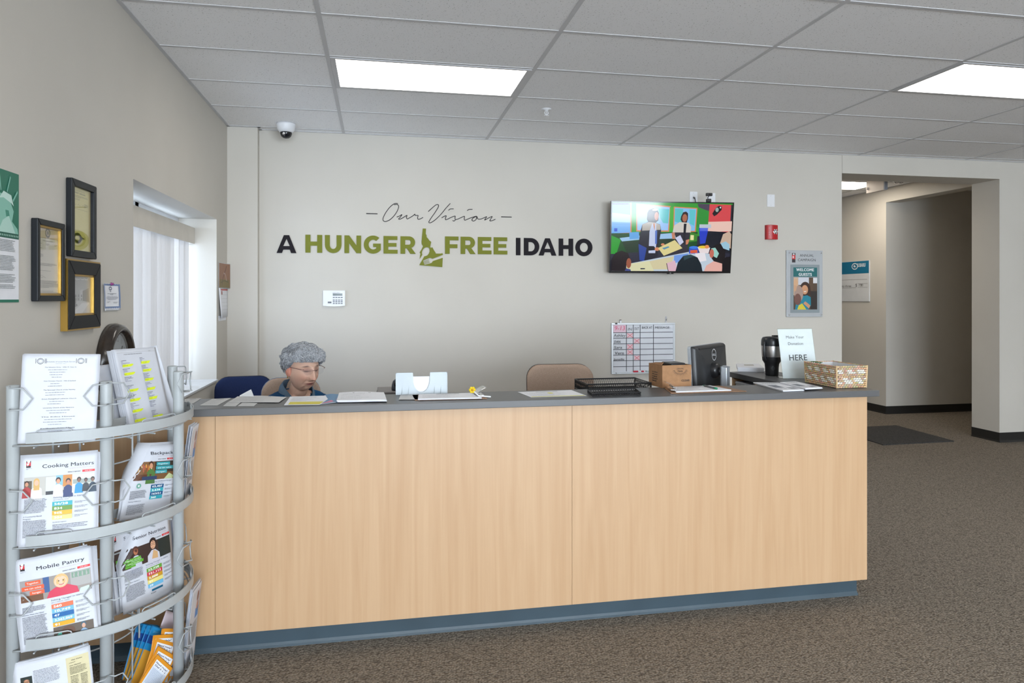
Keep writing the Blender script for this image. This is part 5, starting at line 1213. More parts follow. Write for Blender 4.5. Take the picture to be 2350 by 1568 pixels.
def paint_cooking(p, r_):
    masthead(p, 'Cooking Matters', 0.275, 0.955, r_)
    p.rect(0.05, 0.56, 0.965, 0.77, C(186, 184, 178)); p.rect(0.05, 0.56, 0.15, 0.73, C(96, 84, 70)); person(p, 0.085, 0.66, 1.0, C(196, 140, 110), C(60, 40, 34), C(166, 60, 60)); person(p, 0.21, 0.66, 1.3, C(226, 176, 148), C(206, 166, 100), C(236, 238, 242), long=True)
    p.rect(0.33, 0.56, 0.46, 0.76, C(206, 214, 218)); p.rect(0.46, 0.66, 0.55, 0.77, C(128, 180, 216)); p.rect(0.55, 0.64, 0.67, 0.77, C(196, 132, 66)); p.rect(0.33, 0.56, 0.66, 0.6, C(58, 60, 66))
    person(p, 0.49, 0.665, 1.15, C(206, 150, 120), C(40, 34, 40), C(222, 220, 232)); person(p, 0.62, 0.65, 1.1, C(190, 128, 100), C(44, 30, 28), C(46, 60, 110))
    p.rect(0.67, 0.56, 0.965, 0.77, C(206, 206, 196)); p.rect(0.68, 0.66, 0.95, 0.71, C(150, 160, 156)); person(p, 0.76, 0.665, 0.95, C(120, 84, 70), C(40, 32, 34), C(40, 140, 190)); person(p, 0.85, 0.66, 0.8, C(110, 80, 70), C(36, 30, 30), C(50, 54, 60)); person(p, 0.94, 0.66, 0.9, C(120, 90, 76), C(36, 34, 34), C(40, 60, 80))
    p.text('Solving Hunger in Idaho', 0.43, 0.515, 0.019, C(84, 96, 116), 0, 'l', fit=0.40); p.text('2017 FISCAL YEAR', 0.43, 0.49, 0.0125, C(130, 134, 150), 0, 'l', fit=0.2)
    stats(p, 0.42, 0.475, (('56/28', TEAL), ('834', GREEN), ('94%', AMBER), ('304', LIME)), r_)
    p.para(0.06, 0.52, 0.29, 12, 0.0135, C(96, 98, 108), r_); p.text('A Community-Based', 0.05, 0.325, 0.016, C(84, 96, 116), 0, fit=0.24); p.text('Program', 0.05, 0.30, 0.016, C(84, 96, 116), 0, fit=0.1); p.para(0.05, 0.28, 0.31, 14, 0.0135, C(96, 98, 108), r_)
    p.text('Students report:', 0.43, 0.24, 0.013, C(84, 96, 116), 0, fit=0.18); p.para(0.43, 0.21, 0.46, 4, 0.017, C(110, 112, 124), r_)
def paint_mobile(p, r_):
    masthead(p, 'Mobile Pantry', 0.275, 0.90, r_)
    p.rect(0.05, 0.53, 0.965, 0.77, C(150, 142, 136)); p.rect(0.05, 0.53, 0.34, 0.6, C(110, 74, 50)); p.rect(0.05, 0.6, 0.34, 0.77, C(154, 150, 150)); p.rect(0.35, 0.6, 0.43, 0.77, C(60, 92, 142)); p.rect(0.7, 0.6, 0.96, 0.77, C(166, 164, 162)); p.rect(0.72, 0.7, 0.95, 0.76, C(120, 150, 130))
    p.rect(0.12, 0.71, 0.32, 0.755, C(222, 94, 58)); p.rect(0.07, 0.655, 0.36, 0.70, C(222, 94, 58)); p.rect(0.17, 0.60, 0.36, 0.645, C(222, 94, 58))
    for s, u, v in (('Together,', 0.22, 0.722), ('we can solve', 0.215, 0.667), ('hunger.', 0.265, 0.612)): p.text(s, u, v, 0.022, C(244, 236, 230), 0, 'c', fit=0.018 * len(s))
    p.poly([(0.38, 0.53), (0.42, 0.6), (0.5, 0.635), (0.66, 0.645), (0.78, 0.6), (0.80, 0.53)], C(204, 56, 84)); p.disc(0.58, 0.7, 0.095, C(216, 178, 120), 0.078); p.disc(0.575, 0.69, 0.08, C(234, 190, 164), 0.062); p.disc(0.55, 0.70, 0.010, C(70, 50, 46), 0.006); p.disc(0.61, 0.70, 0.010, C(70, 50, 46), 0.006); p.line([(0.55, 0.66), (0.585, 0.655), (0.615, 0.664)], 0.008, C(190, 90, 90), 3); p.poly([(0.8, 0.53), (0.95, 0.53), (0.93, 0.58), (0.82, 0.57)], C(196, 214, 206))
    p.text('Solving Hunger in Idaho', 0.43, 0.49, 0.019, C(84, 96, 116), 0, 'l', fit=0.42); p.text('2017 FISCAL YEAR', 0.43, 0.465, 0.0125, C(130, 134, 150), 0, 'l', fit=0.24)
    stats(p, 0.43, 0.45, (('560', C(222, 112, 76)), ('10,749', C(110, 176, 216)), ('47', C(14, 96, 160)), ('3,562,069', C(120, 184, 204)), ('91', C(220, 162, 26))), r_, 0.28)
    p.rect(0.43, 0.06, 0.95, 0.19, C(96, 84, 74)); p.poly([(0.43, 0.06), (0.5, 0.13), (0.62, 0.12), (0.68, 0.06)], C(96, 190, 170)); p.disc(0.62, 0.12, 0.09, C(96, 66, 50), 0.06); person(p, 0.82, 0.11, 1.1, C(206, 160, 136), C(60, 90, 110), C(140, 170, 200))
    p.para(0.06, 0.47, 0.30, 5, 0.0135, C(96, 98, 108), r_); p.text('Mobiles Meet the Need', 0.05, 0.385, 0.016, C(84, 96, 116), 0, fit=0.28); p.para(0.05, 0.365, 0.32, 22, 0.0135, C(96, 98, 108), r_)
def paint_backpack(p, r_):
    masthead(p, 'Backpack', 0.46, 0.93, r_)
    p.rect(0.05, 0.52, 0.965, 0.77, C(120, 84, 50))
    for k in range(16): p.rect(0.08 + 0.026 * k, 0.63 + 0.03 * (k % 3), 0.1 + 0.026 * k, 0.72 + 0.015 * (k % 2), C(*r_.choice([(206, 170, 120), (170, 90, 60), (222, 208, 180), (96, 70, 50), (214, 150, 60)])))
    p.rect(0.05, 0.52, 0.5, 0.6, C(96, 60, 40)); person(p, 0.47, 0.66, 1.6, C(206, 150, 116), C(70, 44, 34), C(80, 120, 60)); p.rect(0.55, 0.62, 0.965, 0.77, C(60, 50, 42)); p.poly([(0.75, 0.52), (0.85, 0.6), (0.95, 0.56), (0.93, 0.52)], C(190, 200, 150)); p.rect(0.3, 0.52, 0.6, 0.57, C(50, 66, 100))
    for s, u0, u1, v in (('Together,', 0.58, 0.86, 0.72), ('we can solve', 0.57, 0.93, 0.665), ('hunger.', 0.56, 0.8, 0.61)): p.rect(u0, v - 0.008, u1, v + 0.038, C(60, 160, 168)); p.text(s, (u0 + u1) / 2, v + 0.004, 0.02, C(240), 0, 'c', fit=(u1 - u0) * 0.8)
    p.text('Solving Childhood Hunger', 0.5, 0.485, 0.018, C(84, 96, 116), 0, 'l', fit=0.42); p.text('2017 SCHOOL YEAR', 0.5, 0.462, 0.012, C(130, 134, 150), 0, fit=0.24)
    NV = C(20, 82, 130)
    stats(p, 0.50, 0.45, (('63,407', NV), ('2,636', TEAL), ('163/51', NV), ('360', TEAL)), r_)
    p.disc(0.25, 0.45, 0.045, C(110, 170, 150), 0.034); p.disc(0.25, 0.45, 0.018, C(226, 230, 230), 0.016); p.para(0.1, 0.38, 0.33, 9, 0.0135, C(96, 98, 108), r_); p.text('Making a Difference', 0.09, 0.235, 0.015, C(84, 96, 116), 0, fit=0.25); p.para(0.09, 0.19, 0.34, 10, 0.0135, C(96, 98, 108), r_)
def paint_senior(p, r_):
    masthead(p, 'Senior Nutrition', 0.26, 0.90, r_)
    p.rect(0.05, 0.53, 0.965, 0.77, C(64, 46, 40)); p.rect(0.7, 0.53, 0.965, 0.77, C(36, 46, 44)); person(p, 0.28, 0.66, 1.7, C(176, 112, 80), C(90, 50, 40), C(196, 200, 212)); person(p, 0.60, 0.65, 2.3, C(222, 168, 134), C(48, 32, 30), C(206, 204, 214)); p.ring(0.575, 0.735, 0.025, 0.004, C(60, 40, 40), 0.014); p.ring(0.63, 0.735, 0.025, 0.004, C(60, 40, 40), 0.014); p.poly([(0.56, 0.55), (0.68, 0.54), (0.68, 0.62), (0.6, 0.66)], C(214, 170, 120))
    p.rect(0.08, 0.61, 0.36, 0.65, C(96, 170, 50)); p.rect(0.1, 0.57, 0.4, 0.605, C(96, 170, 50)); p.rect(0.09, 0.54, 0.26, 0.566, C(96, 170, 50)); p.text('Together, we can', 0.22, 0.622, 0.016, C(236, 244, 226), 0, 'c', fit=0.24); p.text('solve hunger.', 0.24, 0.58, 0.015, C(236, 244, 226), 0, 'c', fit=0.22)
    p.text('Solving Hunger in Idaho', 0.43, 0.49, 0.019, C(84, 96, 116), 0, 'l', fit=0.46); p.text('2017 FISCAL YEAR', 0.43, 0.465, 0.0125, C(130, 134, 150), 0, 'l', fit=0.26)
    stats(p, 0.44, 0.45, (('22,728', C(104, 162, 56)), ('731,112', C(196, 44, 56)), ('2,000', C(206, 150, 34)), ('51', C(236, 222, 130)), ('39', C(112, 182, 218))), r_, 0.30)
    p.rect(0.5, 0.145, 0.72, 0.17, C(20, 98, 130)); p.text('4 CSFP', 0.48, 0.115, 0.014, DARK, 2, fit=0.1); p.para(0.06, 0.5, 0.32, 9, 0.0135, C(96, 98, 108), r_); p.text('Eating For Seniors', 0.06, 0.35, 0.015, C(84, 96, 116), 0, fit=0.24); p.para(0.06, 0.32, 0.34, 14, 0.0135, C(96, 98, 108), r_)
def paint_bottom(p, r_):
    p.rect(0.68, 0.0, 0.97, 0.93, C(206, 196, 156)); p.rect(0.09, 0.70, 0.24, 0.84, C(34, 44, 40)); p.disc(0.165, 0.765, 0.035, C(214, 150, 126), 0.04); p.disc(0.165, 0.79, 0.036, C(150, 110, 80), 0.022); p.rect(0.11, 0.70, 0.22, 0.73, C(150, 60, 80))
    p.para(0.26, 0.88, 0.34, 13, 0.0135, C(96, 98, 108), r_); p.para(0.08, 0.67, 0.54, 36, 0.0135, C(96, 98, 108), r_)
    p.text('Our Vision', 0.82, 0.89, 0.013, C(80, 76, 60), 1, 'c', fit=0.14); p.para(0.72, 0.865, 0.2, 1, 0.014, C(110, 104, 80), r_); p.text('Our Mission', 0.72, 0.83, 0.013, C(80, 76, 60), 1, fit=0.15); p.para(0.72, 0.81, 0.22, 6, 0.014, C(110, 104, 80), r_); p.para(0.72, 0.71, 0.1, 12, 0.016, C(110, 104, 80), r_); p.para(0.85, 0.71, 0.09, 12, 0.016, C(110, 104, 80), r_)

curl_left = lambda a: (lambda s, t: -0.03 * a * max(0, -s) ** 2 * t * t - 0.006 * a * (1 - s * s))
leaflet('meal_schedule', 'white sheet headed with plate and cutlery icons in the rack top tier', 'flyer', (-0.968, 2.374, 1.036), 13, 6, 1.6, w=0.204, h=0.268, bend=lambda s, t: 0.004 * s * s, back=2, paint=paint_schedule, seed=11)
leaflet('pantry_list', 'thick stack of printed lists with yellow highlighter in the rack top tier', 'flyer', (-0.806, 2.742, 1.018), 69, 15, 1.5, h=0.285, bend=lambda s, t: -0.004 * (1 - s * s), back=10, spread=0.0028, fan=0.35, paint=paint_list, seed=12)
leaflet('folder', 'plain grey-white card leaning behind the highlighted lists in the rack', 'flyer', (-0.862, 2.722, 1.018), 69, 17, 0, w=0.2, h=0.235, back=0, seed=13)
leaflet('newsletter', 'newsletter titled Cooking Matters with a strip of three photographs', 'newsletter', (-0.966, 2.374, 0.724), 12, 6, 0.2, w=0.204, h=0.268, bend=lambda s, t: 0.005 * s * s, back=5, paint=paint_cooking, seed=14, fan=1.6, group='newsletters in the rack')
leaflet('newsletter', 'curling newsletter whose visible title ends in ckpack, with bookshelf photograph', 'newsletter', (-0.806, 2.664, 0.706), 55, 2, 9.0, w=0.20, h=0.25, bend=roll_back(lambda t: -1.05 + 1.3 * max(0, t - 0.1) / 0.9, 0.035, 0.20, lambda s, t: -0.012 * math.sin(t * PI)), back=3, spread=0.004, paint=paint_backpack, seed=15, fan=1.2, group='newsletters in the rack')
leaflet('newsletter', 'newsletter titled Mobile Pantry with photograph of a child in pink', 'newsletter', (-0.958, 2.372, 0.416), 12, 6, -5.0, w=0.204, h=0.272, bend=lambda s, t: -0.016 * (1 - s * s) * t + 0.006, back=6, paint=paint_mobile, seed=16, fan=1.6, group='newsletters in the rack')
leaflet('newsletter', 'newsletter titled Senior Nutrition with photograph of an older woman', 'newsletter', (-0.790, 2.672, 0.402), 57, 7, 0, h=0.27, bend=roll_back(lambda t: -1.05 + 0.98 * max(0, t - 0.35) / 0.65, 0.03, 0.2159, lambda s, t: -0.010 * (1 - s * s)), back=2, spread=0.004, paint=paint_senior, seed=17, fan=1.8, group='newsletters in the rack')
leaflet('newsletter', 'newsletter with beige side column and small portrait in the lowest tier', 'newsletter', (-0.958, 2.372, 0.105), 12, 6, -6, w=0.206, h=0.272, bend=lambda s, t: -0.014 * (1 - s * s) * t + 0.005, back=4, paint=paint_bottom, seed=18, fan=1.5, group='newsletters in the rack')
leaflet('newsletter', 'newsletter stacked flat behind the Senior Nutrition newsletter', 'newsletter', (-0.812, 2.678, 0.402), 57, 8, -1, h=0.272, back=5, spread=0.005, paint=paint_senior, seed=19, fan=2.0, group='newsletters in the rack')
# small help-line booklets and blue leaflets, lowest tier between the middle and corner posts
def paint_help(p, r_):
    p.rect(0.0, 0, 1, 1, C(222, 146, 34)); p.rect(0.10, 0.05, 0.93, 0.93, C(214, 222, 234))
    p.rect(0.12, 0.80, 0.90, 0.92, C(236, 238, 242)); p.text('Need Help?', 0.5, 0.868, 0.036, C(46, 50, 96), 2, 'c', fit=0.7); p.text('Dial 2-1-1', 0.5, 0.815, 0.036, C(46, 50, 96), 2, 'c', fit=0.66)
    p.para(0.16, 0.76, 0.7, 14, 0.022, C(150, 162, 184), r_); p.para(0.16, 0.40, 0.7, 12, 0.022, C(150, 162, 184), r_)
def paint_blue(p, r_):
    p.rect(0, 0, 1, 1, C(30, 134, 190)); p.rect(0, 0.70, 1, 0.84, C(26, 70, 140)); p.text('Housing', 0.5, 0.745, 0.05, C(226, 234, 244), 1, 'c', fit=0.6); p.rect(0, 0.0, 1, 0.58, C(206, 150, 50)); p.para(0.1, 0.92, 0.7, 2, 0.02, C(120, 190, 226), r_)
ORANGE = M('booklet_orange', C(222, 150, 44), 0.5)
hp = [(-0.772, 2.690, 13, 21, 0.0), (-0.752, 2.722, 15, 23, 0.006), (-0.786, 2.655, 28, 24, 0.0), (-0.800, 2.620, 38, 20, -0.012), (-0.815, 2.590, 46, 18, -0.02)]
for k, (x, y, roll, tl, dz) in enumerate(hp):
    leaflet('help_booklet', ('orange-edged help-line booklet standing foremost in its pocket of the lowest rack tier', 'orange-edged help-line booklet behind the foremost one by the corner post', 'orange-edged help-line booklet slumped beside the foremost one', 'orange-edged help-line booklet lying steeply towards the middle post', 'orange-edged help-line booklet lowest in its slumped row')[k], 'booklet',
            (x, y, 0.095 + dz), 55, tl - 8, roll + 8, w=0.09, h=0.165, back=2, spread=0.0025, paint=paint_help, mat=ORANGE, seed=30 + k, group='help-line booklets in the lowest tier')
BLUEP = M('leaflet_blue', C(36, 128, 184), 0.5)
for k in range(4):
    leaflet('blue_leaflet', ('blue leaflet with dark band in front of its fellows behind the orange booklets', 'blue leaflet second in the row behind the orange booklets', 'blue leaflet third in the row behind the orange booklets', 'blue leaflet hindmost in the row behind the orange booklets')[k], 'leaflet', (-0.828 - 0.012 * k, 2.70 + 0.012 * k, 0.097), 55, 12, 38 - 3 * k, w=0.095, h=0.185, back=1, spread=0.002, paint=paint_blue, mat=BLUEP, seed=40 + k, group='blue leaflets in the lowest tier')
PINKP = M('leaflet_pale_pink', C(222, 206, 212), 0.55)
leaflet('pink_leaflet', 'pale pink leaflet sticking out above the blue leaflets', 'leaflet', (-0.805, 2.775, 0.10), 55, 12, 36, w=0.095, h=0.205, back=2, mat=PINKP, seed=46)
# far pocket, past the corner post
def paint_far(p, r_):
    p.rect(0.55, 0.55, 0.92, 0.92, C(206, 196, 206)); p.disc(0.7, 0.84, 0.09, C(120, 76, 60), 0.07); p.rect(0.58, 0.55, 0.9, 0.68, C(60, 130, 200)); p.disc(0.74, 0.71, 0.08, C(176, 120, 100), 0.06); p.rect(0.84, 0.6, 0.88, 0.9, C(60, 60, 80)); p.para(0.1, 0.5, 0.8, 18, 0.016, C(120), r_)
leaflet('folded_sheets', 'narrow folded white sheets leaning behind the highlighted lists', 'flyer', (-0.778, 2.885, 1.02), 28, 2, -14, w=0.045, h=0.28, bend=lambda s, t: 0.02 * t * t, back=4, spread=0.003, fan=0.5, seed=50)
leaflet('far_newsletter', 'white newsletters fanned out in the rack beyond the corner post, second tier', 'newsletter', (-0.712, 2.855, 0.712), 94, -3, 3, w=0.135, bend=lambda s, t: -0.012 * t * t, back=4, spread=0.004, fan=2.0, paint=paint_far, seed=51, group='newsletters in the far pockets of the rack')
leaflet('far_newsletter', 'white newsletters in the rack beyond the corner post, third tier', 'newsletter', (-0.74, 2.855, 0.402), 94, 3, 0, w=0.13, h=0.25, back=3, spread=0.004, fan=2.0, paint=paint_far, seed=52, group='newsletters in the far pockets of the rack')
leaflet('far_newsletter', 'newsletters with small blue photographs beyond the corner post, lowest tier', 'newsletter', (-0.704, 2.852, 0.095), 90, -3, 3, w=0.14, bend=lambda s, t: -0.01 * t * t, back=3, spread=0.004, fan=1.5, paint=paint_far, seed=53, group='newsletters in the far pockets of the rack')
# ================================================================== PAPERS AND THINGS ON THE COUNTER
def bil(c, u, v): return c[0] * (1 - u) * (1 - v) + c[1] * u * (1 - v) + c[2] * u * v + c[3] * (1 - u) * v
def counter_sheet(px, name, label, z=0.0008, th=0.0006, mat=PAPER, paint=None, wave=0.0, group=None, seed=5, cat='paper', n=1):
    """px: corners of the sheet in the photograph, near-left, near-right, far-right, far-left, lying at height z on the counter"""
    c = [onZ(x, y, ZT + z) for x, y in px]; r_ = random.Random(seed); ph = r_.uniform(0, 6)
    ctr = bil(c, 0.5, 0.5); t = thing(name, label, cat, loc=(ctr.x, ctr.y, ZT + z), group=group)
    for k in range(n):
        dx = Vector((r_.uniform(-1, 1) * 0.003, r_.uniform(-1, 1) * 0.003, 0)) if k < n - 1 else Vector()
        def f(u, v, d=0.0, k=k, dx=dx): return bil(c, u, v) + dx + Vector((0, 0, k * th * 1.15 + d + wave * (0.5 + 0.5 * math.sin(u * 5 + ph + v * 2)) * (0.3 + v)))
        mb = MB(); N_ = 10 if wave else 1
        a = [[f(i / N_, j / 4) for i in range(N_ + 1)] for j in range(5)]; b = [[f(i / N_, j / 4, th) for i in range(N_ + 1)] for j in range(5)]
        w_ = N_ + 1; vs = [p for r in a for p in r] + [p for r in b for p in r]; o = 5 * w_; fs = []
        for j in range(4):
            for i in range(N_):
                q = j * w_ + i; fs += [(q, q + w_, q + w_ + 1, q + 1), (o + q, o + q + 1, o + q + w_ + 1, o + q + w_)]
        for j in range(4): q = j * w_; fs += [(q, q + o, q + o + w_, q + w_), (q + N_, q + N_ + w_, q + N_ + w_ + o, q + N_ + o)]
        for i in range(N_): fs += [(i, i + 1, i + 1 + o, i + o), (4 * w_ + i, 4 * w_ + i + o, 4 * w_ + i + 1 + o, 4 * w_ + i + 1)]
        mb.add(vs, fs).build('sheet', mat, t, smooth=False)
    if paint:
        p = Print(lambda u, v, d=0.0: f(u, v, d + th), 0.0002, 0.00003); paint(p, r_); p.build('print', t)
    return t
def lines(n=9, head=True, col=C(130, 132, 138)):
    def pt(p, r_):
        if head: p.rect(0.3, 0.86, 0.7, 0.9, C(96))
        for k in range(n): p.para(0.06, 0.78 - k * 0.72 / n, 0.88, 1, 0.03, col, r_)
    return pt
counter_sheet([(424, 928.5), (443, 926.5), (463, 914), (424, 916)], 'loose_paper', 'printed paper at the wall end of the counter behind the rack', paint=lines(5), mat=GREYPAPER)
counter_sheet([(457.8, 931), (498.6, 931), (530, 914), (487, 916)], 'loose_paper', 'small pale form lying alone near the wall end of the counter', paint=lines(6), mat=GREYPAPER)
counter_sheet([(523, 923.5), (640, 924.5), (658, 911.5), (545, 911)], 'loose_paper', 'wide creased grey form on top of two paper slips', z=0.0025, paint=lines(7), mat=GREYPAPER, wave=0.004)
counter_sheet([(512, 932.3), (540.5, 933), (552, 924), (524, 922.5)], 'paper_slip', 'small printed slip sticking out under the wide creased form, wall side', paint=lines(3, False), mat=GREYPAPER, group='slips under the creased form')
counter_sheet([(545.6, 932.3), (582.4, 932.3), (591, 925.5), (556, 925)], 'paper_slip', 'small printed slip sticking out under the wide creased form, nearer the woman', paint=lines(3, False), mat=GREYPAPER, group='slips under the creased form')
# folded slip standing up behind the creased form
a, b, c = onZ(550, 910, ZT + 0.008), onZ(583, 910.5, ZT + 0.008), onZ(573, 909, ZT + 0.008)
t = thing('folded_slip', 'folded grey slip standing up behind the wide creased form', 'paper', loc=(c.x, c.y, ZT))
MB().add([a, b, c + Vector((0.004, 0.012, 0.028)), a + Vector((0, 0.002, 0.004))], [(0, 1, 2, 3)]).build('sheet', GREYPAPER, t, solid=0.0006)
def paint_yellow(p, r_): p.rect(0.12, 0.04, 0.97, 0.33, C(222, 208, 62)); lines(6)(p, r_)
def py2(p, r_):
    p.rect(0.1, 0.05, 0.98, 0.34, C(222, 208, 62))
    for k in range(7): p.para(0.08, 0.85 - k * 0.065, 0.85, 1, 0.03, C(150, 152, 158), r_)
def pfold(p, r_): p.poly([(0, 0.05), (0.55, 0.3), (0.95, 0.42), (0.7, 0.12)], C(206, 120, 150)); p.rect(0.0, 0.0, 0.9, 0.05, C(220))
FOLD = M('folder_blue', C(74, 128, 172), 0.45)
counter_sheet([(734, 929), (774.4, 924.5), (779, 905.5), (745, 907.2)], 'blue_folder', 'corner of a blue folder showing between two white papers', z=0.0008, mat=FOLD, paint=pfold, wave=0.003, cat='folder')
counter_sheet([(651.8, 930.3), (733.5, 929.5), (764, 908), (666, 910.8)], 'loose_paper', 'white sheet with a broad yellow band before the seated woman', z=0.0022, paint=py2)
counter_sheet([(773.4, 923.8), (886.7, 922.3), (881, 904.5), (779, 906)], 'paper_stack', 'stack of white forms beside the blue folder', z=0.004, n=8, th=0.0009, paint=lines(6), wave=0.004)
counter_sheet([(915, 917.3), (958.5, 917.3), (960, 905), (919.5, 906.3)], 'loose_paper', 'short sheet poking out of the clipboard beside the brochure holder', z=0.003, paint=lines(4, False), mat=GREYPAPER)
def paint_ysheet(p, r_): p.rect(0.02, 0.02, 0.98, 0.1, C(226, 220, 90)); lines(8)(p, r_); p.disc(0.5, 0.6, 0.05, C(226, 220, 110), 0.1)
counter_sheet([(1219, 912.3), (1346, 908.6), (1311, 895.6), (1188, 900.3)], 'loose_paper', 'white sheet with yellow edging beside the shallow black tray', paint=paint_ysheet)
def paint_leaf(p, r_): p.rect(0.1, 0.3, 0.5, 0.62, C(120, 124, 134)); p.rect(0.56, 0.1, 0.9, 0.3, C(150, 152, 160)); p.para(0.1, 0.88, 0.8, 3, 0.06, C(150), r_); p.para(0.1, 0.2, 0.4, 2, 0.06, C(150), r_)
counter_sheet([(1796.9, 899.6), (1844.7, 897.3), (1785.7, 881.2), (1728.8, 880.6)], 'leaflet_stack', 'thin stack of white leaflets beside the wicker basket, towards the clipboard', n=6, th=0.001, paint=paint_leaf, group='leaflets before the donation sign', cat='leaflets')
counter_sheet([(1848, 894.6), (1886.8, 892.4), (1826, 878.4), (1790, 880.6)], 'leaflet_stack', 'thin stack of leaflets with grey pictures tucked against the wicker basket', z=0.0075, n=6, th=0.001, paint=paint_leaf, group='leaflets before the donation sign', cat='leaflets')
counter_sheet([(1693, 853), (1754, 854.6), (1742, 844.0), (1690, 844.0)], 'card_stack', 'neat stack of white cards at the far end of the return ledge', n=12, th=0.0019, paint=lambda p, r_: p.rect(0.3, 0.5, 0.7, 0.75, C(170, 164, 150)), cat='cards')

# ---- clipboards
HARDB = M('hardboard', C(150, 112, 82), 0.5, vary=0.15, nscale=120)
def clip_hw(t, m, flip=1):
    mb = MB(); mb.box(-0.055, -0.004, 0.0, 0.055, 0.022, 0.004, m); mb.build('clip_base', CHROME, t, bevel=0.001)
    mb = MB(); mb.grid(lambda u, v: m @ Vector(((u - 0.5) * (0.11 - 0.03 * v), -0.012 + 0.05 * v, 0.004 + 0.02 * math.sin(v * PI * 0.55) + 0.010 * v)), 6, 6); mb.build('clip_jaw', CHROME, t, smooth=True, solid=0.001)
    MB().tube([m @ Vector((-0.05, 0.008, 0.012)), m @ Vector((0.05, 0.008, 0.012))], 0.004, 10).build('spring', STEEL, t, smooth=True)
def clipboard(px, label, clip_at, paper_px, paint, extra=None):
    c = [onZ(x, y, ZT + 0.0006) for x, y in px]; ctr = bil(c, 0.5, 0.5)
    t = thing('clipboard', label, 'clipboard', loc=(ctr.x, ctr.y, ZT))
    MB().prism([(p.x, p.y) for p in c], lambda u, v, d: Vector((u, v, d)), ZT + 0.0006, ZT + 0.0036).build('board', HARDB, t, bevel=0.001)
    e0, e1 = (c[0], c[3]) if clip_at == 'l' else (c[1], c[2])
    mid = (e0 + e1) / 2; d = (e1 - e0).normalized(); ang = math.atan2(d.y, d.x)
    m = Matrix.Translation(Vector((mid.x, mid.y, ZT + 0.0036 + 0.0065))) @ Matrix.Rotation(ang if clip_at == 'l' else ang + PI, 4, 'Z') @ Matrix.Translation((0, -0.03, 0))
    m = Matrix.Translation(Vector((mid.x, mid.y, ZT + 0.0036 + 0.0065))) @ Matrix.Rotation(ang, 4, 'Z') @ Matrix.Scale(-1 if clip_at == 'r' else 1, 4, (0, 1, 0)) @ Matrix.Translation((0, -0.028, 0))
    clip_hw(t, m)
    q = [onZ(x, y, ZT + 0.0036) for x, y in paper_px]; pc = bil(q, 0.5, 0.5)
    s = thing('form_pad', ('white forms held on the hardboard clipboard with the green pen' if clip_at == 'l' else 'white forms held on the clipboard with the yellow flower pen'), 'paper', loc=(pc.x, pc.y, ZT + 0.004))
    r_ = random.Random(9)
    for k in range(6):
        dx = Vector((r_.uniform(-1, 1), r_.uniform(-1, 1), 0)) * 0.002
        MB().prism([((p + dx).x, (p + dx).y) for p in q], lambda u, v, d: Vector((u, v, d)), ZT + 0.0038 + k * 0.0009, ZT + 0.0045 + k * 0.0009).build('sheet', PAPER, s)
    p = Print(lambda u, v, d=0.0: bil(q, u, v) + Vector((0, 0, 0.0055 + d)), 0.0002, 0.00003); paint(p, r_); p.build('print', s)
    return t
clipboard([(1539.7, 904), (1713.4, 899), (1650, 886.5), (1524, 891)], 'brown hardboard clipboard with chrome clip at its end towards the cardboard box', 'l', [(1552, 901.5), (1678, 897), (1630, 887.0), (1540, 890.5)], lines(9))
clipboard([(952, 919.5), (1118, 915.8), (1100, 903.6), (945, 908)], 'brown clipboard with chrome clip and yellow flower pen', 'r', [(960, 918.4), (1106, 915.2), (1090, 904.0), (962, 907.6)], lines(7))
# green pen lying on the forms
a, b = onZ(1613, 884.5, ZT + 0.014), onZ(1645, 892.0, ZT + 0.014)
t = thing('pen', 'grey pen with green cap lying on the clipboard forms', 'pen', loc=(a + b) / 2)
GRN = M('pen_green', C(20, 128, 92), 0.3)
d = (b - a)
MB().tube([a + d * 0.12, a + d * 0.82], 0.0045, 10).build('barrel', M('pen_grey', C(92, 96, 100), 0.4), t, smooth=True)
MB().tube([a + d * 0.82, b], 0.005, 10).build('cap', GRN, t, smooth=True); MB().tube([a, a + d * 0.12], [0.0015, 0.0045], 10).build('tip', GRN, t, smooth=True)
# flower pen
a = onZ(1099, 909, ZT + 0.014); b = a + Vector((-0.028, 0.015, 0.026))
t = thing('flower_pen', 'pen topped with a small yellow flower tucked under the clipboard clip', 'pen', loc=a)
MB().tube([a + Vector((0.05, -0.02, -0.002)), a, b], 0.003, 8).build('barrel', WHITE, t, smooth=True)
YEL = M('flower_yellow', C(226, 196, 36), 0.5)
for k in range(6):
    an = k * PI / 3
    MB().lathe([(0, 0.004), (0.006, 0.002), (0.007, 0), (0.006, -0.002), (0, -0.004)], b + Vector((0.009 * math.cos(an), -0.004, 0.009 * math.sin(an))), 8, Matrix.Rotation(PI / 2, 4, 'X')).build('petal', YEL, t, smooth=True)
MB().lathe([(0, 0.007), (0.005, 0.005), (0.006, 0)], b + Vector((0, -0.006, 0)), 10, Matrix.Rotation(PI / 2, 4, 'X')).build('flower_centre', M('flower_orange', C(206, 150, 30), 0.5), t, smooth=True)
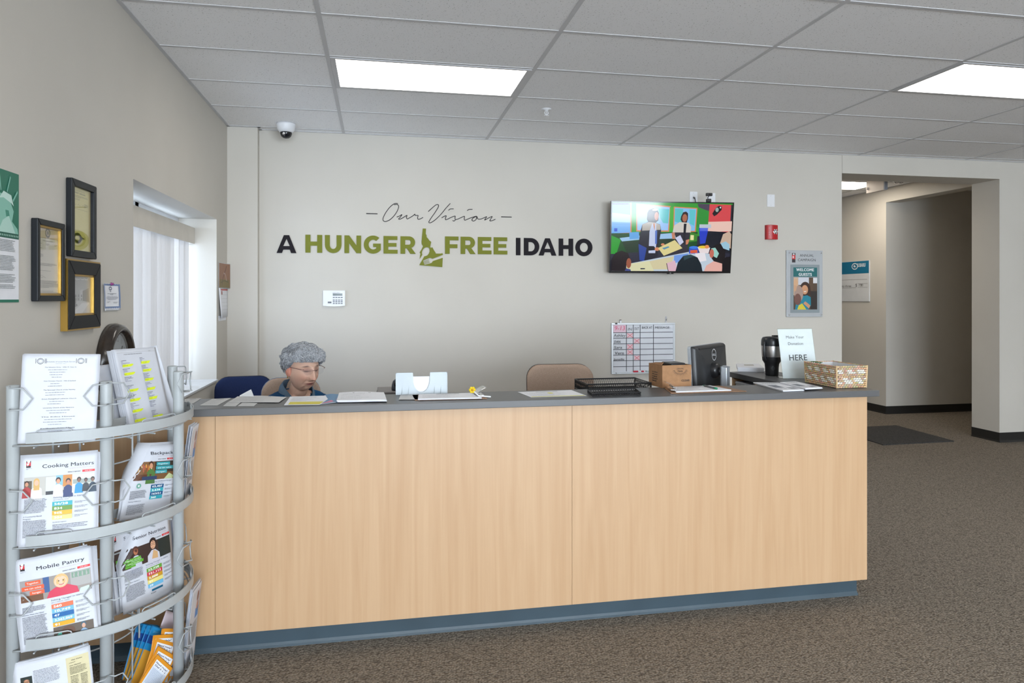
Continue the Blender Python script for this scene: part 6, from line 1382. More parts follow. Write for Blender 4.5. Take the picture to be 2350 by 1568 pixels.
# ---- pale brochure holder seen from behind
bx0, bx1 = 0.080, 0.318; bz = 0.101; by = 3.272
t = thing('brochure_holder', 'pale grey plastic brochure holder with scooped cut-out, seen from behind', 'holder', loc=((bx0 + bx1) / 2, by, ZT))
HOLD = M('holder_plastic', C(178, 188, 194), 0.4)
W_ = bx1 - bx0
def uoutline():
    o = [(0, 0), (W_, 0), (W_, bz), (W_ * 0.675, bz)]
    o += [(W_ * 0.665, bz * 0.98), (W_ * 0.660, bz * 0.8)] + [(W_ * (0.4975 + 0.165 * math.cos(a)), bz * (0.72 - 0.62 * math.sin(a))) for a in [PI * k / 14 for k in range(1, 14)]] + [(W_ * 0.335, bz * 0.8), (W_ * 0.330, bz * 0.98)]
    return o + [(W_ * 0.32, bz), (0, bz)]
lean = 0.10
hf = lambda off: (lambda u, v, d: Vector((bx0 + u, by + off + v * lean - d, ZT + 0.0005 + v)))
MB().prism(uoutline(), hf(0.0), 0.0, 0.003).build('back_plate', HOLD, t)
MB().prism([(0, 0), (W_, 0), (W_, bz * 0.55), (0, bz * 0.55)], hf(0.034), 0.0, 0.003).build('front_plate', HOLD, t)
mb = MB(); mb.box(bx0, by - 0.003, ZT + 0.0005, bx1, by + 0.034, ZT + 0.003)
for x in (bx0, bx1 - 0.003): mb.add([(x, by, ZT + 0.001), (x + 0.003, by, ZT + 0.001), (x + 0.003, by + bz * lean, ZT + bz), (x, by + bz * lean, ZT + bz), (x, by + 0.034, ZT + 0.001), (x + 0.003, by + 0.034, ZT + 0.001), (x + 0.003, by + 0.034 + 0.055 * lean, ZT + 0.055), (x, by + 0.034 + 0.055 * lean, ZT + 0.055)], [(0, 1, 2, 3), (5, 4, 7, 6), (4, 0, 3, 7), (1, 5, 6, 2), (3, 2, 6, 7), (0, 4, 5, 1)])
mb.build('tray', HOLD, t)
for u in (0.125, 0.25, 0.75, 0.875):
    MB().add([(bx0 + W_ * u - 0.002, by - 0.003, ZT + 0.001), (bx0 + W_ * u + 0.002, by - 0.003, ZT + 0.001), (bx0 + W_ * u + 0.002, by - 0.014, ZT + 0.001), (bx0 + W_ * u - 0.002, by - 0.014, ZT + 0.001), (bx0 + W_ * u, by + 0.001, ZT + 0.04)], [(0, 1, 2, 3)[::-1], (3, 2, 4), (2, 1, 4), (0, 3, 4), (1, 0, 4)]).build('rib', HOLD, t)
mb = MB()
for v0, v1, u0, u1 in ((bz - 0.004, bz, 0, W_ * 0.32), (bz - 0.004, bz, W_ * 0.68, W_), (0, bz, 0, 0.004), (0, bz, W_ - 0.004, W_)): mb.prism([(u0, v0), (u1, v0), (u1, v1), (u0, v1)], hf(0), 0.003, 0.0055)
mb.build('edge_lip', HOLD, t)
s = thing('brochure', 'white brochures standing inside the pale brochure holder', 'brochure', loc=((bx0 + bx1) / 2, by + 0.015, ZT + 0.004))
for k in range(4): MB().prism([(0.012, 0.004), (W_ - 0.012, 0.004), (W_ - 0.012, bz * 0.80), (0.012, bz * 0.80)], hf(0.008 + k * 0.004), 0.0, 0.001).build('sheet', PAPER, s)
# ---- black wire trays
MESH = M('black_wire_mesh', C(28, 28, 30), 0.4)
def mesh_side(mb, a, b, z0, z1, step=0.011, r=0.0011):
    a, b = Vector(a), Vector(b); n = max(2, int((b - a).length / step))
    for k in range(n):
        p, q = a + (b - a) * k / n, a + (b - a) * (k + 1) / n
        mb.tube([(p.x, p.y, z0), (q.x, q.y, z1)], r, 4, cap=False); mb.tube([(q.x, q.y, z0), (p.x, p.y, z1)], r, 4, cap=False)
cs = [onZ(x, y, ZT) for x, y in ((1360, 912.6), (1470.5, 909.3), (1457, 899), (1348, 903))]
t = thing('wire_tray', 'shallow black wire mesh tray lying near the counter edge', 'tray', loc=bil(cs, 0.5, 0.5))
up = lambda p, z: Vector((p.x, p.y, ZT + z))
MB().tube([up(p, 0.004) for p in cs], 0.0022, 6, closed=True).build('base_rim', MESH, t); MB().tube([up(p, 0.017) for p in cs], 0.0026, 6, closed=True).build('top_rim', MESH, t)
mb = MB()
for i in range(4): mesh_side(mb, cs[i], cs[(i + 1) % 4], ZT + 0.004, ZT + 0.017, 0.012)
o = mb.build('mesh_side', MESH, t); o['kind'] = 'stuff'
mb = MB()
for k in range(1, 18): mb.tube([up(bil(cs, k / 18, 0), 0.005), up(bil(cs, k / 18, 1), 0.005)], 0.0011, 4)
for k in range(1, 8): mb.tube([up(bil(cs, 0, k / 8), 0.005), up(bil(cs, 1, k / 8), 0.005)], 0.0011, 4)
o = mb.build('mesh_floor', MESH, t); o['kind'] = 'stuff'
# stacked letter trays behind the counter, on the work surface
lx0, lx1, ly0, ly1 = 1.03, 1.365, 3.37, 3.60
t = thing('letter_trays', 'black wire mesh letter trays stacked behind the counter', 'tray', loc=((lx0 + lx1) / 2, (ly0 + ly1) / 2, 0.741))
for z in (0.745, 0.845, 0.945, 1.0):
    z1 = z + 0.045; cs = [Vector(p) for p in ((lx0, ly0, 0), (lx1, ly0, 0), (lx1, ly1, 0), (lx0, ly1, 0))]
    MB().tube([(p.x, p.y, z1) for p in smooth_path([c * 1 for c in cs], 1, True)], 0.004, 6, closed=True).build('top_rim', MESH, t); MB().tube([(p.x, p.y, z) for p in cs], 0.0025, 6, closed=True).build('base_rim', MESH, t)
    mb = MB()
    for i in range(4): mesh_side(mb, cs[i], cs[(i + 1) % 4], z, z1, 0.011, 0.0010)
    o = mb.build('mesh_side', MESH, t); o['kind'] = 'stuff'
    mb = MB()
    for k in range(1, 28): mb.tube([(lx0 + (lx1 - lx0) * k / 28, ly0, z), (lx0 + (lx1 - lx0) * k / 28, ly1, z)], 0.0011, 4)
    for k in range(1, 18): mb.tube([(lx0, ly0 + (ly1 - ly0) * k / 18, z), (lx1, ly0 + (ly1 - ly0) * k / 18, z)], 0.0011, 4)
    o = mb.build('mesh_floor', MESH, t); o['kind'] = 'stuff'
for x, y in ((lx0, ly0), (lx1, ly0), (lx0, ly1), (lx1, ly1)): MB().tube([(x, y, 0.742), (x, y, 1.045)], 0.003, 6).build('upright', MESH, t)
# ---- cardboard box at the back edge of the counter
CARD = M('cardboard', C(154, 114, 78), 0.75, vary=0.08, nscale=40); CARDL = M('cardboard_inside', C(150, 108, 72), 0.8)
bm = Matrix.Translation((1.384, 3.272, ZT + 0.0006)) @ Matrix.Rotation(math.radians(4), 4, 'Z')
t = thing('cardboard_box', 'open brown cardboard box of liners standing at the back of the counter', 'box', loc=(1.43, 3.3, ZT))
bw_, bd_, bh_ = 0.160, 0.15, 0.112
mb = MB(); th = 0.004
mb.box(0, 0, 0, bw_, th, bh_, bm); mb.box(0, bd_ - th, 0, bw_, bd_, bh_, bm); mb.box(0, th, 0, th, bd_ - th, bh_, bm); mb.box(bw_ - th, th, 0, bw_, bd_ - th, bh_, bm); mb.box(th, th, 0, bw_ - th, bd_ - th, th, bm)
carton = mb.build('carton', CARD, t)
MB().add([bm @ Vector(p) for p in ((0.0, 0.01, bh_), (0.0, bd_ * 0.8, bh_), (0.022, bd_ * 0.8, bh_ + 0.004), (0.022, 0.03, bh_ + 0.012))], [(0, 1, 2, 3)]).build('flap', CARDL, carton, solid=0.003)
MB().box(0.06, 0.02, bh_ - 0.05, bw_ - 0.02, bd_ - 0.02, bh_ + 0.008, bm).build('black_liner_roll', BLACK, t, bevel=0.006)
p = Print(lambda u, v, d=0: bm @ Vector((u, -d, v)), 0.0003)
BR = C(62, 46, 34)
cx0, cz0 = 0.098, 0.088
for k in range(15):
    a = PI * (1.0 + (k + 0.5) / 15); r0, r1 = 0.030, 0.047 + 0.004 * (k % 2)
    p.poly([(cx0 + r0 * math.cos(a - 0.05), cz0 + r0 * 0.6 * math.sin(a - 0.05)), (cx0 + r1 * math.cos(a), cz0 + r1 * 0.62 * math.sin(a)), (cx0 + r0 * math.cos(a + 0.07), cz0 + r0 * 0.6 * math.sin(a + 0.07))], BR)
p.text('CRYSTAL', cx0, cz0 + 0.003, 0.006, BR, 1, 'c', fit=0.04); p.text('Clarity', cx0, cz0 - 0.010, 0.009, BR, 1, 'c', fit=0.028)
p.text('CLEAR', 0.104, 0.030, 0.010, BR, 2, 'l', fit=0.046); p.build('front_print', carton)
p = Print(lambda u, v, d=0: bm @ Vector((-d, bd_ - u, v)), 0.0003); p.para(0.04, 0.07, 0.06, 5, 0.011, BR, random.Random(4)); p.build('side_print', carton)
# ---- monitor on the work surface, its back towards the room
A0 = Vector((1.708, 3.552, 0)); A1 = Vector((2.060, 3.872, 0)); dv = (A1 - A0).normalized(); mang = math.atan2(dv.y, dv.x)
mm = Matrix.Translation(A0 + Vector((0, 0, 0.878))) @ Matrix.Rotation(mang, 4, 'Z') @ Matrix.Rotation(-0.06, 4, 'X')
t = thing('computer_monitor', 'black computer monitor with silver edge and stand, turned back to front', 'monitor', loc=(1.86, 3.7, 0.741))
MBK = M('monitor_black', C(42, 43, 45), 0.4)
MW_, MH_ = 0.475, 0.335
mb = MB(); o = rrect(MW_, MH_, 0.012, 4, MW_ / 2, MH_ / 2)
MB().prism(o, lambda u, v, d: mm @ Vector((u, 0.03 - d, v)), -0.012, 0.006).build('silver_bezel', M('monitor_silver', C(186, 192, 198), 0.35, 0.5), t, bevel=0.002)
mb = MB()
ring = [[mm @ Vector((MW_ / 2 + (u - MW_ / 2) * k, y, MH_ / 2 + (v - MH_ / 2) * k)) for u, v in o] for k, y in ((0.99, 0.024), (0.975, 0.008), (0.93, -0.004), (0.5, -0.012), (0.0, -0.012))]
n = len(o); vs = [p for r in ring for p in r]; fs = [(i * n + j, i * n + (j + 1) % n, (i + 1) * n + (j + 1) % n, (i + 1) * n + j) for i in range(4) for j in range(n)]
shell = mb.add(vs, fs).build('back_shell', MBK, t, smooth=True)
MB().box(0.05, -0.0085, MH_ * 0.945, MW_ - 0.05, -0.0, MH_ * 0.96, mm).build('vent_slot', BLACKGLOSS, shell)
MB().box(0.02, 0.041, 0.02, MW_ - 0.02, 0.043, MH_ - 0.015, mm).build('screen', BLACKGLOSS, t)
p = Print(lambda u, v, d=0: mm @ Vector((u, -0.0125 - d, v)), 0.0004)
p.ring(MW_ * 0.52, MH_ * 0.82, 0.033, 0.0035, C(200, 202, 205), 0.033, 32); p.text('DELL', MW_ * 0.52, MH_ * 0.82 - 0.006, 0.0125, C(200, 202, 205), 1, 'c', fit=0.05); p.build('emblem', shell)
MB().lathe([(0, 0.034), (0.036, 0.034), (0.044, 0.02), (0.046, 0.0)], (0, 0, 0), 20, mm @ Matrix.Translation((MW_ * 0.47, -0.011, MH_ * 0.56)) @ Matrix.Rotation(PI / 2, 4, 'X')).build('mount_hub', BLACK, t, smooth=True)
sm = Matrix.Translation(A0 + dv * (MW_ * 0.47) + Vector((0, 0, 0))) @ Matrix.Rotation(mang, 4, 'Z')
MB().tube([sm @ Vector((0, -0.03, 1.065)), sm @ Vector((0, -0.05, 1.06))], 0.022, 12).build('tilt_arm', BLACK, t, smooth=True)
mb = MB(); mb.prism([(-0.024, -0.05), (0.024, -0.05), (0.032, -0.06), (0.026, -0.088), (-0.026, -0.088), (-0.032, -0.06)], lambda u, v, d: sm @ Vector((u, v, d)), 0.76, 1.09); mb.build('stand_column', M('monitor_silver'), t, bevel=0.003)
MB().box(-0.12, -0.17, 0.7405, 0.12, 0.06, 0.76, sm).build('stand_foot', BLACK, t, bevel=0.006)
MB().tube([sm @ Vector((0.03, -0.02, 0.93)), sm @ Vector((0.05, -0.05, 0.90)), sm @ Vector((0.0, -0.055, 0.87)), sm @ Vector((-0.05, -0.03, 0.82)), sm @ Vector((-0.06, 0.0, 0.745))], 0.003, 6).build('cable', BLACK, t, smooth=True)
# ---- travel mug on the return ledge
c = Vector((2.232, 3.690, ZT))
t = thing('travel_mug', 'black and stainless steel travel mug with looped handle on the return ledge', 'mug', loc=c)
MB().lathe([(0, 0.0005), (0.034, 0.0005), (0.036, 0.004), (0.038, 0.05), (0.040, 0.068), (0.052, 0.088), (0.054, 0.108)], c, 36).build('rubber_base', M('mug_rubber', C(22, 22, 24), 0.45), t, smooth=True)
MB().lathe([(0.054, 0.1085), (0.0555, 0.113), (0.058, 0.16), (0.058, 0.172)], c, 36).build('steel_band', STEEL, t, smooth=True)
lid = MB().lathe([(0.0585, 0.1725), (0.0595, 0.18), (0.0585, 0.20), (0.056, 0.212), (0.050, 0.221), (0.03, 0.225), (0, 0.226)], c, 36).build('lid', M('mug_lid', C(30, 34, 38), 0.3), t, smooth=True)
MB().box(c.x + 0.005, c.y - 0.012, ZT + 0.222, c.x + 0.04, c.y + 0.012, ZT + 0.232).build('slider', BLACK, lid, bevel=0.003)
hd = Vector((-0.92, -0.38, 0)).normalized()
MB().tube(smooth_path([c + hd * 0.054 + Vector((0, 0, 0.195)), c + hd * 0.066 + Vector((0, 0, 0.19)), c + hd * 0.071 + Vector((0, 0, 0.15)), c + hd * 0.066 + Vector((0, 0, 0.11)), c + hd * 0.052 + Vector((0, 0, 0.092))], 5), 0.006, 10).build('handle', BLACK, t, smooth=True)
lz = lambda a, z: c + Vector((0.0395 * math.cos(a), 0.0395 * math.sin(a), z))
MB().tube([lz(-1.95 - 0.25, 0.045), lz(-1.95, 0.058), lz(-1.95 + 0.25, 0.045), lz(-1.95, 0.032)], 0.0008, 5, closed=True).build('emblem', M('emblem_grey', C(80, 86, 84), 0.4), t)
# ---- donation sign in a slanted acrylic holder
sx = pose((2.300, 3.515, ZT + 0.004), -6, 13, -0.5)
t = thing('donation_sign', 'slanted clear acrylic holder with white Make Your Donation HERE sign', 'sign', loc=(2.300, 3.515, ZT))
SGW, SGH = 0.2, 0.279
psign = MB().box(-SGW / 2, 0.0, 0.0, SGW / 2, 0.001, SGH - 0.004, sx).build('paper_sign', PAPER, t)
ACR = glass_mat('acrylic', (0.96, 0.98, 0.97, 1))
MB().box(-SGW / 2 - 0.002, -0.0025, 0.0, SGW / 2 + 0.002, -0.0010, SGH, sx).build('acrylic_front', ACR, t)
MB().box(-SGW / 2 - 0.002, 0.002, 0.0, SGW / 2 + 0.002, 0.0035, SGH, sx).build('acrylic_back', ACR, t)
yb = (sx @ Vector((0, 0, 0))).y
MB().box(-SGW / 2, -0.02, -0.003, SGW / 2, 0.085, -0.001, Matrix.Translation((2.300, 3.515, ZT + 0.004)) @ Matrix.Rotation(math.radians(-6), 4, 'Z')).build('acrylic_foot', ACR, t)
p = Print(lambda u, v, d=0: sx @ Vector((u, -d, v)), 0.0003)
DK = C(52, 56, 62)
p.text('Make Your', -0.005, 0.222, 0.0165, DK, 0, 'c', fit=0.105); p.text('Donation', -0.005, 0.185, 0.0165, DK, 0, 'c', fit=0.09); p.text('HERE', 0.0, 0.098, 0.034, DK, 1, 'c', fit=0.108); p.build('print', psign)
# ---- wicker basket
bk = thing('wicker_basket', 'small rectangular wicker basket with white diagonal bands on the counter corner', 'basket', loc=(2.305, 3.23, ZT))
NAT, WHT = C(208, 178, 142), C(232, 228, 216)
rows = 11; x0, x1, y0, y1 = 2.228, 2.386, 3.100, 3.352
mb = MB(); rw = random.Random(5)
for k in range(rows):
    z = ZT + 0.006 + k * 0.0101; e = 0.005 * k / rows
    a = [(x0 - e, y0 - e), (x1 + e, y0 - e), (x1 + e, y1 + e), (x0 - e, y1 + e)]
    for i in range(4):
        p_, q_ = Vector(a[i]), Vector(a[(i + 1) % 4]); L_ = (q_ - p_).length; n = max(4, int(L_ / 0.0135)); nrm = Vector(((q_ - p_).y, -(q_ - p_).x)).normalized()
        for j in range(n):
            s0, s1 = (j + (0.5 if k % 2 else 0)) / n, (j + 0.94 + (0.5 if k % 2 else 0)) / n
            if s1 > 1.02: s1 = 1.0
            if s0 >= 0.99: continue
            along = s0 * L_
            band = ((along * 1.0 + (i % 2) * 0.03 + k * 0.010) % 0.062)
            mb.col = WHT if (k in (2, 3, 4, 7, 8) and band < 0.036) else tuple(min(1, c * rw.uniform(0.75, 1.12)) for c in NAT[:3]) + (1,)
            pa, pb = p_ + (q_ - p_) * s0, p_ + (q_ - p_) * s1; pm = (pa + pb) / 2 + nrm * 0.0035
            mb.tube([(pa.x, pa.y, z - 0.0015), (pm.x, pm.y, z), (pb.x, pb.y, z + 0.0015)], [0.0035, 0.0052, 0.0035], 6)
o = mb.build('weave', print_mat('wicker', 0.7), bk, smooth=True); o['kind'] = 'stuff'
mb = MB(); e = 0.004
mb.box(x0 + e, y0 + e, ZT + 0.001, x1 - e, y1 - e, ZT + 0.004)
for b_ in ((x0 + e, y0 + e, x1 - e, y0 + e + 0.002), (x0 + e, y1 - e - 0.002, x1 - e, y1 - e), (x0 + e, y0 + e, x0 + e + 0.002, y1 - e), (x1 - e - 0.002, y0 + e, x1 - e, y1 - e)): mb.box(b_[0], b_[1], ZT + 0.004, b_[2], b_[3], ZT + 0.108)
mb.build('cloth_lining', M('lining_white', C(214, 214, 216), 0.8), bk)
for x, y in ((x0 - 0.002, y0 - 0.002), (x1 + 0.002, y0 - 0.002), (x0 - 0.002, y1 + 0.002), (x1 + 0.002, y1 + 0.002)): MB().tube([(x, y, ZT + 0.002), (x + (0.004 if x > 2.3 else -0.004), y + (0.004 if y > 3.2 else -0.004), ZT + 0.113)], 0.004, 6).build('corner_cane', M('cane', C(206, 176, 132), 0.6), bk)
gl = thing('leaf_pick', 'green leafy bundle lying in the wicker basket by its rim', 'greenery', loc=(2.25, 3.33, ZT + 0.09))
GL = M('leaf_green', C(66, 116, 48), 0.5)
for k in range(7):
    b0 = Vector((2.246 + 0.004 * (k % 3), 3.34 - 0.012 * k, ZT + 0.107)); MB().add([b0, b0 + Vector((0.006, -0.010, 0.006)), b0 + Vector((0.002, -0.026, 0.009)), b0 + Vector((-0.004, -0.010, 0.007))], [(0, 1, 2, 3)]).build('leaf', GL, gl, solid=0.0008)
MB().tube([(2.25, 3.345, ZT + 0.09), (2.248, 3.30, ZT + 0.109), (2.247, 3.25, ZT + 0.106)], 0.0015, 5).build('stem', GL, gl)
# ---- dark cabinet top and small speaker behind the counter
c0 = onY(864, 897, 3.62); c1 = onY(1004, 897, 3.62)
t = thing('desk_printer', 'low dark grey printer behind the counter by the brochure holder', 'printer', loc=((c0.x + c1.x) / 2, 3.7, 0.741))
pz = c0.z
MB().box(c0.x, 3.56, 0.7405, c1.x, 3.775, pz - 0.012).build('body', M('printer_grey', C(96, 92, 92), 0.5), t, bevel=0.01)
MB().box(c0.x + 0.004, 3.565, pz - 0.0118, c1.x - 0.004, 3.77, pz).build('lid', M('printer_lid', C(110, 104, 104), 0.45), t, bevel=0.004)
MB().box(c0.x + 0.06, 3.52, 0.82, c1.x - 0.06, 3.5599, 0.826).build('paper_tray', BLACK, t)
s0 = onY(902.5, 905, 3.60)
t = thing('desk_speaker', 'small black rounded speaker standing on the dark printer', 'speaker', loc=(s0.x + 0.03, 3.64, pz))
sc = Vector((s0.x + 0.025, 3.63, pz + 0.0005))
MB().lathe([(0, 0), (0.032, 0), (0.034, 0.006), (0.031, 0.03), (0.026, 0.046), (0.014, 0.056), (0, 0.058)], sc, 24).build('housing', M('speaker_grey', C(58, 66, 74), 0.35), t, smooth=True)
MB().lathe([(0, 0.010), (0.018, 0.008), (0.022, 0.0)], sc + Vector((0, -0.020, 0.034)), 20, Matrix.Rotation(PI / 2 - 0.5, 4, 'X')).build('speaker_cone', BLACKGLOSS, t, smooth=True)
# papers in the return's cubby
t = thing('cubby_papers', 'printed papers lying in the cubby under the return ledge', 'paper', loc=(2.2, 3.72, 0.918))
for k in range(8): MB().box(2.10 + 0.002 * (k % 3), 3.645, 0.9165 + k * 0.008, 2.30, 3.87, 0.9235 + k * 0.008).build('sheet', PAPER, t)
t = thing('binder', 'black binder lying in the cubby under the return ledge', 'binder', loc=(2.2, 3.5, 0.918)); MB().box(2.10, 3.36, 0.9165, 2.30, 3.61, 0.955).build('cover', BLACK, t, bevel=0.003); MB().box(2.104, 3.365, 0.922, 2.305, 3.605, 0.949).build('pages', PAPER, t)

# ================================================================== CHAIRS
def fabric(name, c1, c2):
    m, nt, b = new_mat(name); mp, no, rp = noise_mix(nt, b, c1, c2, nscale=700, detail=2, lo=0.42, hi=0.58); b.inputs['Roughness'].default_value = 0.95; b.inputs['Specular IOR Level'].default_value = 0.1
    add_bump(nt, b, no.outputs['Fac'], 0.5, 0.002); return m
TAN = fabric('tan_woven_fabric', C(150, 128, 112), C(182, 160, 144)); NAVYF = fabric('navy_woven_fabric', C(28, 36, 64), C(40, 52, 86))
def chair(loc, rz, topz, fab, label, bw=0.46, bh=0.46, seatz=0.47, rim=None, br=0.28):
    t = thing('office_chair', label, 'chair', loc=(loc[0], loc[1], 0), rot=(0, 0, rz), group='office chairs behind the desk')
    # local: the sitter faces -y, backrest at +y
    def back(u, v, s):
        x = (u - 0.5) * bw; y = 0.22 + 0.05 * v - 0.05 * (2 * u - 1) ** 2
        return x, y
    o = rrect(bw, bh, 0.09, 6, 0, bh / 2)
    mb = MB(); n = len(o); vs = []; zb = topz - bh
    rings = [(1.0, 0.012), (1.0, -0.012), (0.975, -0.022), (0.9, -0.028), (0.45, -0.03), (0.0, -0.03)]
    def pt(u, v, k, d): x = u * k; z = bh / 2 + (v - bh / 2) * k; return (x, 0.235 + 0.06 * (z / bh) - 0.05 * (2 * x / bw) ** 2 + d, zb + z)
    for k, d in rings: vs += [pt(u, v, k, d) for u, v in o]
    fs = [(i * n + j, (i + 1) * n + j, (i + 1) * n + (j + 1) % n, i * n + (j + 1) % n) for i in range(len(rings) - 1) for j in range(n)]
    mb.add(vs, fs).build('backrest', fab, t, smooth=True, local=True)
    mb = MB(); vs = []
    for k, d in ((1.0, 0.012), (1.012, 0.018), (0.98, 0.034), (0.5, 0.045), (0.0, 0.045)): vs += [pt(u, v, k, d) for u, v in o]
    fs = [(i * n + j, i * n + (j + 1) % n, (i + 1) * n + (j + 1) % n, (i + 1) * n + j) for i in range(4) for j in range(n)]
    mb.add(vs, fs).build('back_shell', rim or BLACK, t, smooth=True, local=True)
    so = rrect(min(0.48, bw + 0.03), 0.46, 0.1, 5); mb = MB(); n = len(so); vs = []
    for k, z in ((0.9, -0.05), (1.0, -0.03), (1.0, 0.0), (0.96, 0.02), (0.6, 0.022), (0.0, 0.018)): vs += [(u * k, v * k, seatz + z) for u, v in so]
    fs = [(i * n + j, i * n + (j + 1) % n, (i + 1) * n + (j + 1) % n, (i + 1) * n + j) for i in range(5) for j in range(n)] + [tuple(range(n))[::-1]]
    mb.add(vs, fs).build('seat', fab, t, smooth=True, local=True)
    MB().tube([(0, 0.1, seatz - 0.055), (0, 0.26, seatz - 0.04), (0, 0.30, seatz + 0.05), (0, 0.298, zb + 0.18)], 0.018, 8).build('back_support', BLACK, t, local=True, smooth=True)
    MB().lathe([(0, 0.09), (0.03, 0.09), (0.03, 0.2), (0.022, 0.2), (0.022, seatz - 0.05), (0.1, seatz - 0.051), (0, seatz - 0.05)], (0, 0, 0), 16).build('gas_lift', BLACK, t, local=True)
    for k in range(5):
        a = k * 2 * PI / 5 + 0.3; d = Vector((math.cos(a), math.sin(a), 0))
        arm = MB().tube([d * 0.02 + Vector((0, 0, 0.1)), d * br + Vector((0, 0, 0.075))], [0.022, 0.014], 8).build('base_arm', BLACK, t, local=True)
        w = MB().lathe([(0, -0.02), (0.024, -0.02), (0.027, -0.012), (0.027, 0.012), (0.024, 0.02), (0, 0.02)], d * br + Vector((0, 0, 0.0285)), 14, Matrix.Rotation(a, 4, 'Z') @ Matrix.Rotation(PI / 2, 4, 'X')).build('caster', BLACK, arm, local=True, smooth=True)
        MB().tube([d * br + Vector((0, 0, 0.05)), d * br + Vector((0, 0, 0.08))], 0.008, 8).build('caster_stem', BLACK, arm, local=True)
    return t
chair((1.187, 4.27), 0.0, 1.032, TAN, 'tan woven office chair standing empty behind the stacked letter trays', bw=0.45)
chair((-0.945, 5.22), 0.12, 0.892, NAVYF, 'navy blue office chair standing empty in the corner by the window', bw=0.40, bh=0.40, seatz=0.44, br=0.20)
chair((-0.478, 4.214), math.radians(10), 0.985, TAN, 'tan office chair with blue-grey rim on which the woman sits', bw=0.345, bh=0.44, seatz=0.455, rim=M('chair_rim_blue', C(96, 112, 134), 0.5))
# ================================================================== THE SEATED WOMAN
def eval_mesh(me, mods):
    o = bpy.data.objects.new('tmp', me); COL.objects.link(o)
    for kind, kw in mods:
        md = o.modifiers.new(kind, kind)
        for k, v in kw.items(): setattr(md, k, v)
    bpy.context.view_layer.update(); dg = bpy.context.evaluated_depsgraph_get()
    e = o.evaluated_get(dg); m = e.to_mesh()
    r = [v.co.copy() for v in m.vertices], [tuple(p.vertices) for p in m.polygons]
    e.to_mesh_clear(); bpy.data.objects.remove(o); return r
def skin(nodes, edges, root, sub=2):
    names = list(nodes); me = bpy.data.meshes.new('skeleton')
    me.from_pydata([nodes[n][0] for n in names], [(names.index(a), names.index(b)) for a, b in edges], [])
    ob = bpy.data.objects.new('tmp', me); COL.objects.link(ob)
    ob.modifiers.new('skin', 'SKIN')
    for i, n in enumerate(names):
        sv = me.skin_vertices[0].data[i]; r = nodes[n][1]; sv.radius = r if isinstance(r, tuple) else (r, r); sv.use_root = (n == root)
    md = ob.modifiers.new('sub', 'SUBSURF'); md.levels = md.render_levels = sub
    bpy.context.view_layer.update(); dg = bpy.context.evaluated_depsgraph_get(); e = ob.evaluated_get(dg); m = e.to_mesh()
    r = [v.co.copy() for v in m.vertices], [tuple(p.vertices) for p in m.polygons]
    e.to_mesh_clear(); bpy.data.objects.remove(ob); return r
G = lambda x, s: math.exp(-(x / s) ** 2)
# ---- head, local: face towards -y, up +z, centre of the skull at the origin
def head_point(d):
    x, y, z = d.x * 0.076, d.y * 0.097, d.z * 0.118
    t = max(0.0, -z / 0.118)
    x *= 1 - 0.17 * t ** 1.9
    if y > 0: y *= 1 - 0.52 * t
    else: y *= 1 - 0.03 * t
    ax = abs(x); front = max(0.0, min(1.0, (-y - 0.02) / 0.04))
    dy = 0.0
    if z < 0.035 and z > -0.075:
        k = (0.03 - z) / 0.067
        prof = 0.006 + 0.030 * max(0, min(1, k)) ** 1.15 if z > -0.037 else 0.036 * max(0.0, 1 - (-0.037 - z) / 0.012)
        dy -= prof * G(x, 0.0105 + 0.0045 * max(0, min(1, k)))
    dy -= 0.010 * G(ax - 0.013, 0.007) * G(z + 0.034, 0.009)                 # nostrils
    dy += 0.013 * G(ax - 0.031, 0.016) * G(z - 0.012, 0.013)                  # eye sockets
    dy -= 0.007 * G(ax - 0.031, 0.011) * G(z - 0.010, 0.008)                  # lids
    dy += 0.004 * G(ax - 0.031, 0.014) * G(z + 0.008, 0.004)                  # bags
    dy -= 0.005 * G(ax - 0.03, 0.02) * G(z - 0.034, 0.008)                    # brow
    dy -= 0.006 * G(ax - 0.043, 0.016) * G(z + 0.030, 0.018)                  # cheeks
    dy -= 0.006 * G(x, 0.022) * G(z + 0.0595, 0.005) + 0.006 * G(x, 0.020) * G(z + 0.071, 0.005)     # lips
    dy += 0.004 * G(x, 0.024) * G(z + 0.065, 0.0022)
    dy += 0.007 * G(ax - (0.020 + 0.45 * max(0, -0.035 - z)), 0.0045) * (1 if -0.085 < z < -0.030 else 0)  # folds beside the mouth
    dy -= 0.008 * G(x, 0.020) * G(z + 0.097, 0.014)                           # chin
    dy -= 0.007 * G(ax - 0.038, 0.013) * G(z + 0.080, 0.015)                  # jowls
    dy += 0.003 * G(ax - 0.024, 0.004) * G(z + 0.085, 0.012)
    y += dy * front
    return Vector((x, y, z))
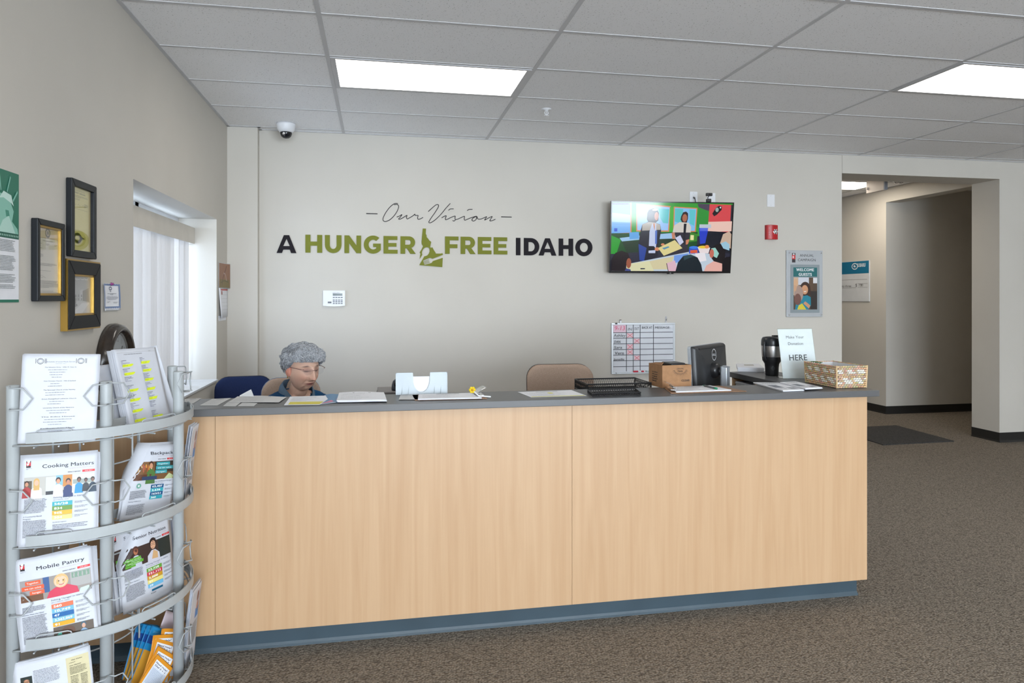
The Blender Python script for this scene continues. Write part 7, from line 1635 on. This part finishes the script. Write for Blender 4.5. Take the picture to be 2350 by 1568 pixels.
def head_mesh(nu=88, nv=72):
    vs, fs = [], []
    for j in range(nv + 1):
        th = PI * j / nv
        for i in range(nu):
            ph = 2 * PI * i / nu; vs.append(head_point(Vector((math.sin(th) * math.cos(ph), math.sin(th) * math.sin(ph), math.cos(th)))))
    for j in range(nv):
        for i in range(nu): a, b = j * nu + i, j * nu + (i + 1) % nu; fs.append((a, a + nu, b + nu, b))
    o = len(vs)
    for sx in (-1, 1):                                                        # ears
        o = len(vs); n1, n2 = 12, 10
        for j in range(n2 + 1):
            th = PI * j / n2
            for i in range(n1):
                ph = 2 * PI * i / n1; q = Vector((0.010 * math.sin(th) * math.cos(ph), 0.019 * math.sin(th) * math.sin(ph), 0.031 * math.cos(th)))
                q.y += 0.15 * q.z; q.x *= 1.0 + 0.5 * (q.y > 0)
                vs.append(q + Vector((sx * 0.077, 0.012, -0.008)))
        for j in range(n2):
            for i in range(n1): a, b = o + j * n1 + i, o + j * n1 + (i + 1) % n1; fs.append((a, a + n1, b + n1, b))
    return vs, fs
WOM = Vector((-0.470, 4.214, 0)); WROT = math.radians(31)
wm = thing('person', 'seated person with curly grey hair in a blue top, looking down', 'person', loc=WOM, rot=(0, 0, WROT))
HS = 1.06
HM = Matrix.Translation((0.0, -0.098, 1.074)) @ Matrix.Rotation(math.radians(6), 4, 'Z') @ Matrix.Rotation(math.radians(7), 4, 'X') @ Matrix.Scale(HS, 4)
seat = 0.478
nodes = {'pelvis': ((0, 0.03, seat + 0.11), (0.155, 0.115)), 'waist': ((0, 0.03, seat + 0.24), (0.135, 0.105)), 'chest': ((0, 0.01, seat + 0.36), (0.145, 0.105)), 'top': ((0, -0.005, 0.885), (0.10, 0.075)),
         'neck0': ((0, -0.030, 0.925), 0.058), 'neck1': ((0, -0.062, 0.985), 0.052), 'neck2': ((0, -0.078, 1.04), 0.050)}
edges = [('pelvis', 'waist'), ('waist', 'chest'), ('chest', 'top'), ('top', 'neck0'), ('neck0', 'neck1'), ('neck1', 'neck2')]
for s, n in ((-1, 'r'), (1, 'l')):
    P = {'sh': ((s * 0.155, 0.0, 0.868), 0.056), 'el': ((s * 0.215, -0.08, 0.655), 0.042), 'wr': ((s * 0.115, -0.345, 0.775), 0.027), 'pm': ((s * 0.095, -0.405, 0.775), (0.034, 0.016)),
         'hip': ((s * 0.095, 0.0, seat + 0.085), 0.085), 'kn': ((s * 0.115, -0.40, seat + 0.055), 0.062), 'an': ((s * 0.115, -0.36, 0.09), 0.042), 'hl': ((s * 0.115, -0.34, 0.045), 0.036), 'to': ((s * 0.125, -0.50, 0.035), 0.03)}
    for k, v in P.items(): nodes[n + k] = v
    edges += [('top', n + 'sh'), (n + 'sh', n + 'el'), (n + 'el', n + 'wr'), (n + 'wr', n + 'pm'), ('pelvis', n + 'hip'), (n + 'hip', n + 'kn'), (n + 'kn', n + 'an'), (n + 'an', n + 'hl'), (n + 'hl', n + 'to')]
bv, bf = skin(nodes, edges, 'pelvis')
hv, hfc = head_mesh()
allv = bv + [HM @ p for p in hv]; allf = bf + [tuple(i + len(bv) for i in f) for f in hfc]
# fingers: short bent chains rooted inside the palm
for s, n in ((-1, 'r'), (1, 'l')):
    for k, (dx, ln) in enumerate(((-0.026, 0.066), (-0.009, 0.074), (0.009, 0.070), (0.025, 0.056))):
        mb = MB(); x = s * 0.092 + dx
        mb.tube([(x, -0.395, 0.777), (x, -0.425, 0.782), (x, -0.425 - ln * 0.45, 0.779), (x, -0.425 - ln * 0.75, 0.768), (x, -0.425 - ln, 0.756)], [0.009, 0.0095, 0.0088, 0.008, 0.006], 10)
        allf += [tuple(i + len(allv) for i in f) for f in mb.f]; allv += mb.v
    mb = MB(); mb.tube([(s * 0.072, -0.375, 0.774), (s * 0.048, -0.395, 0.772), (s * 0.036, -0.425, 0.768), (s * 0.034, -0.448, 0.762)], [0.012, 0.011, 0.0095, 0.007], 10)
    allf += [tuple(i + len(allv) for i in f) for f in mb.f]; allv += mb.v
me = bpy.data.meshes.new('body_raw'); me.from_pydata([tuple(p) for p in allv], [], allf); me.update()
rv, rf = eval_mesh(me, [('REMESH', dict(mode='VOXEL', voxel_size=0.0032, use_smooth_shade=True)), ('SMOOTH', dict(factor=0.35, iterations=1))])
HI = HM.inverted()
SKIN, LIP, BROW, EYE_, BLUSH = C(216, 176, 154), C(160, 100, 94), C(92, 76, 70), C(44, 32, 32), C(212, 152, 132)
def mixc(a, b, k): return tuple(a[i] * (1 - k) + b[i] * k for i in range(3)) + (1,)
def skin_col(p):
    q = HI @ p; c = SKIN
    if p.z > 0.9 and q.length < 0.16:
        ax = abs(q.x); fr = 1.0 if q.y < -0.03 else 0.0
        c = mixc(c, BLUSH, 0.6 * fr * G(ax - 0.043, 0.022) * G(q.z + 0.03, 0.022)); c = mixc(c, BLUSH, 0.7 * fr * G(q.x, 0.016) * G(q.z + 0.032, 0.012))
        c = mixc(c, LIP, fr * min(1, 1.3 * G(q.x, 0.021) * G(q.z + 0.065, 0.0075))); c = mixc(c, C(96, 48, 46), fr * 1.0 * G(q.x, 0.025) * G(q.z + 0.065, 0.0028))
        c = mixc(c, BROW, 1.0 * fr * G(ax - 0.032, 0.016) * G(q.z - (0.033 - 0.25 * abs(ax - 0.028)), 0.004))
        c = mixc(c, C(150, 100, 86), 0.7 * fr * G(ax - 0.031, 0.017) * G(q.z - 0.012, 0.012)); c = mixc(c, EYE_, 0.95 * fr * G(ax - 0.031, 0.015) ** 0.7 * G(q.z - (0.005 + 12 * (ax - 0.031) ** 2), 0.0030))
        c = mixc(c, C(120, 66, 56), 0.8 * fr * G(ax - 0.009, 0.004) * G(q.z + 0.040, 0.003)); c = mixc(c, C(204, 120, 100), 0.7 if ax > 0.075 else 0.0)
    return c
me = bpy.data.meshes.new('body'); me.from_pydata([tuple(p) for p in rv], [], rf)
ca = me.color_attributes.new('Col', 'FLOAT_COLOR', 'POINT'); ca.data.foreach_set('color', [x for p in rv for x in skin_col(p)])
SKINM = print_mat('skin', 0.55); SKINM.node_tree.nodes['Principled BSDF'].inputs['Subsurface Weight'].default_value = 0.08; SKINM.node_tree.nodes['Principled BSDF'].inputs['Subsurface Radius'].default_value = (0.01, 0.004, 0.002)
nb = N(SKINM.node_tree, 'ShaderNodeTexNoise'); nb.inputs['Scale'].default_value = 170; nb.inputs['Detail'].default_value = 4; nb.inputs['Distortion'].default_value = 1.5; tcx = N(SKINM.node_tree, 'ShaderNodeTexCoord'); SKINM.node_tree.links.new(tcx.outputs['Object'], nb.inputs['Vector']); add_bump(SKINM.node_tree, SKINM.node_tree.nodes['Principled BSDF'], nb.outputs['Fac'], 0.25, 0.003)
me.materials.append(SKINM); me.shade_smooth()
body = bpy.data.objects.new('body', me); COL.objects.link(body); body.parent = wm
# ---- clothes
TOPB = fabric('blue_top', C(26, 62, 98), C(40, 84, 124)); LAPEL = fabric('lapel_slate', C(84, 104, 122), C(104, 124, 142)); TROU = fabric('dark_trousers', C(38, 40, 50), C(52, 54, 64)); SHOE = M('black_shoe', C(28, 26, 26), 0.4)
g = 0.012
def grow(names, extra, over=None):
    d = {}
    for n in names:
        p, r = nodes[n]; r = (r, r) if not isinstance(r, tuple) else r
        d[n] = (p, (r[0] + extra, r[1] + extra))
    d.update(over or {}); return d
tn = grow(['waist', 'chest', 'top', 'rsh', 'rel', 'lsh', 'lel'], 0.016, {'pelvis': (nodes['pelvis'][0], (0.175, 0.13)), 'neck0': ((0, -0.018, 0.935), (0.085, 0.080))})
for s, n in ((-1, 'r'), (1, 'l')): tn[n + 'wr'] = ((s * 0.127, -0.31, 0.758), 0.036)
tv_, tf_ = skin(tn, [('pelvis', 'waist'), ('waist', 'chest'), ('chest', 'top'), ('top', 'neck0'), ('top', 'rsh'), ('rsh', 'rel'), ('rel', 'rwr'), ('top', 'lsh'), ('lsh', 'lel'), ('lel', 'lwr')], 'pelvis')
def keep(f):
    c = sum((tv_[i] for i in f), Vector()) / len(f)
    if c.z > 0.955 + 0.35 * (c.y + 0.02): return False
    if c.y < -0.03 and abs(c.x) < 0.62 * (c.z - 0.80): return False
    return True
mb = MB(); mb.add(tv_, [f for f in tf_ if keep(f)]); mb.build('top', TOPB, wm, local=True, smooth=True, solid=0.003)
# lapels: broad bands from the nape over the shoulders down the front opening
for s in (-1, 1):
    path = smooth_path([(s * 0.015, 0.062, 0.975), (s * 0.062, 0.035, 0.972), (s * 0.088, -0.015, 0.950), (s * 0.078, -0.070, 0.905), (s * 0.045, -0.110, 0.850), (s * 0.012, -0.128, 0.79)], 5)
    mb = MB(); n = len(path); vs = []
    for i, p in enumerate(path):
        t_ = (path[min(i + 1, n - 1)] - path[max(i - 1, 0)]).normalized(); o_ = Vector((p.x, p.y + 0.02, 0.25 * (p.z - 0.80))).normalized(); w_ = t_.cross(o_).normalized() * 0.031
        vs += [p + w_ + o_ * 0.004, p + o_ * 0.010, p - w_ + o_ * 0.004]
    mb.add(vs, [(i * 3 + j, i * 3 + j + 1, i * 3 + j + 4, i * 3 + j + 3) for i in range(n - 1) for j in range(2)]); mb.build('lapel', LAPEL, wm, local=True, smooth=True, solid=0.004)
pn = grow(['pelvis', 'rhip', 'rkn', 'lhip', 'lkn'], 0.016)
for s, n in ((-1, 'r'), (1, 'l')): pn[n + 'an'] = ((s * 0.115, -0.36, 0.12), 0.058)
pv, pf_ = skin(pn, [('pelvis', 'rhip'), ('rhip', 'rkn'), ('rkn', 'ran'), ('pelvis', 'lhip'), ('lhip', 'lkn'), ('lkn', 'lan')], 'pelvis')
MB().add(pv, pf_).build('trousers', TROU, wm, local=True, smooth=True)
for s in (-1, 1):
    sv, sf = skin({'a': ((s * 0.115, -0.33, 0.05), 0.046), 'b': ((s * 0.118, -0.42, 0.045), 0.044), 'c': ((s * 0.125, -0.525, 0.040), 0.036)}, [('a', 'b'), ('b', 'c')], 'a')
    MB().add([Vector((p.x, p.y, max(p.z, 0.003))) for p in sv], sf).build('shoe', SHOE, wm, local=True, smooth=True)
# ---- hair: a full cap of short curls
rh = random.Random(21)
def hair_amt(q):
    """1 inside the hairy zone, 0 on face, ears and neck (head coordinates)"""
    fy = q.y
    if fy < -0.045: line = 0.064 - 0.10 * max(0, abs(q.x) - 0.045)
    elif fy < 0.02: line = 0.064 + (-0.004 - 0.064) * (fy + 0.045) / 0.065 - 0.10 * max(0, abs(q.x) - 0.045)
    else: line = -0.004 + (-0.066 + 0.004) * min(1, (fy - 0.02) / 0.045)
    return max(0.0, min(1.0, (q.z - line) / 0.018 + 0.5))
HR = Vector((0.106, 0.119, 0.090)); HC_ = Vector((0, 0.004, 0.046))
def hair_point(d, rough=True):
    q = Vector((d.x * HR.x, d.y * HR.y, d.z * HR.z)); 
    if rough: q *= 1 + 0.11 * noise.noise(d * 3.2) + 0.08 * noise.noise(d * 8.0)
    p = q + HC_; sk = Vector((p.x * 0.55, p.y * 0.55, p.z + 0.006))
    a = max(0.0, min(1.0, (hair_amt(p) - 0.42) / 0.07)); return sk.lerp(p, a)
vs, fs = [], []; nu, nv = 110, 110
for j in range(nv + 1):
    th = PI * j / nv
    for i in range(nu): ph = 2 * PI * i / nu; vs.append(hair_point(Vector((math.sin(th) * math.cos(ph), math.sin(th) * math.sin(ph), math.cos(th)))) * 0.97)
for j in range(nv):
    for i in range(nu): a, b = j * nu + i, j * nu + (i + 1) % nu; fs.append((a, a + nu, b + nu, b))
mb = MB(); mb.col = C(118, 121, 127); mb.add([HM @ p for p in vs], fs)
cnt = 0
def ell(dd): return Vector((dd.x * HR.x, dd.y * HR.y, dd.z * HR.z)) + HC_
while cnt < 3800:
    d = Vector((rh.gauss(0, 1), rh.gauss(0, 1), rh.gauss(0.15, 1))).normalized()
    if hair_amt(ell(d)) < 0.5: continue
    cnt += 1
    flow = Vector((d.x * 0.5, 0.9 if d.y > -0.2 else -0.35, -0.7 if d.z < 0.5 else -0.15)) + Vector((rh.uniform(-1, 1), rh.uniform(-1, 1), rh.uniform(-1, 1))) * 0.45
    t_ = (flow - d * flow.dot(d)).normalized(); side = d.cross(t_); L_ = rh.uniform(0.35, 0.75); ph = noise.noise(d * 3.0) * 6 + rh.uniform(0, 0.8); pts = []; rad = []
    lift = rh.uniform(-0.02, 0.09)
    for k in range(12):
        u = k / 11; w_ = math.sin(u * 11 + ph); dd = (d + t_ * (u - 0.4) * L_ + side * 0.055 * w_).normalized()
        if hair_amt(ell(dd)) < 0.12 and len(pts) > 0: break
        q = ell(dd) - HC_; nz = 1 + 0.11 * noise.noise(dd * 3.2) + 0.08 * noise.noise(dd * 8.0)
        q = q * (nz * (0.985 + lift * math.sin(u * PI) + 0.02 * math.cos(u * 11 + ph))) + HC_; pts.append(HM @ q); rad.append(0.0003 + 0.0012 * math.sin(PI * (0.12 + 0.76 * u)))
    if len(pts) < 4: continue
    v_ = rh.uniform(0.55, 1.25) * (1.0 + 0.25 * noise.noise(d * 6.0)); mb.col = tuple(min(1, c * v_) for c in C(168, 170, 174)[:3]) + (1,)
    mb.tube(pts, rad, 4, cap=False)
HAIRM = print_mat('grey_hair', 0.5)
h = mb.build('hair', HAIRM, wm, local=True, smooth=True); h['kind'] = 'stuff'
MB().lathe([(0.004, 0.002), (0.0055, 0.0), (0.004, -0.002), (0.0025, 0.0), (0.004, 0.002)], HM @ Vector((-0.082, 0.008, -0.040)), 10, Matrix.Rotation(PI / 2, 4, 'Y')).build('earring', GOLD, wm, local=True)
# ---- rimless glasses resting on her nose
gw = Matrix.Translation(WOM) @ Matrix.Rotation(WROT, 4, 'Z') @ HM
gp = gw @ Vector((0, -0.115, 0.0))
gs = thing('eyeglasses', 'thin rimless eyeglasses worn by the seated woman', 'glasses', loc=gp)
LENSM = glass_mat('spectacle_lens', (0.975, 0.975, 0.985, 1)); ROSE = M('rose_metal', C(176, 128, 128), 0.25, 0.7)
for s in (-1, 1):
    c = Vector((s * 0.034, -0.112, 0.010))
    MB().prism([(0.026 * math.cos(a), 0.019 * math.sin(a) * (1.0 if math.sin(a) < 0 else 0.85)) for a in [2 * PI * k / 20 for k in range(20)]], lambda u, v, d, c=c, s=s: gw @ (c + Vector((u, 0.10 * s * u * s * 1 * (1 if True else 0) * s + 0.18 * abs(c.x + u) ** 1 * 0.3, v)) + Vector((0, -d, 0))), 0.0, 0.0012).build('lens', LENSM, gs)
    MB().tube([gw @ Vector((s * 0.059, -0.108, 0.020)), gw @ Vector((s * 0.073, -0.096, 0.021)), gw @ Vector((s * 0.0825, -0.05, 0.020)), gw @ Vector((s * 0.084, 0.005, 0.018)), gw @ Vector((s * 0.082, 0.03, 0.0))], 0.0016, 6).build('temple', ROSE, gs, smooth=True)
MB().tube([gw @ Vector((-0.011, -0.113, 0.013)), gw @ Vector((0, -0.118, 0.016)), gw @ Vector((0.011, -0.113, 0.013))], 0.0011, 6).build('bridge', ROSE, gs, smooth=True)
